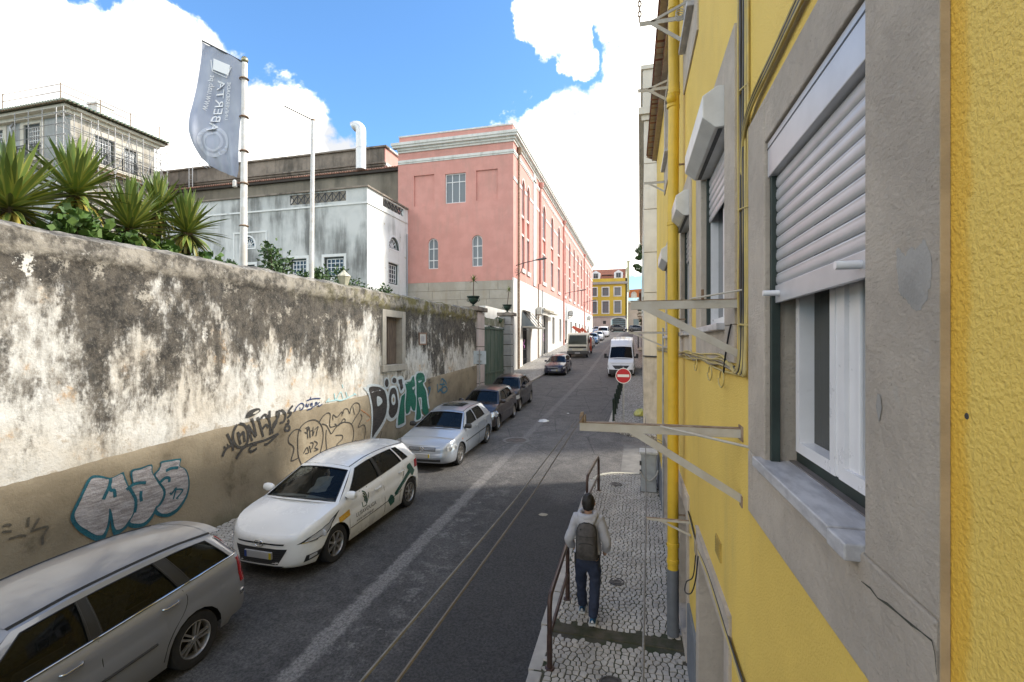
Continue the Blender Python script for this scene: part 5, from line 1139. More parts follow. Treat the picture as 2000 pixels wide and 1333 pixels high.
def flagtext(txt, p0, p1, height, shear=0.0):
    mb = text_mb(txt, 1.0, shear); xs = [v[0] for v in mb.v]; L = max(xs)-min(xs); x0 = min(xs)
    d = Vector((p1[0]-p0[0], p1[1]-p0[1])); ln = d.length; d.normalize(); rgt = Vector((-d.y, d.x)); o = MB()
    hmax = max(v[1] for v in mb.v)
    for x, y, z in mb.v:
        q = Vector(p0)+d*(ln*(x-x0)/L)+rgt*(height*y/hmax); o.v.append(tuple(flagpt(q.x, q.y, .018)))
    o.f = mb.f; return o
part('lettering', flagtext('ABERTA', (405,258), (420,153), 19, .1), PRINT, bn); part('lettering', flagtext('UNIVERSIDADE', (436,233), (444,161), 7), PRINT, bn); part('lettering', flagtext('www.uab.pt', (397,216), (408,144), 8.5, .2), PRINT, bn)
sq = [(415,113),(451,130),(447,149),(413,134)]
part('white_square', MB().add([flagpt(*p, .03) for p in sq], [(0,1,2,3)]), PRINT, bn)
sq2 = [(412,111),(413,136),(443,152),(447,150),(451,128),(453,133),(445,154)]
part('square_outline', MB().tube([flagpt(*p, .03) for p in [(410,116),(412,137),(443,153),(453,133)]], .012, 4), PRINT, bn)
for r in (26, 17):
    ring = [(418+r*math.cos(a*.2618), 278+r*1.2*math.sin(a*.2618)) for a in range(25)]; m = MB()
    V = [flagpt(x, y, .01) for x, y in ring]+[flagpt(418+(x-418)*.78, 278+(y-278)*.78, .01) for x, y in ring]; m.add(V, [(i, i+1, 26+i, 25+i) for i in range(24)]); part('ring_print', m, PRINT2, bn)

# gate with rusticated pillars and urns
gt = thing('garden_gate', 'tall weathered green metal gate between stone pillars', 'gate', (-8.35, 26.7, 1.3))
GREEN = plain('flaking_green', (.055,.10,.075), .7, col2=(.10,.13,.10), scale=2.5, stretch=(1,1,.35), bump=.4)
y = 24.02; gi = 0
while y < 29.35:
    part('panel', MB().box(-8.38, -8.34+.012*(gi % 2), y, y+.36, zr(y)+.14, 5.05-.25*abs(y-26.7)/2.7), GREEN, gt, bevel=.006); y += .375; gi += 1
for z in (2.3, 4.85): part('cross_rail', MB().box(-8.33, -8.28, 24.0, 29.38, z, z+.10), GREEN, gt)
gp_ = thing('gate_post', 'pale pink rendered post at the end of the old wall', 'gate post', (-8, 23.4, 1.1))
ROSE = m_plaster('rose_render', (.62,.52,.50), (.54,.46,.44), (.25,.24,.2), .5, sc=2)
zz = [1.0, 2.0, 2.95, 3.85, 4.75, 5.62]
for a, b in zip(zz, zz[1:]): part('block', MB().box(-8.3, -7.83, 22.93, 24.0, a+.02, b-.015), ROSE, gp_, bevel=.012)
part('core', MB().box(-8.26, -7.86, 22.96, 23.97, .9, 5.6), MOSSY, gp_)
part('cap', MB().box(-8.5, -7.7, 22.6, 24.15, 5.64, 5.86), MOULD, gp_, bevel=.03)
g2 = thing('gate_pillar', 'rusticated grey stone pillar right of the green gate', 'gate pillar', (-8.2, 29.75, 1.3))
zz = [1.2, 1.85, 2.55, 3.25, 3.95, 4.6, 5.2, 5.75]
for a, b in zip(zz, zz[1:]): part('block', MB().box(-8.63, -7.85, 29.4, 30.15, a+.025, b-.01), m_plaster('pillar_stone', (.42,.41,.40), (.34,.335,.33), (.2,.19,.17), .5, sc=2, bump=.4) if a == 1.2 else bpy.data.materials['pillar_stone'], g2, bevel=.015)
part('core', MB().box(-8.59, -7.89, 29.44, 30.11, 1.1, 5.74), MOSSY, g2)
part('cap', MB().box(-8.75, -7.70, 29.28, 30.3, 5.77, 5.98), MOULD, g2, bevel=.03)
part('link_wall', MB().box(-10.2, -9.78, 30.16, 37.2, 1.1, 6.5), WASH, g2)
lintel = thing('gate_lintel', 'mossy plastered lintel sagging over the green gate', 'lintel', (-8.3, 26.7, 5.1))
part('beam', MB().grid(lambda u, v: (-8.45+(.18 if v in (1, 2) else 0), u, (5.05 if v < 2 else 5.62-.18*math.sin((u-24)/5.4*3.14)+.05*noise.noise(Vector((u*2, 0, 0))))), [24.0+5.4*i/20 for i in range(21)], [0, 1, 2, 3]), m_plaster('mossy_beam', (.42,.41,.36), (.2,.2,.12), (.05,.05,.03), .8, sc=1.5), lintel, fix=True)
bush('creeper', -8.3, 28.2, 5.05, .4, .55, 200, .12, FOLD, 'creeper growing over the gate lintel', 'creeper', None, 5, seed=3)
def urn(x, y, z, s, ph, lean, label):
    t = thing('garden_urn', label, 'urn', (x, y, z), 'iron urns on the gate pillars')
    UG = plain('urn_green', (.018,.045,.030), .4, var=.2)
    part('bowl', MB().lathe([(0,0),(.17*s,0),(.17*s,.03*s),(.06*s,.07*s),(.05*s,.12*s),(.16*s,.2*s),(.25*s,.32*s),(.25*s,.42*s),(.33*s,.5*s),(.33*s,.53*s),(.22*s,.5*s),(0,.48*s)], 18, (x,y,z)), UG, t, 40)
    for sg in (-1, 1): part('handle', MB().tube([(x+sg*.24*s,y,z+.26*s),(x+sg*.34*s,y,z+.32*s),(x+sg*.30*s,y,z+.42*s),(x+sg*.22*s,y,z+.40*s)], .018*s, 6), UG, t)
    u = thing('potted_dracaena', label.replace('green iron urn', 'thin stemmed dracaena growing from the urn'), 'potted plant', (x, y, z+.48*s), 'dracaenas in the gate urns')
    part('stem', MB().tube([(x,y,z+.46*s),(x+lean*.5,y,z+.48*s+ph*.55),(x+lean,y,z+.48*s+ph)], .022, 6), plain('brown_stem', (.12,.07,.05), .8), u)
    for i in range(26):
        el = R(80-110*i/26); az = i*2.4; d = Vector((math.cos(el)*math.cos(az), math.cos(el)*math.sin(az), math.sin(el)))
        o = share('leaf', BL[1], u, (lean, 0, ph)); o.rotation_mode = 'QUATERNION'; o.rotation_quaternion = d.to_track_quat('Y', 'Z'); o.scale = (.5*s, .34*s, .34*s)
urn(-8.1, 23.0, 5.86, 1.0, .85, .02, 'green iron urn on the post at the wall end'); urn(-8.15, 29.6, 5.98, .95, .95, .12, 'green iron urn on the rusticated pillar')
sg = thing('road_sign', 'square road sign seen from its grey back beside the gate post', 'road sign', (-7.0, 20.7, 1.05))
part('post', MB().tube([(-7.0,20.72,1.0),(-7.0,20.72,3.75)], .03, 8), GALV, sg)
part('plate', MB().box(-7.30, -6.70, 20.745, 20.76, 3.08, 3.68), plain('sign_back', (.50,.55,.58), .5, .2, var=.05), sg, bevel=.02)
for z in (3.2, 3.5): part('clamp', MB().box(-7.10, -6.90, 20.68, 20.744, z, z+.04), GALV, sg)
# ------------------------------------------------------------------ the yellow house on the right, seen along its wall
def m_yellow():
    t = NT('yellow_stucco'); v = t.coord(world=True)
    c = t.mix(t.step(t.noise(v, .9, 6, .6), .35, .65), (.785,.555,.118), (.705,.49,.103))
    c = t.mix(t.step(t.noise(t.coord((1,1,.2), world=True), 2.4, 7, .65), .55, .78, 0, .5), c, (.52,.39,.13))
    yy = t.math('ADD', t.xyz()[1], t.math('MULTIPLY', t.noise(v, 9, 4), .05)); c = t.mix(t.math('MULTIPLY', t.step(yy, 1.13, 1.165), t.step(yy, 1.215, 1.205, 0, .8)), c, (.70,.40,.035))
    h = t.math('MULTIPLY_ADD', t.noise(v, 80, 4, .55, .2), 1.3, t.math('MULTIPLY', t.noise(v, 150, 3, .6), .5))
    return t.out(c, .72, t.bump(h, .75, .009))
def m_jamb():
    t = NT('grey_jamb_stone'); v = t.coord(world=True)
    c = t.mix(t.step(t.noise(v, 3.0, 7, .65), .32, .68), (.57,.495,.41), (.45,.39,.325))
    c = t.mix(t.step(t.noise(v, 7, 6, .7), .60, .72, 0, .6), c, (.50,.47,.42)); c = t.mix(t.step(t.noise(t.coord((1,1,.3), world=True), 6, 6, .7), .62, .75, 0, .5), c, (.25,.21,.16))
    h = t.math('MULTIPLY_ADD', t.noise(t.coord((1,.6,1), world=True), 95, 7, .75, .15), 1., t.math('MULTIPLY', t.noise(v, 16, 5), 1.6))
    c = t.mix(t.step(t.voro(v, 24), 0, .13, .65, 0), c, (.24,.20,.155))
    return t.out(c, .85, t.bump(h, 1.0, .012))
YEL = m_yellow(); JAMB = m_jamb()
MARBLE = plain('veined_marble', (.50,.49,.50), .35, col2=(.33,.325,.34), scale=7, stretch=(3,1,3), bump=.15, bscale=90)
ALU = plain('white_aluminium', (.56,.56,.58), .38, .35, var=.04); PVC = plain('white_pvc', (.74,.73,.74), .3, var=.03)
PLINTH = plain('blue_grey_paint', (.19,.205,.225), .7, var=.12, bump=.3, bscale=50)
y3 = lambda a, b, d: (yx(a)+d, a, b)
yh = thing('yellow_house', 'yellow stuccoed house with grey stone windows filling the right side', 'building', (.6, 4, .3))
WN = [(1.51, 2.53, 3.44, 4.955), (3.55, 4.70, 4.13, 5.77), (5.62, 6.55, 4.13, 5.70), (8.3, 9.3, 4.13, 5.62)]
UP = [(5.2, 6.0, 7.45, 8.5), (8.6, 9.6, 7.3, 8.55)]; DR = [(3.55, 4.85, .35, 2.0), (5.9, 6.95, .45, 2.05), (9.0, 10.0, .6, 2.2)]
m = MB(); facade(m, y3, [(-8,-.4),(12.9,.3),(12.9,8.75),(-8,8.75)], [rect(w[0]-.005, w[1]+.005, w[2]-.006, w[3]+.005) for w in WN+UP+DR], .14)
m.add([y3(12.9,.3,0), y3(12.9,8.75,0), (8,12.9,8.75), (8,12.9,.3)], [(0,1,2,3)]); m.add([y3(-8,-.4,0), y3(-8,8.75,0), (8,-8,8.75), (8,-8,-.4)], [(0,1,2,3)]); m.add([(8,-8,-.4),(8,12.9,.3),(8,12.9,8.75),(8,-8,8.75)], [(0,1,2,3)])
part('wall', m, YEL, yh)
def surround(w, jw, lint, apron, proud=.018, near=None, deep=.18):
    a0, a1, b0, b1 = w; o = []
    rough = [(0, b0-apron), (1, b0-apron)]
    m = MB(); bx(m, y3, a0-(near or jw), a0, b0-.01, b1+lint, -proud, deep); o.append(part('stone_jamb', m, JAMB, yh, bevel=.006))
    m = MB(); bx(m, y3, a1, a1+jw, b0-.01, b1+lint, -proud, deep); part('stone_jamb', m, JAMB, yh, bevel=.006)
    m = MB(); bx(m, y3, a0+.002, a1-.002, b1, b1+lint, -proud+.001, deep); part('stone_lintel', m, JAMB, yh, bevel=.006)
    if apron:
        m = MB(); bx(m, y3, a0-(near or jw)+.01, a1+jw, b0-apron, b0-.012, -proud-.001, .10); part('stone_apron', m, JAMB, yh, bevel=.008)
    return o[0]
# the near window, piece by piece
nj = surround(WN[0], .325, .215, .34, near=.33)
m = MB(); pts = [(1.345,4.20),(1.34,4.225),(1.31,4.208),(1.285,4.218),(1.26,4.205),(1.235,4.222),(1.21,4.19),(1.205,4.14),(1.22,4.10),(1.245,4.08),(1.27,4.072),(1.30,4.10),(1.33,4.12),(1.34,4.16)]
pts = [(a+.008*noise.noise(Vector((a*90, b*90, 0))), b+.012*noise.noise(Vector((b*70, a*90, 4)))) for a, b in [(p.x, p.y) for p in catmull([(a, b, 0) for a, b in pts], 5, True)]]; m.sheet([y3(a, b, -.0186) for a, b in pts]); part('mortar_patch', m, plain('cement_patch', (.315,.30,.28), .9, bump=.6, bscale=110), nj, fix=True)
m = MB(); pts = [(1.425,3.80),(1.41,3.84),(1.418,3.87),(1.432,3.875),(1.44,3.84)]; m.sheet([y3(a, b, -.0205) for a, b in pts]); part('mortar_patch', m, bpy.data.materials['cement_patch'], nj, fix=True)
CRACK = plain('crack_dark', (.06,.06,.045), .95)
m = MB(); m.ribbon([Vector(y3(a, b, -.0212)) for a, b in ((1.52,3.352),(1.47,3.358),(1.43,3.352),(1.38,3.362),(1.33,3.366),(1.28,3.37),(1.24,3.376),(1.20,3.38),(1.19,3.36),(1.184,3.32))], [.002,.006,.003,.008,.004,.007,.003,.005,.004,.002], (-1, 0, 0)); part('crack', m, CRACK, nj)
for a0, a1, nm in ((1.665, 2.60, 0), (1.53, 1.655, 1)):
    m = MB(); bx(m, y3, a0, a1, 3.402-.004*nm, 3.449-.002*nm, -.055-.004*nm, .14); part('marble_sill', m, MARBLE, yh, bevel=.005)
for a0, a1 in ((1.512, 1.54), (2.50, 2.528)):
    m = MB(); bx(m, y3, a0, a1, 3.442, 4.80, .006, .045); part('guide_rail', m, DKGREEN, yh, bevel=.003)
m = MB(); bx(m, y3, 1.513, 2.527, 4.785, 4.952, -.004, .13); part('shutter_box', m, ALU, yh, bevel=.004)
m = MB(); bx(m, y3, 1.513, 2.527, 4.915, 4.922, -.0055, -.003); part('box_seam', m, DKGREY, yh)
ns = 9; z0 = 4.275; hs = (4.783-z0)/ns
prof = [(.0, .0), (-.006, .10), (-.0085, .30), (-.0082, .60), (-.0055, .74), (-.0065, .77), (-.004, .90), (.004, 1.0)]
for k in range(ns):
    m = MB(); m.grid(lambda u, v: y3(u, z0+hs*k+hs*prof[v][1], .034+prof[v][0]), [1.541, 2.499], range(8)); part('shutter_slat', m, ALU, yh, 50)
m = MB(); bx(m, y3, 1.541, 2.499, 4.19, z0-.003, .022, .04); part('bottom_bar', m, ALU, yh, bevel=.003)
for a in (1.63, 2.44): part('bump_stop', MB().tube([y3(a, 4.232, .024), y3(a, 4.232, -.045)], .013, 12), PVC, yh, 50)
m = MB(); ringp(m, y3, rect(1.512, 2.528, 3.44, 4.9), .058, .12, .17); part('green_frame', m, DKGREEN, yh, fix=True)
for a0, a1 in ((1.56, 2.00), (2.035, 2.472)): window(yh, y3, rect(a0, a1, 3.51, 4.88), .150, PVC, NT('room_glass').out((.045,.045,.04), .04, IOR=1.22), fw=.048, name='casement')
m = MB(); bx(m, y3, 1.985, 2.05, 3.507, 4.88, .105, .15); bx(m, y3, 1.87, 1.982, 3.509, 4.88, .115, .15); part('meeting_stile', m, PVC, yh, bevel=.008)
m = MB(); bx(m, y3, 1.512, 2.528, 3.436, 3.455, .09, .13); part('sill_rail', m, plain('brown_rail', (.17,.15,.14), .5), yh)
# the other first floor windows
BOX = plain('shutter_box_white', (.62,.61,.59), .4, .1, var=.06)
for w, sx in zip(WN[1:], (.335, .30, .25)):
    a0, a1, b0, b1 = w; surround(w, sx if a0 < 5 else .16, .20, .25, near=sx if a0 < 5 else .13)
    oct_ = [(.10, b1-.28), (-.07, b1-.285), (-.155, b1-.21), (-.155, b1-.06), (-.06, b1), (.10, b1)]
    m = MB(); n = len(oct_); V = [y3(a, z, d) for a in (a0+.01, a1-.01) for d, z in oct_]; m.add(V, [tuple(range(n)), tuple(range(2*n-1, n-1, -1))]+[(i, (i+1) % n, n+(i+1) % n, n+i) for i in range(n)])
    part('shutter_box', m, BOX, yh, bevel=.006, fix=True)
    m = MB(); bx(m, y3, a0+.04, a1-.04, b1-.288, b1-.284, -.05, -.02); part('box_slot', m, DKGREY, yh)
    for k in range(6):
        m = MB(); zt = b1-.30-.065*k; m.grid(lambda u, v: y3(u, zt-.063*(1-prof[v][1]), .055+prof[v][0]), [a0+.05, a1-.05], range(8)); part('shutter_slat', m, ALU, yh, 50)
    for q0, q1 in ((a0, a0+.05), (a1-.05, a1)):
        m = MB(); bx(m, y3, q0+.001, q1-.001, b0, b1-.29, .03, .08); part('guide_rail', m, DKGREEN, yh)
    window(yh, y3, rect(a0+.02, a1-.02, b0+.02, b1-.3), .11, PVC, GLASS, (.5,), (), .06, .07)
    m = MB(); bx(m, y3, a0-.02, a1+.02, b0-.035, b0+.012, -.07, .10); part('marble_sill', m, MARBLE, yh, bevel=.005)
for w in UP:
    a0, a1, b0, b1 = w; surround(w, .24, .2, .42); m = MB(); bx(m, y3, a0-.03, a1+.03, b0-.04, b0+.012, -.09, .1); part('marble_sill', m, MARBLE, yh, bevel=.005)
    window(yh, y3, rect(a0, a1, b0, b1), .1, PVC, GLASS, (.5,), (), .06, .06)
for k, w in enumerate(DR):
    a0, a1, b0, b1 = w; surround(w, .16, .22, 0, .022, None, .42); m = MB(); bx(m, y3, a0, a1, b0, b1, .38, .41); dr_ = part('door', m, plain('brown_door', (.07,.05,.045), .5), yh)
    m = MB(); bx(m, y3, a0-.10, a1+.10, b0-.4, b0+.03, -.03, .42); part('door_step', m, JAMB, yh, bevel=.01)
    for z in (.55, 1.0, 1.45): m = MB(); bx(m, y3, a0+.12, a1-.12, b0+z-.35, b0+z+.02, .368, .379); part('door_panel', m, bpy.data.materials['brown_door'], dr_, bevel=.01)
    m = MB(); bx(m, y3, a0-.16, a1+.16, b1+.22, b1+.235, -.03, 0); part('drip_mould', m, JAMB, yh)
pl_ = [(-8, 3.39), (5.01+.02, 5.72), (7.13, 8.82), (10.18, 12.9)]
for a, b in pl_:
    m = MB(); m.add([y3(y, z, d) for d in (-.028, .05) for y, z in ((a, zr(a)), (b, zr(b)), (b, zr(b)+.85), (a, zr(a)+.85))], [(0,1,2,3),(3,2,6,7),(0,3,7,4),(1,5,6,2)]); part('plinth', m, PLINTH, yh)
m = MB(); bx(m, y3, 3.75, 3.95, 2.42, 2.56, -.012, .02); vg = part('vent_grille', m, plain('painted_vent', (.46,.32,.07), .6), yh)
for i in range(6): m = MB(); bx(m, y3, 3.765, 3.935, 2.435+.02*i, 2.445+.02*i, -.017, -.012); part('vent_slat', m, bpy.data.materials['painted_vent'], vg)
m = MB(); bx(m, y3, 1.1775, 1.1805, 3.06, 5.169, -.0178, -.001); part('tan_jamb_edge', m, plain('tan_stone_edge', (.44,.33,.20), .9, bump=.5, bscale=60), nj)  # near side face of the jamb coloured tan
0 and m.ribbon([Vector(y3(1.162+.006*noise.noise(Vector((k*.9,0,0))), 2.9+.1*k, -.0015)) for k in range(30)], [.034+.012*noise.noise(Vector((k*.7,3,0))) for k in range(30)], (-1,0,0))
part('wall_hole', MB().lathe([(0,0),(.006,0),(.007,.001)], 10, (yx(1.10)-.0012, 1.13, 3.86), 'x'), DKGREY, yh)
for a, z0_, z1_ in ((4.98, 3.3, 2.2), (5.0, 5.2, 3.95)):
    m = MB(); r_ = random.Random(2); pts = [Vector(y3(a+r_.uniform(-.012,.012)+.02*math.sin(k*.7), lerp(z0_, z1_, k/16), -.0015)) for k in range(17)]; m.ribbon(pts, .004, (-1,0,0)); part('crack', m, plain('crack_ochre', (.25,.17,.05), .9), yh)
# eave of two courses of clay tiles
MORT = plain('eave_mortar', (.50,.40,.30), .9, bump=.4)
m = MB(); bx(m, y3, -8, 12.95, 8.70, 8.745, -.115, 0); bx(m, y3, -8, 12.97, 8.80, 8.83, -.235, -.11); part('mortar_bed', m, MORT, yh)
tm = MB().grid(lambda u, v: (u, v*.155-.0775, -.030*math.cos(v*2.6-1.3)*0 - .028*(1-(2*v-1)**2)), [0, -.06, -.13], [i/6 for i in range(7)])
tm.add([(-.13, v*.155-.0775, -.028*(1-(2*v-1)**2)) for v in [i/6 for i in range(7)]]+[(-.13, v*.155-.0775, -.028*(1-(2*v-1)**2)+.022) for v in [i/6 for i in range(7)]], [(i, i+1, i+8, i+7) for i in range(6)])
tme3 = mesh('eave_tile', tm, TILE, 60); rn2 = random.Random(4)
for crs, (d, z) in enumerate(((.005, 8.735), (-.118, 8.825))):
    y = 3.2
    while y < 12.9:
        p = y3(y, z, d); o = share('eave_tile', tme3, yh, (p[0]-.6, p[1]-4, p[2]-.3+rn2.uniform(-.004, .004)), (0, 0, .0165+rn2.uniform(-.02, .02))); y += .172
m = MB(); m.add([y3(-8,8.86,-.26), y3(13,8.86,-.26), (4.5,13,11.0), (4.5,-8,11.0), (9,-8,8.8), (9,13,8.8)], [(0,1,2,3),(3,2,5,4)]); m.add([y3(13,8.83,-.26),(4.5,13,10.97),(9,13,8.77),(9,13,8.7),y3(13,8.7,0)], [(0,1,2,3,4)]); part('roof', m, TILE, yh)
# drainpipe
YP = plain('yellow_pipe', (.66,.43,.035), .42, var=.06); GP = plain('grey_pipe', (.15,.16,.175), .5, var=.1)
dp = thing('drainpipe', 'thick yellow drainpipe with a grey foot on the yellow house', 'drainpipe', (.40, 6.3, .42))
px_, py_ = .392, 6.26
part('pipe', MB().tube([(px_,py_,1.22),(px_,py_,5.6),(px_+.01,py_,7.0),(px_+.01,py_,8.72)], .066, 16), YP, dp, 60)
part('foot', MB().tube([(px_,py_,.42),(px_,py_,1.23)], .071, 16), GP, dp, 60)
for z in (1.30, 1.5, 2.9, 4.25, 5.45, 6.9, 7.06, 8.1): part('collar', MB().lathe([(.066,0),(.074,.006),(.074,.05),(.066,.056)], 16, (px_+(.01 if z > 6.9 else 0), py_, z)), YP, dp, 40)
part('elbow_patch', MB().lathe([(0,-.07),(.05,-.05),(.062,0),(.05,.05),(0,.07)], 12, (px_-.02, py_-.05, 7.0)), YP, dp, 60)
for z in (1.9, 4.3, 6.2): part('strap', MB().beam((px_, py_, z), (yx(py_)+.01, py_, z), .02, .02), RUSTY, dp)

# line brackets of white angle iron, ropes and cables
IRONW = plain('chalky_white_iron', (.50,.47,.415), .6, col2=(.44,.40,.34), scale=7, bump=.3)
def bracket(x_tip, y, z, drop, label, w=.05, xb=.3, wall_dy=0, up=0):
    xw = yx(y); t = thing('line_bracket', label, 'bracket', (xw, y, z), 'clothes line brackets on the yellow house')
    part('arm', MB().box(x_tip, xw+.01, y-w*.1, y+w*.1, z-w, z).box(x_tip, xw+.01, y+w*.103, y+w*.9, z-w*.2, z), IRONW, t, bevel=.002)
    xs = lerp(x_tip, xw, xb); part('strut', MB().beam((xs, y, z-w*.6), (xw+.01, y+wall_dy, z-drop), w*.22, w*.8), IRONW, t)
    part('wall_plate', MB().box(xw-.006, xw+.004, y-w*.9, y+w*1.2, z-w*1.3, z+w*.3), RUSTY, t); part('wall_plate', MB().box(yx(y+wall_dy)-.006, yx(y+wall_dy)+.004, y+wall_dy-w*.6, y+wall_dy+w*.6, z-drop-w*.7, z-drop+w*.5), RUSTY, t); part('rust_edge', MB().box(x_tip-.002, xw, y-w*.13, y+w*.9, z-w*.06, z+.0015), RUSTY, t)
    if up: part('strut', MB().beam((xs, y, z-w*.3), (xw+.01, y, z+up), w*.2, w*.6), IRONW, t)
    return t
b1_ = bracket(-.056, 3.15, 4.27, .34, 'large white bracket with strut above the cable bundle', .055, .12)
part('bolt', MB().box(.36, .375, 3.13, 3.15, 4.27, 4.33), RUSTY, b1_); part('tie_rod', MB().tube([(.3,3.13,4.275),(yx(3)+.01,2.98,4.31)], .006, 6), IRONW, b1_)
b2_ = bracket(-.373, 3.10, 3.50, .42, 'longest white bracket carrying two ropes over the pavement', .055, .33)
part('tie_rod', MB().tube([(.12,3.06,3.50),(yx(2.95)+.01,2.90,3.43)], .008, 6), IRONW, b2_)
part('pulley', MB().lathe([(.012,-.012),(.03,-.01),(.02,0),(.03,.01),(.012,.012)], 14, (-.345,3.10,3.525), 'x'), RUSTY, b2_); part('clip', MB().box(-.372,-.352,3.085,3.10,3.50,3.55).box(-.366,-.35,3.08,3.12,3.545,3.565), RUSTY, b2_)
bk = bracket(-.005, 5.9, 7.79, .34, 'upper bracket with a hanging chain under the eave', .05, .25, up=.16)
for i in range(9): part('chain_link', MB().tube([(-.005+(.018*math.cos(a*.785) if i % 2 else 0), 5.9+(0 if i % 2 else .018*math.cos(a*.785)), 7.83+.06*i+.036*math.sin(a*.785)) for a in range(8)], .008, 5, True), RUSTY, bk)
part('wire_coil', MB().tube([(.44+.05*math.cos(a*.6), 5.88-.004*a, 7.75+.05*math.sin(a*.6)) for a in range(32)], .005, 4), IRONW, bk)
bracket(-.027, 6.9, 7.51, .30, 'second upper bracket below the chain one', .045, .25, up=.13)
bracket(.076, 9.6, 7.09, .22, 'smallest upper bracket near the end of the eave', .04, .2)
bracket(.066, 5.58, 2.07, .16, 'rusty low bracket beside the drainpipe', .028, .3)
bracket(-.197, 9.0, 4.215, .30, 'distant pale bracket beyond the drainpipe', .035, .1)
ROPE = plain('old_rope', (.21,.20,.185), .85, scale=40, bump=.4, bscale=160)
rp1 = thing('washing_rope', 'pair of old ropes strung from the longest bracket above the road', 'rope', (-.37, 3, 3.5))
part('strand', MB().tube([(-.40,3.1,3.51),(-.41,1.6,3.47),(-.42,.3,3.48),(-.42,-1.2,3.52)], .0030, 6), ROPE, rp1); part('strand', MB().tube([(-.35,3.1,3.545),(-.352,1.6,3.49),(-.356,.3,3.49),(-.36,-1.2,3.53)], .0030, 6), plain('rusty_rope', (.17,.15,.13), .85), rp1)
solo('washing_rope', MB().tube([(.14,13.6,2.10),(.10,9,2.06),(.066,5.58,2.055),(.035,4,2.03),(.005,2.2,2.04),(-.02,1,2.06)], .0085, 7), ROPE, 'single thick rope running beside the wall over the cobbles', 'rope', (.066,5.58,2.05), smooth=60)
CY = plain('painted_cable', (.52,.40,.12), .6, col2=(.42,.33,.14), scale=9); CB = plain('black_cable', (.02,.02,.022), .4); CG = plain('dusty_cable', (.30,.25,.18), .8)
cb = thing('cable_bundle', 'tangle of yellow painted and black cables along the yellow wall', 'cables', (.56, 3, 3.9)); rc = random.Random(6)
def wall_cable(pts, r, mt, seg=6): part('cable', MB().tube(catmull([y3(a, b, d) for a, b, d in pts], seg), r, 6), mt, cb, 60)
for k in range(9):                                # upright run beside the near window
    a = 2.89+.022*k; r = rc.uniform(.0055, .009); mt = CB if k in (2, 5) else CY
    wall_cable([(a+rc.uniform(-.012,.012), z, -.012-.006*(k % 3)) for z in (8.3, 6.6, 5.7, 5.1, 4.7, 4.3)]+[(a+.01, 3.95, -.02), (a-.01+.012*k, 3.83, -.03), (a+.12+.02*k, 3.83+.006*k, -.02)], r, mt)
for k in range(5):                                # over the near lintel
    a = .012*k; wall_cable([(3.02, 4.9+a, -.02), (2.93, 5.12+a, -.028), (2.74, 5.215+a, -.03), (2.3, 5.245+a, -.025), (1.6, 5.27+a, -.025), (.4, 5.33+a, -.02), (-2, 5.4+a, -.02)], .0075, CB if k in (1, 3) else CY)
for k in range(8):                                # along the wall below the first floor windows
    pts = [(3.05+.05*k, 3.82+.006*k, -.02)] + [(y, 3.835+.010*k+rc.uniform(-.022,.022)+.012*(y-3)/6, -.02-.004*(k % 3)) for y in (3.6, 4.1, 4.6, 5.1, 5.6, 6.0, 6.5, 7.4, 9.0, 12.5)]; wall_cable(pts, rc.uniform(.006, .010), CG if k in (1, 4) else CY)
for a, z in ((4.05, 3.80), (4.9, 3.83), (3.55, 3.79)): wall_cable([(a+.09*math.cos(t*.63), z-.03+.055*math.sin(t*.63), -.03-.001*t) for t in range(11)], .005, CY, 3)
wall_cable([(3.25, 4.12, -.03), (3.33, 4.05, -.03), (3.45, 3.9, -.03), (3.5, 3.80, -.03)], .006, CB)
for z in (5.42, 4.75, 4.1): part('cable_tie', MB().tube([y3(2.87,z,-.012),y3(2.97,z+.01,-.035),y3(3.10,z,-.012)], .006, 5), CY, cb)
for k in range(4): wall_cable([(8.0, 2.13+.012*k, -.012), (6.2, 2.10+.012*k, -.012), (5.58, 2.08+.012*k, -.015), (5.0, 2.02+.012*k, -.015), (4.2, 2.25-.0+.012*k-.16, -.02), (3.2, 2.06+.012*k, -.02), (2.0, 2.05+.012*k, -.02), (.5, 2.1+.012*k, -.02)], .007, CY if k < 3 else CB)
wall_cable([(4.92, 2.04, -.03), (4.98, 1.75, -.05), (5.08, 1.64, -.10), (5.02, 1.57, -.12), (4.88, 1.63, -.08), (4.80, 1.80, -.05), (4.78, 2.03, -.03)], .006, CB)
part('junction_clamp', MB().box(yx(4.95)-.04, yx(4.95), 4.90, 5.0, 1.98, 2.10), CG, cb, bevel=.01)
# clothes-line wires and the grey meter cabinet with its rope
mb_ = thing('meter_cabinet', 'grey street cabinet with a drooping rope beside the yellow wall', 'cabinet', (.2, 11.55, .64))
part('body', MB().box(.02, .36, 11.35, 11.72, .62, 1.50), plain('cabinet_grey', (.36,.38,.39), .5, var=.1), mb_, bevel=.012)
part('cap', MB().box(-.01, .385, 11.32, 11.75, 1.50, 1.56), plain('cabinet_cap', (.52,.53,.54), .5), mb_, bevel=.012)
part('door', MB().box(.05, .33, 11.335, 11.349, .75, 1.42), bpy.data.materials['cabinet_grey'], mb_, bevel=.006)
for z in (1.25, 1.05): part('latch', MB().box(-.01, .03, 11.33, 11.36, z, z+.10), DKGREY, mb_)
part('hose', MB().tube(catmull([(.0,11.3,1.12),(.10,11.28,.98),(.22,11.28,.93),(.34,11.3,1.03),(.40,11.35,1.16)], 5), .018, 7), plain('dirty_white_hose', (.42,.41,.38), .8), mb_, 60)
part('base', MB().box(.0, .38, 11.33, 11.74, .58, .66), CONC, mb_)
cr = thing('service_conduit', 'thin vertical conduit and twisted wires beside the cabinet', 'conduit', (.40, 9.4, .5))
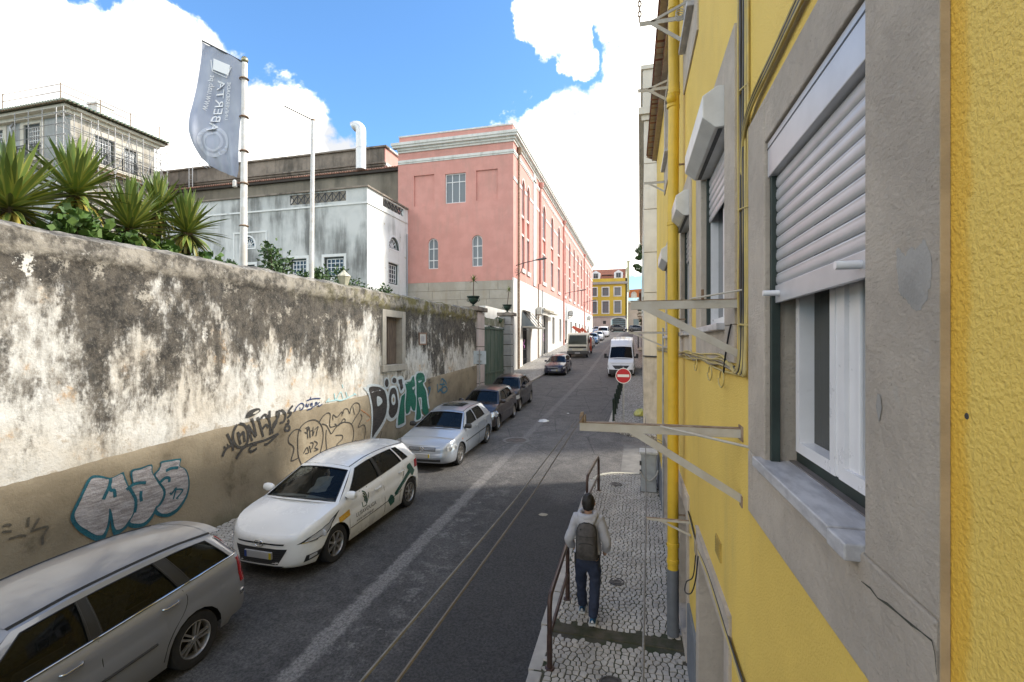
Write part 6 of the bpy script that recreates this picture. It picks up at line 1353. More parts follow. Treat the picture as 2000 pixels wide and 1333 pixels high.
part('pipe', MB().tube([(.42,9.5,.55),(.42,9.5,4.3)], .018, 8), plain('conduit_grey', (.40,.40,.40), .6), cr)
for k in range(4): part('wire', MB().tube(catmull([(.40,9.45,2.02+.05*k),(.2,10.4,1.95+.06*k),(.05,11.4,1.9+.07*k)], 6), .006, 5), CG, cr)
# ------------------------------------------------------------------ cars
def paint(name, col, metal=.0, rough=.32, coat=.8, dust=.12):
    t = NT(name); v = t.coord()
    d = t.step(t.noise(v, 2.2, 6, .65), .35, .75, 0, dust); c = t.mix(d, col, (.30,.28,.25))
    hz = t.xyz(False)[2]; c = t.mix(t.step(hz, .12, .5, .35 if dust > .03 else .10, 0), c, (.16,.145,.125))
    t.set(t.b.inputs['Coat Weight'], coat); t.set(t.b.inputs['Coat Roughness'], .03)
    return t.out(c, t.math('MULTIPLY_ADD', d, .8, rough), None, metal)
TYRE = plain('tyre_rubber', (.022,.021,.021), .85, var=.2, scale=12, bump=.2); ALLOY = plain('wheel_alloy', (.42,.40,.38), .35, .7, var=.1); BLK = plain('black_plastic', (.018,.018,.019), .5, var=.1); WELL = plain('wheel_well', (.008,.008,.008), .9)
def m_carglass():
    t = NT('car_glass'); t.out((.006,.007,.007), .02, None, 0, IOR=1.5); tr_ = t.n('ShaderNodeBsdfTransparent'); tr_.inputs[0].default_value = (.50,.54,.53,1); mx = t.n('ShaderNodeMixShader'); mx.inputs[0].default_value = .45
    t.t.links.new(t.b.outputs[0], mx.inputs[2]); t.t.links.new(tr_.outputs[0], mx.inputs[1]); t.t.links.new(mx.outputs[0], t.t.nodes['Material Output'].inputs['Surface']); return t.m
CGLASS = m_carglass(); CHROME = plain('chrome', (.62,.62,.62), .15, .95, var=.03)
LAMP = NT('headlamp_glass').out((.55,.56,.57), .12, None, .3); LAMPIN = plain('headlamp_bulb', (.75,.75,.75), .15, .5, var=.02); REDL = NT('tail_lamp').out((.32,.012,.015), .12); ORANGEL = NT('indicator_lamp').out((.55,.20,.02), .15)
PLATE = plain('number_plate', (.42,.42,.43), .45, var=.03); SEAM = plain('panel_gap', (.02,.02,.02), .8)
WHEELS = {}
def wheel_meshes(r, kind):
    k = (round(r, 3), kind)
    if k in WHEELS: return WHEELS[k]
    w = .19; ty = MB().lathe([(r*.66, -w*.45), (r*.80, -w*.5), (r*.96, -w*.46), (r, -w*.3), (r, w*.3), (r*.96, w*.46), (r*.80, w*.5), (r*.66, w*.45)], 28, (0,0,0), 'x')
    rm = MB().lathe([(r*.68, -w*.4), (r*.67, w*.44), (r*.63, w*.46), (r*.60, w*.36), (r*.58, -.02)], 28, (0,0,0), 'x'); R0 = r*.62
    if kind == 'cap':
        rm.lathe([(R0*.99, w*.34), (R0*.8, w*.40), (R0*.72, w*.38)], 28, (0,0,0), 'x'); rm.lathe([(R0*.38, w*.40), (R0*.30, w*.44), (R0*.12, w*.46), (0, w*.46)], 16, (0,0,0), 'x'); n, ws = 9, .20
    elif kind == 'double': rm.lathe([(R0*.20, w*.36), (R0*.16, w*.42), (0, w*.43)], 14, (0,0,0), 'x'); n, ws = 5, .10
    else: rm.lathe([(R0*.24, w*.34), (R0*.2, w*.42), (0, w*.43)], 14, (0,0,0), 'x'); n, ws = {'five': (5, .24), 'seven': (7, .17), 'thin': (10, .11)}[kind]
    for i in range(n):
        for dlt in ((-.14, .14) if kind == 'double' else (0,)):
            a = 2*math.pi*i/n; ca, sa = math.cos(a), math.sin(a); tn = (-sa, ca)
            p = lambda rr, o, x: (x, rr*ca+o*tn[0], rr*sa+o*tn[1])
            o0 = dlt*R0*.55; o1 = dlt*R0*1.15; h0 = ws*R0*.5; h1 = ws*R0*.62
            rm.add([p(R0*.15, o0-h0, w*.40), p(R0*.15, o0+h0, w*.40), p(R0*.99, o1+h1, w*.36), p(R0*.99, o1-h1, w*.36), p(R0*.15, o0-h0, w*.2), p(R0*.15, o0+h0, w*.2), p(R0*.99, o1+h1, w*.2), p(R0*.99, o1-h1, w*.2)], [(0,1,2,3),(0,4,5,1),(1,5,6,2),(2,6,7,3),(3,7,4,0)])
    dk = MB().lathe([(R0, -.0), (0, -.0)], 20, (0,0,0), 'x')
    tm_, rm_, dm_ = mesh('tyre', ty, TYRE, 50), mesh('rim', rm, ALLOY, 35), mesh('brake_disc', dk, WELL)
    for q in (tm_, rm_, dm_): fixn(q)
    WHEELS[k] = (tm_, rm_, dm_); return WHEELS[k]

CLOTH = plain('seat_cloth', (.055,.055,.058), .9, var=.2, scale=30)
class Car:
    def __init__(c, name, label, cat, x, yc, P, col, group='cars parked along the street', yaw=0, z=None, detail=2):
        c.P = P; c.L, c.W = P['L'], P['W']; c.detail = detail
        sl_ = math.atan((zr(yc+1.3)-zr(yc-1.3))/2.6) if z is None else 0
        c.root = thing(name, label, cat, (x, yc, zr(yc) if z is None else z), group, True, (sl_*math.cos(R(yaw)), -sl_*math.sin(R(yaw)), R(yaw)))
        c.col = col; c.perim(); c.build()
    def z1(c, s): return hermite(c.P['sh'], s)
    def perim(c):
        P = c.P; L, W2 = c.L, c.W/2; rf, rr = P.get('rf', .62), P.get('rr', .38); m_ = P.get('m', 3.4); n_ = P.get('n', 2.3); sill = P.get('sill', .20); wr = P['wr']; Ra = wr*1.13
        pts = []; N = 8
        for k in range(N+1):
            f = R(90*k/N); pts.append((rf*(1-max(0, math.cos(f))**(2/n_)), W2*math.sin(f)**(2/m_), None))
        c.ifront = N; side = set()
        ax = (P['fo'], P['fo']+P['wb']); arch_s = []
        for a in ax:
            for k in range(11): arch_s.append((a-Ra*math.cos(math.pi*k/10), wr+Ra*math.sin(math.pi*k/10)*.98))
            arch_s += [(a-Ra-.006, sill), (a+Ra+.006, sill)]
        ss = [rf+.05+(L-rr-rf-.1)*i/14 for i in range(15)]
        ss = [(s, sill) for s in ss if s > rf+.02 and s < L-rr-.02 and all(abs(s-a) > Ra+.04 for a in ax)]
        arch_s = [q for q in arch_s if rf+.001 < q[0] < L-rr-.001]
        fr = [(i, (lambda s: max([wr+math.sqrt(max(0, Ra*Ra-(s-a)**2)) for a in ax if abs(s-a) < Ra] or [0]))(p[0])) for i, p in enumerate(pts)]
        pts = [(s, w, (za if za and w > W2*.80 else sill+.02)) for (s, w, _), (_, za) in zip(pts, fr)]
        pts += [(s, W2, z) for s, z in sorted(ss+arch_s)]
        for k in range(N, -1, -1):
            f = R(90*k/N); s = L-rr*(1-max(0, math.cos(f))**(2/2.6)); w = W2*math.sin(f)**(2/4.2)
            za = max([wr+math.sqrt(max(0, Ra*Ra-(s-a)**2)) for a in ax if abs(s-a) < Ra] or [0]); pts.append((s, w, za if za and w > W2*.8 else sill+.06))
        tp = P.get('taper', .035); c.pts = [(s, w*(1-tp*abs((s-L*.5)/(L*.5))**2.2), z) for s, w, z in pts]
        c.nrm = []
        for i in range(len(pts)):
            a = c.pts[max(0, i-1)]; b = c.pts[min(len(pts)-1, i+1)]; d = Vector((b[1]-a[1], b[0]-a[0])); n = Vector((d.y, -d.x)); n = n.normalized() if n.length > 1e-6 else Vector((1,0))
            if i == 0: n = Vector((0,-1))
            if i == len(pts)-1: n = Vector((0,1))
            c.nrm.append(n)
        c.sill = sill
        c.fr = [0,.06,.16,.28,.40,.52,.62,.66,.72,.82,.91,.97,1]
        c.rows = [[c.at(i, f) for f in c.fr] for i in range(len(c.pts))]
        c.topk = [(r[-1][1], r[-1][0], r[-1][2]) for r in c.rows]
    def at(c, i, f):
        k = min(int(i), len(c.pts)-2); t = i-k; g = lambda j: c.at0(j, f)
        return g(k).lerp(g(k+1), t) if t > 1e-6 else g(k)
    def at0(c, i, f):
        s, w, z0 = c.pts[i]; n = c.nrm[i]; zt = c.z1(min(max(s, 0), c.L)); z = z0+(zt-z0)*f; fh = (z-c.sill)/(zt-c.sill)
        P = c.P; ins = interp(P.get('pside', [(0,.045),(.12,.02),(.3,.0),(.5,.0),(.64,.006),(.67,.018),(.8,.024),(.93,.040),(1,.075)]), fh)*n.x**2
        ins += interp(P.get('pfront', [(0,.07),(.1,.02),(.25,0),(.5,.005),(.62,.02),(.8,.06),(1,.15)]), fh)*max(0, -n.y)**2 + interp(P.get('prear', [(0,.08),(.12,.01),(.4,0),(.55,.0),(.6,.05),(.8,.06),(1,.10)]), fh)*max(0, n.y)**2
        x, y = w-n.x*ins, s-n.y*ins
        return Vector((max(0, x), y-c.L/2, z))
    def idx(c, s):
        for i in range(len(c.pts)-1):
            if c.pts[i][0] <= s <= c.pts[i+1][0]: return i+(s-c.pts[i][0])/max(1e-6, c.pts[i+1][0]-c.pts[i][0])
        return len(c.pts)-1
    def surf(c, i, z, side=1, lift=.006):
        """point on the lower body at perimeter index i and height z"""
        k = min(int(i), len(c.pts)-2); t = i-k; z0 = lerp(c.pts[k][2], c.pts[k+1][2], t); s = lerp(c.pts[k][0], c.pts[k+1][0], t); zt = c.z1(s); f = max(0, min(1, (z-z0)/(zt-z0)))
        p = c.at(i, f); n = c.nrm[k].lerp(c.nrm[k+1], t); return Vector(((p.x+n.x*lift)*side, p.y+n.y*lift, p.z))
    def patch(c, name, mat_, cor, side=1, lift=.006, nu=8, nv=5, parent=None, label=None):
        """quad of the body surface: corners (i, z) anticlockwise, lifted a few millimetres"""
        fn = lambda u, v: c.surf(lerp(lerp(cor[0][0], cor[1][0], u), lerp(cor[3][0], cor[2][0], u), v), lerp(lerp(cor[0][1], cor[1][1], u), lerp(cor[3][1], cor[2][1], u), v), side, lift)
        m = MB().grid(fn, [k/nu for k in range(nu+1)], [k/nv for k in range(nv+1)])
        n0 = len(m.v); bd = [j for j in range(nv+1)]+[i*(nv+1)+nv for i in range(1, nu+1)]+[nu*(nv+1)+j for j in range(nv-1, -1, -1)]+[i*(nv+1) for i in range(nu-1, 0, -1)]
        fb = lambda u, v: c.surf(lerp(lerp(cor[0][0], cor[1][0], u), lerp(cor[3][0], cor[2][0], u), v), lerp(lerp(cor[0][1], cor[1][1], u), lerp(cor[3][1], cor[2][1], u), v), side, -.004)
        back = [fb((q//(nv+1))/nu, (q % (nv+1))/nv) for q in bd]; nb = len(bd)
        m.v += [tuple(p) for p in back]; m.f += [(bd[i], bd[(i+1) % nb], n0+(i+1) % nb, n0+i) for i in range(nb)]
        return part(name, m, mat_, parent or c.root, 60, fix=True, label=label)
    def fpatch(c, name, mat_, x0, x1, za, zb, x0t=None, x1t=None, lift=.006, **k):
        """patch across the nose, symmetric about the middle"""
        ixs = lambda x: next((i+(x-c.pts[i][1])/(c.pts[i+1][1]-c.pts[i][1]) for i in range(c.ifront) if c.pts[i][1] <= x <= c.pts[i+1][1]), c.ifront)
        m = MB(); x0t = x0 if x0t is None else x0t; x1t = x1 if x1t is None else x1t
        def fn(u, v):
            x = lerp(lerp(x0, x1, u), lerp(x0t, x1t, u), v); p = c.surf(ixs(abs(x)), lerp(za, zb, v), 1 if x >= 0 else -1, lift); return p
        m.grid(fn, [j/12 for j in range(13)], [j/4 for j in range(5)]); return part(name, m, mat_, k.get('parent') or c.root, 60, fix=True)
    def rpatch(c, name, mat_, x0, x1, za, zb, lift=.008, **k):
        N = len(c.pts)-1
        ixs = lambda x: next((i+1-(x-c.pts[i+1][1])/max(1e-6, c.pts[i][1]-c.pts[i+1][1]) for i in range(N-1, N-9, -1) if c.pts[i+1][1] <= x <= c.pts[i][1]), N-8)
        m = MB().grid(lambda u, v: c.surf(ixs(abs(lerp(x0, x1, u))), lerp(za, zb, v), 1 if lerp(x0, x1, u) >= 0 else -1, lift), [j/10 for j in range(11)], [j/3 for j in range(4)]); return part(name, m, mat_, c.root, 60, fix=True)
    def B(c, s): return Vector((interp(c.topk_s, s)-.004, s-c.L/2, interp(c.topz_s, s)-.004))
    def Rf(c, s): rk = c.P['roof']; return Vector((c.P['rw']*(1-.05*abs((s-rk[0][0])/(rk[-1][0]-rk[0][0])*2-1)**2), s-c.L/2, hermite(rk, s)-.06))
    def build(c):
        P = c.P; L = c.L; nr = len(c.fr); N = len(c.pts)
        m = MB()
        full = c.rows + [[Vector((-p.x, p.y, p.z)) for p in r] for r in c.rows[N-2:0:-1]]; M = len(full)
        m.v = [tuple(p) for r in full for p in r]; m.f = [(i*nr+j, ((i+1) % M)*nr+j, ((i+1) % M)*nr+j+1, i*nr+j+1) for i in range(M) for j in range(nr-1)]
        part('body', m, c.col, c.root, 38, fix=True)
        q_ = sorted((y+L/2, x, z) for y, x, z in c.topk); c.topk_s = [(a, b) for a, b, z in q_]; c.topz_s = [(a, z) for a, b, z in q_]; ab, at_, db, dt = P['ab'], P['at'], P['db'], P['dt']
        # bonnet and tail deck
        def deck(ss, crown, nm):
            m = MB(); n = 12; ts = [k/n*2-1 for k in range(n+1)]
            m.grid(lambda s, t: (interp(c.topk_s, s)*t, s-L/2, interp(c.topz_s, s)-.002+crown(s)*(1-t*t)), ss, ts); return part(nm, m, c.col, c.root, 40, fix=True)
        sf0 = c.topk_s[0][0]; s_in = [s for s, x in c.topk_s if s < ab-.05]
        bn_ = deck(sorted(set([round(s, 4) for s in s_in]+[ab-.02, ab+.06])), lambda s: min(.075, .09*max(0, s-sf0)), 'bonnet')
        deck(sorted(set([db-.06, db]+[round(s, 4) for s, x in c.topk_s if s > db+.02])), lambda s: .012, 'tail_panel')
        # greenhouse
        cols = P['cols']; us = list(range(len(cols))); bow = P.get('bow', .16)
        def side_pt(u, v, sgn=1, dx=0):
            k = min(int(u), len(cols)-2); t = u-k; sb_ = lerp(cols[k][0], cols[k+1][0], t); st_ = lerp(cols[k][1], cols[k+1][1], t)
            p = c.B(sb_).lerp(c.Rf(st_), v); p.x += .022*math.sin(math.pi*v)*(1 if u > 0 else 1) - dx; p.x *= sgn; return p
        vs_ = [0, .06, .3, .6, .89, 1]
        ul = [] 
        for k in range(len(cols)-1): ul += [k+q/4 for q in range(4)]
        ul.append(len(cols)-1)
        win = lambda u: cols[int(u)][2] == 'w'
        for sgn in (1, -1):
            m = MB(); m.grid(lambda u, v: side_pt(u, v, sgn), ul, vs_, lambda i, j: win(ul[i]) and 0 < j < 4); part('side_frame', m, c.col, c.root, 40, fix=True)
            for k in range(len(cols)-1):
                if cols[k][2] == 'w':
                    e = .03; g = MB().grid(lambda u, v: side_pt(u, v, sgn, .014), [k-e+q*(1+2*e)/4 for q in range(5)], [.03, .3, .6, .92]); part('side_window', g, CGLASS, c.root, 40, fix=True)
                    if c.detail > 0:
                        bd = [side_pt(k+q/6, .06, sgn, -.001) for q in range(7)]+[side_pt(k+1, lerp(.06,.89,q/4), sgn, -.001) for q in range(1,5)]+[side_pt(k+1-q/6, .89, sgn, -.001) for q in range(1,7)]+[side_pt(k, lerp(.89,.06,q/4), sgn, -.001) for q in range(1,4)]
                        part('window_seal', MB().tube(bd, .007, 5, True), BLK, c.root)
                elif cols[k][2] == 'b':
                    g = MB().grid(lambda u, v: side_pt(u, v, sgn, -.004), [k-.02, k+.5, k+1.02], [.05, .3, .6, .90]); part('black_pillar', g, BLK, c.root, 40, fix=True)
            if P.get('waist'):
                part('window_trim', MB().tube([side_pt(u, .045, sgn, -.008) for u in ul[2:-1]], .011, 6), CHROME, c.root, 60)
        A0, A1 = c.B(ab), c.Rf(at_); D0, D1 = c.B(db), c.Rf(dt)
        A0, A1, D0, D1 = side_pt(0, 0), side_pt(0, 1), side_pt(len(cols)-1, 0), side_pt(len(cols)-1, 1)
        def scr(p0, p1, bow0, bow1, cr0, cr1, d=0):
            def fn(u, v):
                p = p0.lerp(p1, v); x = p.x*u; k = 1-u*u; return Vector((x, p.y-lerp(bow0, bow1, v)*k, p.z+lerp(cr0, cr1, v)*k+.02*math.sin(math.pi*v)*0-d))
            return fn
        ug = [-1, -.925, -.6, -.3, 0, .3, .6, .925, 1]; vg = [0, .05, .35, .65, .90, 1]
        ws_ = scr(A0, A1, bow, .05, .075, .055); rw_ = scr(D0, D1, -.05, -.06, .01, .05)
        for fn, nm, sg in ((ws_, 'windscreen', 1), (rw_, 'rear_window', -1)):
            if nm == 'rear_window' and P.get('blind_rear'): part('rear_panel', MB().grid(fn, ug, vg), c.col, c.root, 40, fix=True); continue
            part('screen_frame', MB().grid(fn, ug, vg, lambda i, j: 0 < i < len(ug)-2 and 0 < j < 4), c.col, c.root, 40, fix=True)
            part(nm, MB().grid(lambda u, v: fn(u, v)+Vector((0, .012*sg, -.008)), [-.945, -.6, -.3, 0, .3, .6, .945], [.03, .3, .6, .915]), CGLASS, c.root, 60, fix=True)
            if c.detail > 0:
                bd = [fn(-.925+1.85*q/8, .05) for q in range(9)]+[fn(.925, .05+.85*q/4) for q in range(1,5)]+[fn(.925-1.85*q/8, .90) for q in range(1,9)]+[fn(-.925, .90-.85*q/4) for q in range(1,4)]
                part('screen_seal', MB().tube(bd, .010, 5, True), BLK, c.root)
        if c.detail > 1:
            for x0 in (-.35, .28):
                p = [ws_(lerp(x0, x0+.62, q/5), lerp(.045, .10, q/5))+Vector((0, -.012, .012)) for q in range(6)]; part('wiper', MB().tube(p, .010, 5), BLK, c.root)
        nst = 9; sts = [lerp(at_, dt, k/nst) for k in range(nst+1)]
        def roof(u, v):
            s = lerp(at_, dt, v); e = c.Rf(s)
            if v == 0: e = A1
            if v == 1: e = D1
            k = 1-u*u; return Vector((e.x*u, e.y-lerp(.05, -.06, v)*k, e.z+.056*(1-abs(u)**2.6)))
        rf_ = part('roof', MB().grid(roof, [-1, -.96, -.88, -.7, -.4, 0, .4, .7, .88, .96, 1], [k/nst for k in range(nst+1)]), c.col, c.root, 50, fix=True)
        c.roof_pt = roof; c.side_pt = side_pt; c.ws = ws_; c.rw = rw_
        for sgn in (1, -1):
            if c.detail > 1: part('roof_gutter', MB().tube([roof(sgn*.93, k/nst)+Vector((0,0,.002)) for k in range(nst+1)], .009, 5), BLK, c.root)
        # underside, wheels
        part('underbody', MB().box(-c.W/2+.24, c.W/2-.24, -L/2+.35, L/2-.3, c.sill-.02, .52).box(-c.W/2+.12, c.W/2-.12, -L/2+P['fo']+P['wr']*1.25, -L/2+P['fo']+P['wb']-P['wr']*1.25, c.sill-.01, .5), WELL, c.root)  # near-black box: shade inside the wheel arches put into its colour
        c.interior() if c.detail > 1 else part('dark_cabin', MB().box(-c.P['rw']+.02, c.P['rw']-.02, -L/2+at_-.1, -L/2+dt-.1, .7, min(z for s, z in P['roof'])-.15), WELL, c.root)
        tm_, rm_, dm_ = wheel_meshes(P['wr'], P.get('wheel', 'five'))
        for s in (P['fo'], P['fo']+P['wb']):
            for sgn in (1, -1):
                w = bpy.data.objects.new('wheel', tm_); link(w, c.root); w.location = (sgn*(c.W/2-.125), s-L/2, P['wr']); w.rotation_euler = (0, 0, 0 if sgn > 0 else math.pi); OFFS[w.name] = (0,0,0)
                share('rim', rm_, w); share('brake_disc', dm_, w)
        # mirrors, handles, lamps, plate, seams
        mi = P.get('mirror', ab+.25)
        for sgn in (1, -1):
            p = c.B(mi); q = Vector((p.x+.10, p.y-.02, p.z+.07)); mm = MB().lathe([(0,-.105),(.05,-.10),(.075,-.05),(.08,.03),(.06,.09),(0,.10)], 12, (0,0,0), 'x')
            mm.v = [(sgn*(a+q.x), b*.8+q.y, z*.95+q.z) for a, b, z in mm.v]; o = part('door_mirror', mm, c.col if P.get('mcol', 1) else BLK, c.root, 60, fix=True)
            part('mirror_arm', MB().beam((sgn*(p.x-.03), p.y, p.z+.02), (sgn*(q.x-.03), q.y, q.z-.04), .06, .03), BLK, c.root)
            if c.detail > 0:
                for s, z in P.get('handles', []):
                    i = c.idx(s); a_ = c.surf(i, z, sgn, .0); b_ = c.surf(c.idx(s+.19), z+.005, sgn, .0); mid = (a_+b_)/2+Vector((sgn*.035, 0, 0))
                    part('door_handle', MB().tube(catmull([a_, a_.lerp(b_, .15)+Vector((sgn*.032,0,0)), mid, a_.lerp(b_, .85)+Vector((sgn*.032,0,0)), b_], 3), .012, 6), P.get('hmat') or c.col, c.root, 60)
                for s in P.get('seams', []):
                    zt = c.z1(s); pts = [c.surf(c.idx(s+dx), z, sgn, .0005) for dx, z in ((0, zt-.01), (0, zt-.2), (0, .55), (.0, .40), (0, .27))]; part('panel_seam', MB().tube(pts, .004, 4), SEAM, c.root)
                if P.get('strip'):
                    s0, s1, z = P['strip']; pts = [c.surf(c.idx(lerp(s0, s1, k/10)), z+.02*k/10, sgn, .004) for k in range(11)]; part('rubbing_strip', MB().tube(pts, .014, 5), P.get('smat', BLK), c.root)
            for nm, mt, cor, lf in P.get('lamps', []): c.patch(nm, mt, cor, sgn, lf)
        for f in P.get('front', []): f(c)
    def interior(c):
        P = c.P; y0 = -c.L/2; fl = P['at']+.28; CL = CLOTH
        part('floor_pan', MB().box(-c.W/2+.13, c.W/2-.13, y0+P['ab']-.1, y0+P['db']-.15, .40, .62), WELL, c.root)
        part('dashboard', MB().prism([(y0+P['ab']-.12,.60),(y0+P['ab']+.42,.60),(y0+P['ab']+.46,.86),(y0+P['ab']+.2,.93),(y0+P['ab']-.12,.90)], 'x', -c.W/2+.14, c.W/2-.14), BLK, c.root)
        rows = [(fl, .25, (-.36, .36), .46), (fl+.88, .25, (-.36, .36), .48)]
        for s, w, xs, hw in rows:
            for x in xs:
                st = part('seat', MB().box(x-.24, x+.24, y0+s-.1, y0+s+.42, .60, .74), CL, c.root, bevel=.05)
                part('seat_back', MB().prism([(y0+s+.36,.68),(y0+s+.50,.70),(y0+s+.66,1.14),(y0+s+.56,1.16)], 'x', x-.23, x+.23), CL, st, bevel=.05); part('headrest', MB().box(x-.12, x+.12, y0+s+.58, y0+s+.68, 1.16, 1.30), CL, st, bevel=.04)
        cx, cy, cz = .36, y0+P['ab']+.55, .92; part('steering_wheel', MB().tube([(cx+.18*math.cos(a*.3142), cy+.07*math.sin(a*.3142), cz+.165*math.sin(a*.3142)) for a in range(20)], .016, 6, True).tube([(cx-.17,cy,cz),(cx+.17,cy,cz)], .018, 5), BLK, c.root, 60)
        part('rear_shelf', MB().box(-c.P['rw'], c.P['rw'], y0+fl+1.5, y0+P['db']-.12, .84, .88), BLK, c.root)
        part('rear_mirror', MB().box(-.10, .10, y0+P['at']-.02, y0+P['at']+.02, 1.22, 1.28), BLK, c.root, bevel=.01)
    def plate(c, z=.42, s=-.0, w=.52):
        p = c.surf(0, z, 1, .018); o = part('number_plate', MB().box(-w/2, w/2, p.y-.012, p.y+.02, z-.055, z+.055), PLATE, c.root, bevel=.004)
        part('plate_band', MB().box(-w/2+.005, -w/2+.05, p.y-.0145, p.y-.011, z-.05, z+.05), plain('plate_blue', (.03,.07,.30), .5), o); part('plate_band', MB().box(w/2-.05, w/2-.005, p.y-.0145, p.y-.011, z-.05, z+.05), plain('plate_yellow', (.60,.48,.03), .5), o)
    def emblem(c, z, rx=.075, rz=.05, kind='ring'):
        p = c.surf(0, z, 1, .012); pts = [(rx*math.cos(k*.3142), p.y, z+rz*math.sin(k*.3142)) for k in range(20)]
        m = MB().tube(pts, .008, 6, True)
        if kind == 'slanted': m.tube([(-.035,p.y,z-.03),(-.022,p.y-.004,z+.03)], .008, 5); m.tube([(.022,p.y,z-.03),(.035,p.y-.004,z+.03)], .008, 5); m.tube([(-.03,p.y-.003,z-.008),(.03,p.y-.003,z+.008)], .007, 5)
        elif kind == 'double': m.tube([(-.05,p.y,z+.02),(-.02,p.y-.003,z-.045),(0,p.y-.003,z-.005),(.02,p.y-.003,z-.045),(.05,p.y,z+.02)], .006, 5); m.tube([(-.025,p.y,z+.05),(0,p.y-.003,z+.005),(.025,p.y,z+.05)], .006, 5)
        else: m.tube([(0,p.y,z),(0,p.y-.002,z+rz)], .006, 5); m.tube([(0,p.y,z),(rx*.87,p.y-.002,z-rz*.5)], .006, 5); m.tube([(0,p.y,z),(-rx*.87,p.y-.002,z-rz*.5)], .006, 5)
        part('emblem', m, CHROME, c.root, 60)
    def side_print(c, mb, s0, z0, mat_, name, sgn=1, sx=1, skew=0, lift=.004):
        """flat lettering laid on the body side: x of mb runs along the car from s0, y up from z0"""
        xs = [v[0] for v in mb.v]; o = MB()
        for x, y, z in mb.v: o.v.append(tuple(c.surf(c.idx(s0+x*sx), z0+y+skew*x, sgn, lift)))
        o.f = mb.f; return part(name, o, mat_, c.root)

# --- silver-grey estate, cut by the lower left corner
P_EST = dict(L=4.43, W=1.70, wb=2.615, fo=.87, wr=.315, wheel='double', rw=.56, sill=.22, rr=.42,
  sh=[(0,.66),(.4,.79),(1.0,.90),(1.3,.935),(2.5,.965),(3.6,1.0),(4.15,1.01),(4.43,.97)], roof=[(1.95,1.40),(2.5,1.455),(3.4,1.445),(4.0,1.375)], ab=1.18, at=1.95, db=4.29, dt=4.0,
  cols=[(1.18,1.95,'p'),(1.42,2.06,'w'),(2.42,2.42,'b'),(2.52,2.50,'w'),(3.36,3.16,'b'),(3.50,3.30,'w'),(4.08,3.84,'p'),(4.29,4.0,'p')], waist=True, handles=[(2.12,.86),(3.10,.89)], seams=[1.35,2.47], hmat=CHROME,
  strip=(1.5,3.0,.56), lamps=[('headlight', LAMP, [(4.6,.60),(8.6,.66),(8.6,.80),(4.4,.72)], .006)])
est = Car('estate_car', 'silver grey estate car cut off by the lower left corner', 'car', -5.87, 3.30, P_EST, paint('neutral_silver_paint', (.27,.275,.295), .3, .32, .8, .05))
NP = len(est.pts)-1
for sg_ in (1, -1):
    m = MB().grid(lambda u, v: est.side_pt(len(est.P['cols'])-1-.18*(1-u), lerp(.0,.93,v), sg_, -.012)+Vector((0,.02,0)), [0,.5,1], [k/6 for k in range(7)]); part('tail_lamp', m, REDL, est.root, 50, fix=True)
    est.patch('tail_lamp', REDL, [(NP-6.6,.66),(NP-4.6,.66),(NP-5.2,.97),(NP-6.7,.98)], sg_, .008); est.patch('bumper_reflector', CHROME, [(NP-6.9,.50),(NP-5.9,.50),(NP-5.9,.55),(NP-6.9,.55)], sg_, .012)
    i0 = est.idx(2.47); pts = [est.surf(est.idx(s), z, sg_, .0005) for s, z in ((3.36,.97),(3.40,.88),(3.36,.75),(3.22,.62),(3.12,.48),(3.08,.32))]; part('panel_seam', MB().tube(catmull(pts, 3), .004, 4), SEAM, est.root)
    part('roof_rail', MB().tube([est.roof_pt(sg_*.90, k/9)+Vector((0,0,.006)) for k in range(10)], .007, 5), BLK, est.root)
m = MB().grid(lambda u, v: est.roof_pt(u, 1.0)+Vector((0, .17*v-.01, .004-.028*v)), [-.92+.184*k for k in range(11)], [0,.35,.7,1]); m.grid(lambda u, v: est.roof_pt(u, 1.0)+Vector((0, .16, -.024-.02*v)), [-.92+.184*k for k in range(11)], [0, 1]); part('roof_spoiler', m, est.col, est.root, 50, fix=True)
est.plate(.42)

# --- white hatchback with company lettering
P_WH = dict(L=4.035, W=1.734, wb=2.57, fo=.83, wr=.31, wheel='seven', rw=.56, sill=.19, rf=.66,
  sh=[(0,.675),(.3,.80),(.75,.895),(1.1,.935),(1.6,.95),(2.6,1.0),(3.3,1.05),(3.75,1.06),(4.035,1.0)], roof=[(1.72,1.385),(2.2,1.455),(2.9,1.45),(3.62,1.375)], ab=.98, at=1.72, db=3.86, dt=3.66, bow=.19,
  cols=[(.98,1.72,'p'),(1.22,1.83,'w'),(2.28,2.24,'b'),(2.36,2.31,'w'),(3.16,2.98,'p'),(3.24,3.04,'w'),(3.46,3.2,'p'),(3.86,3.66,'p')], handles=[(2.02,.83),(2.92,.88)], seams=[1.18,2.33],
  lamps=[('headlight_housing', BLK, [(3.4,.56),(7.6,.59),(11.0,.84),(5.0,.635)], .006), ('headlight', LAMP, [(4.4,.578),(7.4,.605),(9.6,.78),(5.4,.64)], .012), ('fog_lamp_bezel', BLK, [(4.2,.27),(7.2,.33),(7.4,.40),(4.6,.37)], .008), ('fog_lamp', LAMPIN, [(4.9,.31),(6.0,.335),(6.0,.375),(5.0,.36)], .014)],
  pfront=[(0,.06),(.08,0),(.2,.0),(.3,.02),(.55,.035),(.8,.04),(.93,.06),(1,.10)])
WHITE = paint('white_paint', (.80,.80,.79), 0, .25, .9, .06)
wh = Car('white_hatchback', 'white hatchback with green company lettering and screw graphic on its doors', 'car', -5.76, 8.36, P_WH, WHITE, yaw=-1.5)
wh.fpatch('grille', BLK, -.36, .36, .27, .50, -.50, .50, .004); wh.fpatch('upper_grille', BLK, -.44, .44, .558, .582, -.46, .46, .006); wh.fpatch('lower_intake', BLK, -.40, .40, .215, .25, -.46, .46, .004)
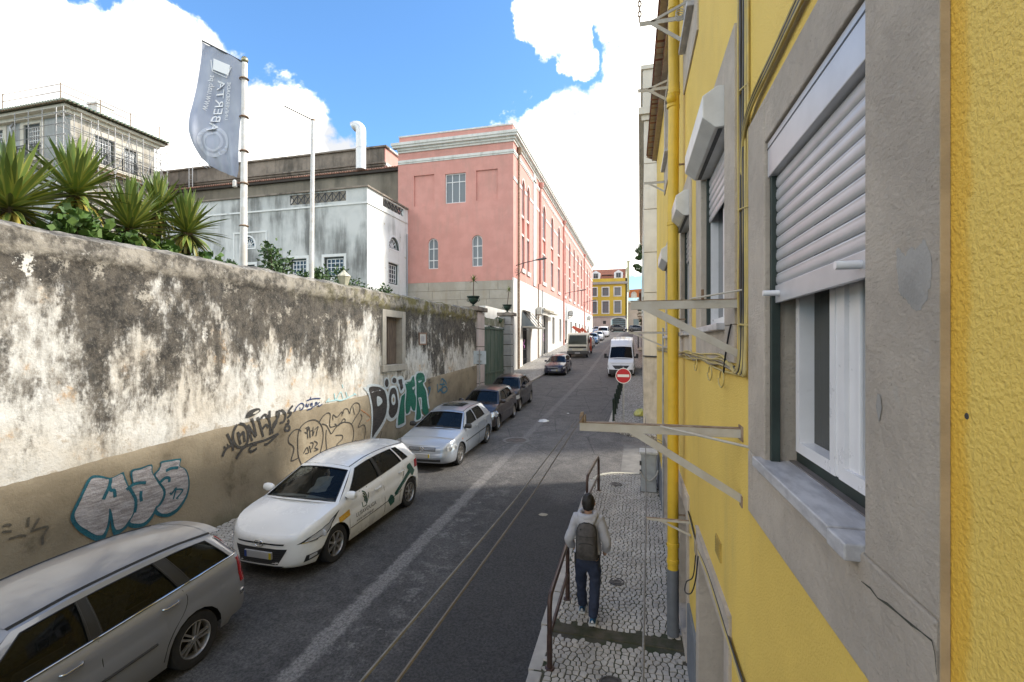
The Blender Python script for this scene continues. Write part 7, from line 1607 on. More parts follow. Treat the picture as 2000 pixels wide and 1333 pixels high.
for k in range(7): wh.fpatch('grille_bar', plain('grille_grey', (.05,.05,.052), .4), -.37-.02*k, .37+.02*k, .285+.03*k, .291+.03*k, None, None, .007)
wh.plate(.40); wh.emblem(.572, .085, .048, 'slanted')
for sg_ in (1, -1):
    wh.patch('chrome_flash', CHROME, [(4.0,.565),(6.2,.570),(6.2,.582),(4.1,.577)], sg_, .014); m = MB().lathe([(0,0),(.05,.004),(.058,.012),(.05,.016)], 14, tuple(wh.surf(7.0, .625, sg_, .008)), 'y'); part('projector', m, LAMPIN, wh.root)
    N_ = len(wh.pts)-1; wh.patch('tail_lamp', REDL, [(N_-8.6,.80),(N_-5.5,.80),(N_-5.8,.98),(N_-8.3,.96)], sg_, .01)
    pts = [wh.surf(wh.idx(s), z, sg_, .001) for s, z in ((1.2,.42),(2.0,.44),(2.8,.47),(3.0,.50))]; part('sill_crease_shade', MB().tube(pts, .006, 5), SEAM, wh.root)  # dark line: shade of a body crease put into the colour
    pts = [wh.surf(wh.idx(s), z, sg_, -.001) for s, z in ((3.13,1.02),(3.16,.90),(3.08,.72),(2.98,.58),(2.93,.42),(2.92,.28))]; part('panel_seam', MB().tube(catmull(pts, 3), .004, 4), SEAM, wh.root)
mp_ = MB().grid(lambda u, v: (lambda q: (q.x, q.y+.06+.03*math.sin(7*u+5*v), q.z-.05+.02*math.sin(9*v)))(wh.ws(.12+.42*u, .22+.42*v+.08*u)), [k/6 for k in range(7)], [k/6 for k in range(7)]); part('paper_behind_screen', mp_, PAPER, wh.root)
part('antenna', MB().tube([wh.roof_pt(0,.93)+Vector((0,0,0)), wh.roof_pt(0,.93)+Vector((0,.10,.17))], .006, 6), BLK, wh.root)
LGR = plain('company_green', (.010,.085,.06), .4, var=.03); LBK = plain('company_black', (.02,.02,.02), .4); LOR = plain('sticker_orange', (.70,.36,.03), .4)
wh.side_print(text_mb('LUSAVOUGA', .105), 1.36, .545, LBK, 'door_lettering', 1, 1.05, .02); wh.side_print(text_mb('www.lusavouga.pt', .075), 1.37, .46, LBK, 'door_lettering', 1, 1.0, .02)
lg_ = MB(); outer = [(0,.0),(.0,.30),(.05,.36),(.16,.38),(.22,.33),(.22,.17),(.17,.06),(.10,.0)]; lg_.tube([(x, y, 0) for x, y in outer], .011, 4, True)
for r in (.05, .085, .12): lg_.tube([(.03+r*math.cos(a*.2), .13+r*1.2*math.sin(a*.2), 0) for a in range(-4, 8)], .012, 4)
wh.side_print(lg_, 1.58, .655, LGR, 'door_emblem', 1, 1, 0, .005)
bx_ = MB().grid(lambda u, v: (u, v, 0), [.3*k/8 for k in range(9)], [0,.05,.10]); st_ = wh.side_print(bx_, .90, .62, LOR, 'sticker', 1, 1, .12, .006); wh.side_print(text_mb('DEWALT', .088), .91, .635, plain('sticker_yellow', (.85,.62,.12), .4), 'sticker_lettering', 1, .78, .12, .008)
scw = MB(); n = 15; ln = .85; ang = R(37)
for k in range(n):
    a = .16+.60*k/n; b = a+.60/n*.92; h = .055; scw.add([(a,-h*.8,0),(a+.02,-h,0),(b,-h*.8,0),(b,h*.8,0),(a+.02,h,0),(a,h*.8,0)], [(0,1,2,3,4,5)])
scw.add([(.15,-.035,0),(.78,-.035,0),(.78,.035,0),(.15,.035,0)], [(0,1,2,3)]); scw.add([(.76,-.15,0),(.80,-.17,0),(.90,-.13,0),(.90,.13,0),(.80,.17,0),(.76,.15,0)], [(0,1,2,3,4,5)]); scw.add([(-.06,-.10,0),(.06,-.13,0),(.10,-.06,0),(.10,.06,0),(.06,.13,0),(-.06,.10,0)], [(0,1,2,3,4,5)])
o_ = MB(); 
for x, y, z in scw.v: o_.v.append((x*math.cos(ang)*1.35-y*math.sin(ang), x*math.sin(ang)*.78+y*math.cos(ang), 0))
o_.f = scw.f; wh.side_print(o_, 2.55, .42, LGR, 'screw_graphic', 1, 1, 0, .005)

# --- silver hatchback
P_GO = dict(L=4.15, W=1.735, wb=2.51, fo=.86, wr=.31, wheel='double', rw=.575, sill=.20, rf=.5, m=4.2, mcol=0,
  sh=[(0,.685),(.25,.765),(.9,.87),(1.2,.915),(2.4,.95),(3.5,.97),(3.9,.97),(4.15,.93)], roof=[(1.95,1.345),(2.4,1.405),(3.1,1.40),(3.58,1.355)], ab=1.14, at=1.95, db=3.98, dt=3.62, bow=.15,
  cols=[(1.14,1.95,'p'),(1.42,2.06,'w'),(2.36,2.34,'p'),(2.46,2.42,'w'),(3.26,3.06,'p'),(3.98,3.62,'p')], handles=[(2.12,.84),(3.0,.86)], seams=[1.36,2.42,3.28], strip=(1.2,3.3,.58), smat=SEAM,
  lamps=[('headlight', LAMP, [(4.2,.54),(8.7,.565),(8.7,.70),(4.2,.655)], .007)], pfront=[(0,.06),(.1,0),(.45,0),(.5,.03),(.6,.045),(.8,.06),(1,.13)])
go = Car('silver_hatchback', 'silver five-door hatchback with a sunroof parked behind the white one', 'car', -5.75, 14.12, P_GO, paint('ice_silver_paint', (.33,.36,.41), .4, .28, 1, .06), yaw=.3)
go.fpatch('grille', BLK, -.40, .40, .545, .64, None, None, .005)
for k in range(3): go.fpatch('grille_bar', go.col, -.39, .39, .562+.026*k, .572+.026*k, None, None, .012)
go.emblem(.593, .062, .062, 'double'); go.plate(.43); go.fpatch('lower_intake', BLK, -.55, .55, .27, .335, None, None, .005)
for sg_ in (1, -1):
    for ii in (5.3, 7.3): m = MB().lathe([(0,-.01),(.052,-.004),(.06,.006)], 14, tuple(go.surf(ii, .61, sg_, .012)), 'y'); part('reflector', m, LAMPIN, go.root)
    part('side_marker', MB().lathe([(0,.012),(.02,.008),(.025,0)], 8, tuple(go.surf(go.idx(1.0), .70, sg_, .0)), 'x'), ORANGEL, go.root)
part('sunroof', MB().grid(lambda u, v: go.roof_pt(u, v)+Vector((0,0,.005)), [-.62+.124*k for k in range(11)], [.22,.35,.48,.58]), CGLASS, go.root, 60)
# --- dark pair
P_PO = dict(L=3.92, W=1.65, wb=2.46, fo=.76, wr=.30, wheel='cap', rw=.56, sill=.20, rf=.55, mcol=1,
  sh=[(0,.64),(.25,.76),(.8,.90),(1.05,.94),(2.3,.97),(3.3,1.0),(3.65,1.0),(3.92,.95)], roof=[(1.72,1.385),(2.2,1.445),(2.9,1.43),(3.4,1.375)], ab=1.0, at=1.72, db=3.74, dt=3.44, bow=.17,
  cols=[(1.0,1.72,'p'),(1.26,1.84,'w'),(2.2,2.16,'b'),(2.28,2.23,'w'),(3.05,2.88,'p'),(3.74,3.44,'p')], handles=[(1.95,.86),(2.75,.88)], seams=[1.22,2.24], strip=(1.1,3.0,.56),
  lamps=[('headlight', LAMP, [(4.6,.58),(8.4,.62),(8.2,.77),(4.8,.74)], .008)])
BROWNB = paint('aubergine_paint', (.026,.017,.016), .0, .28, .5, .02)
po = Car('dark_hatchback', 'dark aubergine hatchback with round headlights behind the silver car', 'car', -5.90, 18.50, P_PO, BROWNB, yaw=.8)
for sg_ in (1, -1): part('headlamp_ring', MB().lathe([(.085,0),(.105,-.012),(.115,.0)], 18, tuple(po.surf(6.6, .675, sg_, .016)), 'y'), CHROME, po.root, 60); part('headlamp_bowl', MB().lathe([(0,-.01),(.08,-.004),(.088,.004)], 16, tuple(po.surf(6.6, .675, sg_, .018)), 'y'), LAMPIN, po.root)
po.fpatch('grille', BLK, -.32, .32, .54, .60, None, None, .006); po.plate(.42)
P_NI = dict(P_PO, L=3.75, wb=2.40, fo=.70, m=3.0, sh=[(0,.66),(.25,.80),(.75,.94),(1.0,.98),(2.2,1.0),(3.1,1.02),(3.5,1.0),(3.75,.95)], roof=[(1.62,1.45),(2.1,1.52),(2.7,1.50),(3.25,1.42)], ab=.94, at=1.62, db=3.58, dt=3.30,
  cols=[(.94,1.62,'p'),(1.2,1.74,'w'),(2.08,2.06,'b'),(2.16,2.12,'w'),(2.9,2.76,'p'),(3.58,3.30,'p')], handles=[(1.85,.88),(2.62,.90)], seams=[1.16,2.12])
ni = Car('dark_hatchback', 'rounded near-black compact car last in the row before the green gate', 'car', -6.06, 22.5, P_NI, paint('near_black_paint', (.018,.014,.014), .0, .28, .5, .02), yaw=.8); ni.plate(.42); ni.fpatch('grille', BLK, -.35, .35, .55, .61, None, None, .006)
P_PG = dict(P_GO, W=1.68, mcol=1, wheel='cap', L=4.05, lamps=[('headlight', LAMP, [(4.0,.56),(8.6,.60),(8.6,.72),(4.2,.66)], .007)])
pg_ = Car('navy_car', 'navy blue saloon parked alone below the canopied door', 'car', -6.20, 37.6, P_PG, paint('navy_paint', (.012,.012,.032), .1, .25, .6, .02)); pg_.plate(.44); pg_.fpatch('grille', BLK, -.3, .3, .56, .63, None, None, .006); pg_.fpatch('lower_intake', BLK, -.5, .5, .27, .34, None, None, .005)
# --- white panel van
P_VA = dict(L=5.6, W=1.93, wb=3.55, fo=.95, wr=.34, wheel='cap', rw=.80, sill=.28, rf=.45, m=5.5, taper=.02, mcol=0, blind_rear=True,
  sh=[(0,.98),(.2,1.10),(.6,1.28),(.8,1.34),(2,1.38),(5.3,1.4),(5.6,1.38)], roof=[(1.5,2.22),(1.9,2.52),(2.4,2.62),(5.45,2.60)], ab=.72, at=1.52, db=5.52, dt=5.44, bow=.16,
  cols=[(.72,1.52,'p'),(1.02,1.62,'w'),(1.95,1.98,'p'),(5.52,5.44,'p')], mirror=.95, seams=[1.0,2.0], pfront=[(0,.05),(.1,0),(.45,.0),(.55,.03),(.8,.12),(1,.22)],
  lamps=[('headlight', LAMP, [(4.3,.72),(7.9,.76),(8.2,.96),(5.6,.88)], .008)])
va = Car('white_van', 'white high-roofed panel van facing downhill on the right', 'van', -1.32, 37.9, P_VA, paint('van_white', (.72,.73,.76), 0, .35, .5, .1), None, detail=1)
va.fpatch('grille', BLK, -.38, .38, .66, .90, -.62, .62, .006); va.fpatch('bumper', plain('bumper_grey', (.06,.06,.062), .6), -.93, .93, .30, .62, None, None, .02); va.emblem(.86, .09, .09, 'ring'); va.plate(.42)
part('bonnet_vent', MB().grid(lambda u, v: Vector((u, -va.L/2+.70+.05*v, va.z1(.70+.05*v)+.085*(1-(u/.9)**2)+.012)), [-.42+.084*k for k in range(11)], [0, 1]), BLK, va.root)
for sg_ in (1, -1): part('mirror_head', MB().box(sg_*1.12-.09, sg_*1.12+.09, -1.95, -1.86, 1.35, 1.68), BLK, va.root, bevel=.03); part('mirror_stay', MB().tube([(sg_*.9,-1.88,1.42),(sg_*1.08,-1.9,1.45)], .02, 5), BLK, va.root)
for x in (-.5, -.17, .17, .5): part('roof_rib', MB().tube([va.roof_pt(x/.8, .12+.08*k)+Vector((0,0,.004)) for k in range(11)], .018, 5), va.col, va.root)
# --- crane truck
tr = thing('crane_truck', 'cream flatbed truck with an orange folded crane behind its cab', 'truck', (-5.98, 51, zr(51)), None, True, (math.atan((zr(53)-zr(49))/4), 0, 0))
TC = paint('truck_cream', (.55,.53,.43), 0, .4, .4, .3); TO = paint('crane_orange', (.55,.075,.03), 0, .45, .2, .3)
cab = MB(); sec = [(-3.0,.62),(-3.02,1.25),(-2.62,2.30),(-2.45,2.42),(-1.15,2.42),(-1.1,.62)]
cab.prism(sec, 'x', -1.0, 1.0); part('cab', cab, TC, tr, 30, bevel=.05, fix=True)
part('windscreen', MB().add([(-.9,-3.018,1.36),(.9,-3.018,1.36),(.82,-2.68,2.24),(-.82,-2.68,2.24)], [(0,1,2,3)]), CGLASS, tr); 
for sg_ in (1, -1):
    part('side_window', MB().add([(sg_*1.004,-2.85,1.36),(sg_*1.004,-1.7,1.36),(sg_*1.004,-1.7,2.2),(sg_*1.004,-2.55,2.2)], [(0,1,2,3)]), CGLASS, tr); part('door_mirror', MB().box(sg_*1.18-.07, sg_*1.18+.07, -3.0, -2.92, 1.5, 1.85), BLK, tr, bevel=.02); part('headlight', MB().box(sg_*.72-.17, sg_*.72+.17, -3.05, -2.98, .78, .92), LAMP, tr, bevel=.02)
part('grille', MB().box(-.85, .85, -3.045, -3.0, .98, 1.15), plain('dark_grille', (.06,.06,.055), .5), tr, bevel=.01)
for z in (1.02, 1.08): part('grille_bar', MB().box(-.83, .83, -3.06, -3.046, z, z+.02), BLK, tr)
part('bumper', MB().box(-1.02, 1.02, -3.15, -2.9, .38, .72), plain('bumper_dark', (.08,.08,.08), .6), tr, bevel=.04); part('number_plate', MB().box(-.26, .26, -3.165, -3.151, .45, .56), PLATE, tr)
part('flatbed', MB().box(-1.02, 1.02, -.6, 3.2, .85, 1.0).box(-1.02, 1.02, 3.15, 3.2, 1.0, 1.4).box(-1.02, -.98, -.6, 3.15, 1.0, 1.4).box(.98, 1.02, -.6, 3.15, 1.0, 1.4), TC, tr); part('chassis', MB().box(-.5, .5, -2.8, 3.1, .5, .84), WELL, tr)
cm = MB(); cm.beam((.0,-.85,1.0),(.0,-.85,2.5),.3,.3); cm.beam((.0,-.85,2.45),(-.75,-.8,3.05),.22,.26); part('crane_post', cm, TO, tr, bevel=.02)
part('crane_boom', MB().beam((-.75,-.8,3.02),(.35,-.82,2.55),.2,.22).beam((.15,-.9,2.9),(.75,-.75,2.3),.18,.2), TO, tr, bevel=.02); part('crane_ram', MB().tube([(.1,-.7,2.2),(-.5,-.75,2.85)], .05, 8), BLK, tr)
part('stabiliser_leg', MB().beam((1.12,-.9,.5),(1.12,-.9,1.9),.14,.14).beam((-1.12,-.9,.5),(-1.12,-.9,1.9),.14,.14).beam((-1.1,-.9,.95),(1.1,-.9,.95),.14,.16), TO, tr); part('exhaust_stack', MB().tube([(.8,-1.0,1.0),(.8,-1.0,2.75)], .05, 8), RUSTY, tr)
tm_, rm_, dm_ = wheel_meshes(.36, 'cap')
for y in (-2.35, 1.9):
    for sg_ in (1, -1):
        w = bpy.data.objects.new('wheel', tm_); link(w, tr); w.location = (sg_*.88, y, .36); w.rotation_euler = (0, 0, 0 if sg_ > 0 else math.pi); share('rim', rm_, w)
    part('wheel_arch', MB().box(-.98, .98, y-.42, y+.42, .4, .84), WELL, tr)
# --- the row beyond and the cars by the garage
def far(name, label, cat, x, y, P, col, **k): Car(name, label, cat, x, y, P, col, detail=0, **k)
BLUE = paint('dark_blue_paint', (.02,.05,.12), .3, .3, 1, .1); SLV = paint('far_silver', (.50,.52,.55), .4, .3, .8, .1)
far('parked_car', 'dark blue compact right behind the crane truck', 'car', -6.35, 61.0, P_PO, BLUE); far('parked_car', 'mid blue hatchback second behind the crane truck', 'car', -6.3, 67.5, P_NI, paint('mid_blue_paint', (.05,.13,.25), .3, .3, 1, .1))
far('parked_car', 'pale silver hatchback third behind the crane truck', 'car', -6.15, 74.5, P_GO, SLV); P_MPV = dict(P_VA, L=4.6, wb=2.8, sh=[(0,.75),(.3,.88),(.7,1.0),(.9,1.05),(4.3,1.1),(4.6,1.08)], roof=[(1.6,1.68),(2.1,1.80),(4.2,1.78)], at=1.6, ab=.85, dt=4.2, db=4.45, cols=[(.85,1.6,'p'),(1.15,1.7,'w'),(2.1,2.1,'b'),(2.2,2.2,'w'),(3.1,3.1,'b'),(3.2,3.2,'w'),(4.1,4.0,'p'),(4.45,4.2,'p')])
far('parked_van', 'white people carrier last in the row before the ochre house', 'van', -6.05, 84.0, P_MPV, paint('mpv_white', (.7,.7,.7), 0, .3, .8, .1)); far('parked_car', 'light blue car half hidden at the far end of the pink wall', 'car', -8.1, 95.5, P_PO, paint('light_blue_paint', (.10,.18,.30), .2, .3, 1, .1))
far('parked_car', 'black hatchback parked across the garage door', 'car', -4.35, 103.4, P_NI, paint('far_black', (.02,.025,.025), .2, .25, 1, .1), yaw=90, z=zr(103.4)); far('parked_car', 'dark car right of the garage half hidden by the house corner', 'car', -.35, 103.2, P_GO, paint('far_slate', (.035,.045,.06), .3, .25, 1, .1), yaw=90, z=zr(103.2))
# ------------------------------------------------------------------ street furniture on the right pavement
BROWNP = plain('brown_rail_paint', (.085,.050,.042), .38, .2, var=.2, scale=12)
def hoop(y0, y1, x0, x1, label):
    """bent tube pedestrian rail: two legs, top and middle bars"""
    zg = lambda y: zr(y)+.12; t = thing('pedestrian_rail', label, 'railing', ((x0+x1)/2, (y0+y1)/2, zg((y0+y1)/2)), 'brown pedestrian rails at the kerb')
    P0 = lambda h: (x0, y0, zg(y0)+h*.86); P1 = lambda h: (x1, y1, zg(y1)+h); mid = lambda f, h: (lerp(x0, x1, f), lerp(y0, y1, f), zg(lerp(y0, y1, f))+h)
    part('hoop', MB().tube(catmull([mid(.0,.36), mid(.0,.66), mid(.035,.77), mid(.1,.80), mid(.5,.80), mid(.9,.80), mid(.965,.77), mid(1,.66), mid(1,.36)], 5), .028, 10), BROWNP, t, 60)
    for f in (0, 1): part('leg', MB().tube([mid(f, -.02), mid(f, .38)], .032, 10), BROWNP, t, 60); part('base_plate', MB().lathe([(.06,0),(.055,.015),(.03,.02)], 12, mid(f, 0)), BROWNP, t)
    part('mid_bar', MB().tube([mid(.01,.36), mid(.99,.36)], .022, 8), BROWNP, t, 60); return t
hoop(5.35, 6.75, -.98, -.98, 'near brown pedestrian rail beside the walking man')
hoop(9.7, 11.25, -1.02, -.92, 'far brown pedestrian rail ahead of the man at the rounded kerb')
BOL = plain('bollard_green', (.012,.028,.020), .45, .2, var=.2)
for k in range(8):
    y = 19.3+1.38*k; z = zr(y)+.12; t = thing('bollard', ('dark green bollard nearest the no entry sign', 'dark green bollard second from the no entry sign', 'dark green bollard third from the no entry sign', 'dark green bollard fourth up from the no entry sign', 'dark green bollard fifth up from the no entry sign', 'dark green bollard sixth up from the no entry sign', 'dark green bollard seventh up, close to the van', 'dark green bollard uppermost, right by the white van')[k], 'bollard', (-1.0, y, z), 'bollards along the kerb below the van')
    part('post', MB().lathe([(.055,0),(.05,.03),(.042,.06),(.042,.72),(.05,.74)], 12, (-1.0, y, z)), BOL, t, 50); part('cap', MB().lathe([(.05,.74),(.056,.78),(.05,.84),(.03,.88),(0,.89)], 12, (-1.0, y, z)), BOL, t, 50)
ne = thing('no_entry_sign', 'round red no entry sign on a slim grey post', 'road sign', (-.60, 18.5, .95)); nx_, ny_ = -.60, 18.5
zc_ = 4+(672-735)*.0189
part('post', MB().tube([(nx_,ny_,.94),(nx_,ny_,zc_+.33)], .028, 10), GALV, ne, 60)
part('disc', MB().lathe([(0,-.002),(.285,-.002),(.285,.012),(0,.012)], 40, (nx_, ny_-.045, zc_), 'y'), plain('sign_red', (.50,.012,.022), .35, var=.05), ne)
part('rim', MB().lathe([(.262,-.0045),(.285,-.0045),(.2865,.013)], 40, (nx_, ny_-.045, zc_), 'y'), plain('sign_white', (.78,.77,.75), .4, var=.03), ne)
part('bar', MB().box(nx_-.215, nx_+.215, ny_-.0515, ny_-.047, zc_-.045, zc_+.05), bpy.data.materials['sign_white'], ne)
for dz in (-.12, .12): part('clamp', MB().box(nx_-.05, nx_+.05, ny_-.034, ny_+.03, zc_+dz-.02, zc_+dz+.02), GALV, ne)
# umbrella pine and ivy beyond the right-hand houses
pn = thing('stone_pine', 'stone pine crown leaning out beyond the right-hand houses', 'tree', (2.6, 70, 4.2))
part('trunk', MB().tube(catmull([(2.8,70,4),(2.4,70,9),(1.8,70,13),(1.2,70,16)], 5), [.35,.33,.31,.3,.3,.29,.28,.27,.26,.25,.24,.22,.2,.18,.16,.14], 8), BARK, pn, 60)
for a, b in (((1.8,70,13),(-.2,70,14.4)), ((1.5,70,15),(.1,70,17.0)), ((1.6,70,15),(3.2,70.5,17.5)), ((1.6,70,14),(2.0,71.5,17.2))): part('limb', MB().tube(catmull([a, ((a[0]+b[0])/2, (a[1]+b[1])/2, (a[2]+b[2])/2+.25), b], 4), [.12,.11,.10,.09,.08,.07,.06,.05,.04], 6), BARK, pn, 60)
rp_ = random.Random(9); lm = MB()
for cx, cy, cz, r in ((-.1,70,14.5,.65),(-.5,70,14.9,.45),(.3,70,14.2,.5),(.0,70,17.0,.7),(.5,70,17.6,.8),(.3,70,16.3,.6),(1.3,70,17.9,1.0),(2.4,70.4,17.8,1.1),(3.2,70.5,17.4,.9),(2.0,71.4,17.4,.9),(-.15,70,16.0,.5)):
    for k in range(520):
        d = Vector((rp_.gauss(0,1), rp_.gauss(0,1), rp_.gauss(0,1))).normalized(); p = Vector((cx,cy,cz))+Vector((d.x, d.y, d.z*.62))*r*rp_.uniform(.55,1.05); u = Vector((rp_.uniform(-1,1), rp_.uniform(-1,1), rp_.uniform(.0,1.2))).normalized()*rp_.uniform(.12,.24); w = u.orthogonal().normalized()*.075; lm.add([p-w, p+u, p+w], [(0,1,2)])
part('needles', lm, foliage('pine_needles', (.045,.085,.025), (.09,.14,.045), (.06,.10,.03)), pn, kind='stuff')
iv = bush('ivy_mass', .35, 96, 6.4, 1.5, 5.6, 1500, .4, FOLD, 'dark ivy hanging over the wall right of the ochre house', 'ivy', None, 9, seed=77, wide=.8)
part('boundary_wall', MB().box(.6, 3, 62, 99, 2, 9.0), BROWN, solo('garden_block', MB().box(.9, 6, 62.1, 98, 2, 8.5), BROWN, 'dull brown garden wall running up the right side to the top', 'wall'))

# ------------------------------------------------------------------ the walking man
def skin(name, verts, edges, radii, mat_, parent, root=0, sub=2, flat=None):
    me = bpy.data.meshes.new(name); me.from_pydata(verts, edges, []); me.update(); o = bpy.data.objects.new(name, me); link(o, parent)
    s = o.modifiers.new('skin', 'SKIN'); s.use_smooth_shade = True
    for k, r in enumerate(radii):
        d = me.skin_vertices[0].data[k]; d.radius = r if isinstance(r, tuple) else (r, r); d.use_root = (k == root)
    ss = o.modifiers.new('subsurf', 'SUBSURF'); ss.levels = sub; ss.render_levels = sub
    if name in ('hoodie', 'jeans'):
        tx = bpy.data.textures.new(name+'_folds', 'CLOUDS'); tx.noise_scale = .11 if name == 'hoodie' else .085; tx.noise_depth = 2; dm = o.modifiers.new('folds', 'DISPLACE'); dm.texture = tx; dm.strength = .030; dm.mid_level = .5; dm.texture_coords = 'LOCAL'; ss.levels = ss.render_levels = 3
    me.materials.append(mat_); return o
SKIN = NT('skin').out((.42,.25,.17), .5); HAIR = plain('black_hair', (.012,.010,.010), .55, scale=60, var=.3, bump=.6, bscale=140, bdist=.006)
def m_hoodie():
    t = NT('grey_marl'); v = t.coord(); c = t.mix(t.noise(v, 90, 4, .7), (.37,.37,.40), (.49,.485,.51)); h = t.math('MULTIPLY_ADD', t.noise(v, 9, 4, .6), 1.5, t.noise(v, 140, 2)); return t.out(c, .9, t.bump(h, .5, .02))
DENIM = plain('dark_denim', (.020,.030,.062), .8, col2=(.012,.018,.040), scale=7, bump=.5, bscale=11, bdist=.03); HOOD = m_hoodie()
MX, MY, MZ = -.66, 6.36, zr(6.36)+.135
man = thing('person', 'man walking away in a pale grey hooded top and dark jeans', 'person', (MX, MY, MZ), None, True)
# body: one continuous surface (torso, limbs, neck, head)
V_ = [(0,0,.86),(0,.015,1.0),(0,.03,1.17),(0,.045,1.33),(.0,.06,1.40),(0,.075,1.47),(0,.09,1.545),(0,.095,1.60),
      (.09,0,.83),(.10,-.03,.47),(.075,-.13,.10),(.07,-.02,.04),          # right leg, trailing foot nearer the camera
      (-.09,.0,.83),(-.095,.09,.46),(-.085,.13,.12),(-.085,.24,.05),        # left leg forward
      (.17,.045,1.35),(.235,-.0,1.10),(.225,.12,.90),(.215,.17,.82),(-.17,.045,1.35),(-.235,.0,1.10),(-.215,.13,.92),(-.19,.18,.85)]
E_ = [(0,1),(1,2),(2,3),(3,4),(4,5),(5,6),(6,7),(0,8),(8,9),(9,10),(10,11),(0,12),(12,13),(13,14),(14,15),(3,16),(16,17),(17,18),(18,19),(3,20),(20,21),(21,22),(22,23)]
R_ = [(.14,.10),(.13,.09),(.15,.10),(.14,.09),.055,.058,.088,.075,.085,.058,.040,.035,.085,.058,.040,.035,.058,.045,.033,.03,.058,.045,.033,.03]
body = skin('body', V_, E_, R_, SKIN, man)
cl = skin('hoodie', [(0,.0,.80),(0,.005,.93),(0,.02,1.08),(0,.035,1.25),(0,.04,1.37),(.155,.035,1.36),(.235,-.02,1.12),(.262,-.03,1.06),(.235,.10,.90),(-.155,.035,1.36),(-.235,-.02,1.12),(-.262,-.03,1.06),(-.225,.11,.92)],
     [(0,1),(1,2),(2,3),(3,4),(4,5),(5,6),(6,7),(7,8),(4,9),(9,10),(10,11),(11,12)], [(.178,.125),(.175,.125),(.18,.125),(.19,.125),(.115,.09),.088,.072,.068,.055,.088,.072,.068,.055], HOOD, man, 2)
hd = MB().lathe([(.07,-.02),(.115,-.03),(.145,.0),(.14,.04),(.11,.065),(.085,.055),(.075,.02)], 20, (0,0,0)); hd.v = [(x*1.05, y*1.0+.02-.03, z+1.405+(.045 if y > 0 else -.015)*abs(y)/.14) for x, y, z in hd.v]
o = part('hood', hd, HOOD, man, 80, fix=True); o.modifiers.new('s', 'SUBSURF').levels = 1
hb = MB().grid(lambda u, v: (.135*math.sin(u)*(1-.55*v), -.085-.045*math.cos(u)-.035*math.sin(v*3.1), 1.42-.15*v), [R(-85+17*k) for k in range(11)], [k/6 for k in range(7)]); part('hood_fold', hb, HOOD, man, 80, fix=True)
jl = skin('jeans', [(0,0,.88),(0,.0,.80),(.098,0,.72),(.105,-.028,.46),(.085,-.12,.14),(.08,-.125,.075),(-.098,.01,.72),(-.10,.085,.46),(-.088,.125,.15),(-.087,.135,.085)], [(0,1),(1,2),(2,3),(3,4),(4,5),(1,6),(6,7),(7,8),(8,9)],
     [(.150,.112),(.150,.118),(.098,.10),.078,.070,.074,(.098,.10),.078,.070,.074], DENIM, man, 1)
hm = MB(); n = 30
for k in range(15):
    a = R(-28+118*k/14); 
    for j in range(n): t = 2*math.pi*j/n; hm.v.append((.088*math.cos(a)*math.cos(t)*1.0, .105*math.cos(a)*math.sin(t)+.085-(.012 if math.sin(t) < 0 else -.0), 1.575+.115*math.sin(a)*(1 if a > 0 else 1.35)+(.03*math.sin(t) if a < 0 else 0)))
hm.f = [(i*n+j, i*n+(j+1) % n, (i+1)*n+(j+1) % n, (i+1)*n+j) for i in range(14) for j in range(n)]; hm.v = [tuple(Vector(p)+Vector((p[0], p[1]-.085, p[2]-1.56)).normalized()*(.010*noise.noise(Vector(p)*38)+.006*noise.noise(Vector(p)*90))) for p in hm.v]; part('hair', hm, HAIR, man, 80, fix=True)
for sg_ in (1, -1): part('ear', MB().lathe([(0,-.008),(.02,-.006),(.03,0),(.02,.006),(0,.008)], 10, (sg_*.088,.095,1.545), 'x'), SKIN, man, 60, fix=True)
def shoe(x, y, z, pitch):
    m = MB(); sec = [(-.06,.030,.055),(-.03,.040,.075),(.05,.042,.075),(.12,.048,.055),(.18,.044,.042),(.21,.025,.03)]
    m.grid(lambda u, v: (lambda s: (x+s[1]*math.cos(math.pi*v), y+s[0], z+.018+(s[2])*math.sin(math.pi*v)))(sec[u]), range(6), [k/10 for k in range(11)])
    c_, s_ = math.cos(pitch), math.sin(pitch); rot = lambda p: (p[0], y+.17+(p[1]-y-.17)*c_-(p[2]-z)*s_*-1*-1, z+(p[2]-z)*c_-(p[1]-y-.17)*s_)
    m.v = [rot(p) for p in m.v]; o = part('shoe', m, plain('blue_trainer', (.012,.085,.17), .5, var=.2), man, 60, fix=True)
    so = MB().prism([(x-.045,y-.065),(x+.045,y-.065),(x+.052,y+.11),(x+.045,y+.19),(x+.0,y+.215),(x-.045,y+.19),(x-.052,y+.11)], 'z', z, z+.024); so.v = [rot(p) for p in so.v]; part('sole', so, plain('pale_sole', (.60,.60,.58), .7), man, fix=True); part('heel_tab', MB().add([rot(p) for p in ((x-.018,y-.068,z+.045),(x+.018,y-.068,z+.045),(x,y-.066,z+.08))], [(0,1,2)]), plain('white_mark', (.8,.8,.8), .6), man)
shoe(.08, -.14, .012, 0.0); shoe(-.088, .11, .02, .0)
bp = thing('backpack', 'dark grey backpack on the walking man', 'backpack', (MX, MY, MZ+.9), None, True); BPK = plain('backpack_cloth', (.085,.077,.074), .8, var=.2, scale=15, bump=.4, bscale=200); BPD = plain('backpack_trim', (.015,.015,.016), .6)
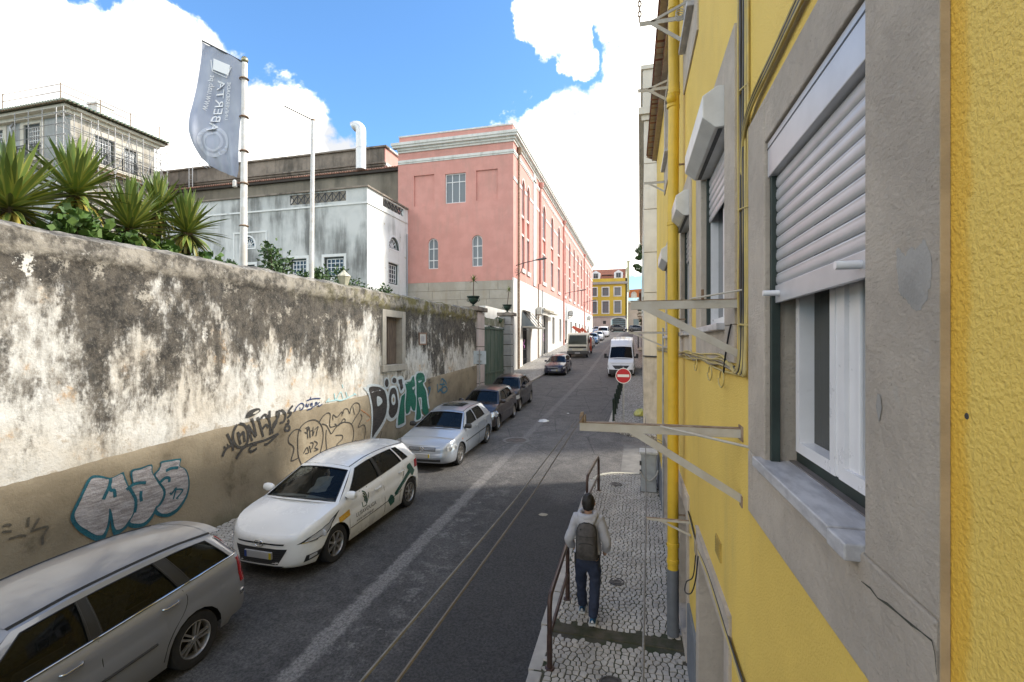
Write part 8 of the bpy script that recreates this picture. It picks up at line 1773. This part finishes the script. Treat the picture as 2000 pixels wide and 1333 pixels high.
def bpp(u, v):           # u across -1..1, v up 0..1
    w = .150*(1-.10*v)*(1 if v < .72 else math.sqrt(max(.0, 1-((v-.72)/.29)**2))); d = .135*math.sin(math.pi*min(1, .12+.80*v))**.6; k = math.sqrt(max(0, 1-abs(u)**4)); return (w*u, -.115-d*k*.95, -.03+.50*v)
m = MB().grid(bpp, [-1,-.97,-.9,-.75,-.5,-.2,.2,.5,.75,.9,.97,1], [0,.03,.1,.25,.4,.55,.7,.8,.88,.94,.98,1]); part('main_bag', m, BPK, bp, 60, fix=True)
pk = MB().grid(lambda u, v: (lambda p: (p[0], p[1]-.028*math.sin(math.pi*min(1,max(0,.5+.5*(1-abs(u)))))*(1 if .05 < v < .95 else .2), p[2]))(bpp(u*.82, .08+.40*v)), [-1,-.92,-.6,0,.6,.92,1], [0,.08,.3,.6,.85,.95,1]); part('front_pocket', pk, BPK, bp, 60, fix=True)
for vv, uu, w_ in ((.50, .80, .007), (.66, .93, .006)): part('zip', MB().tube([Vector(bpp(uu*(k/8*2-1), vv-(.10*(abs(k/8*2-1))**4 if vv < .6 else 0)))+Vector((0,-.012 if vv < .6 else -.004,0)) for k in range(9)], w_*.7, 5), BPD, bp)
part('piping', MB().tube([Vector(bpp(-.93, k/12)) for k in range(12)]+[Vector(bpp(-.9+1.8*k/8, .985)) for k in range(1,8)]+[Vector(bpp(.93, 1-k/12)) for k in range(1,13)], .007, 5), BPD, bp, 60)
for sg_ in (1, -1):
    part('shoulder_strap', MB().tube(catmull([(sg_*.08,-.12,.45),(sg_*.10,-.02,.525),(sg_*.115,.10,.46),(sg_*.125,.16,.30),(sg_*.15,.12,.08),(sg_*.165,.0,.0),(sg_*.15,-.10,.0)], 5), .020, 8), BPD, bp, 60); part('strap_end', MB().box(sg_*.165-.012, sg_*.165+.012, -.06, -.05, -.16, .0), BPD, bp)
part('top_handle', MB().tube(catmull([(-.04,-.13,.465),(-.03,-.13,.50),(.03,-.13,.50),(.04,-.13,.465)], 4), .008, 6), BPD, bp, 60); part('badge', MB().lathe([(0,0),(.012,0)], 10, (-.075, bpp(-.5,.83)[1]-.003, -.03+.50*.83), 'y'), BPD, bp)

for q_ in (man, bp): q_.scale = (.95, .95, .95)
bp.location = man.location
bp.location.z += .9*.95
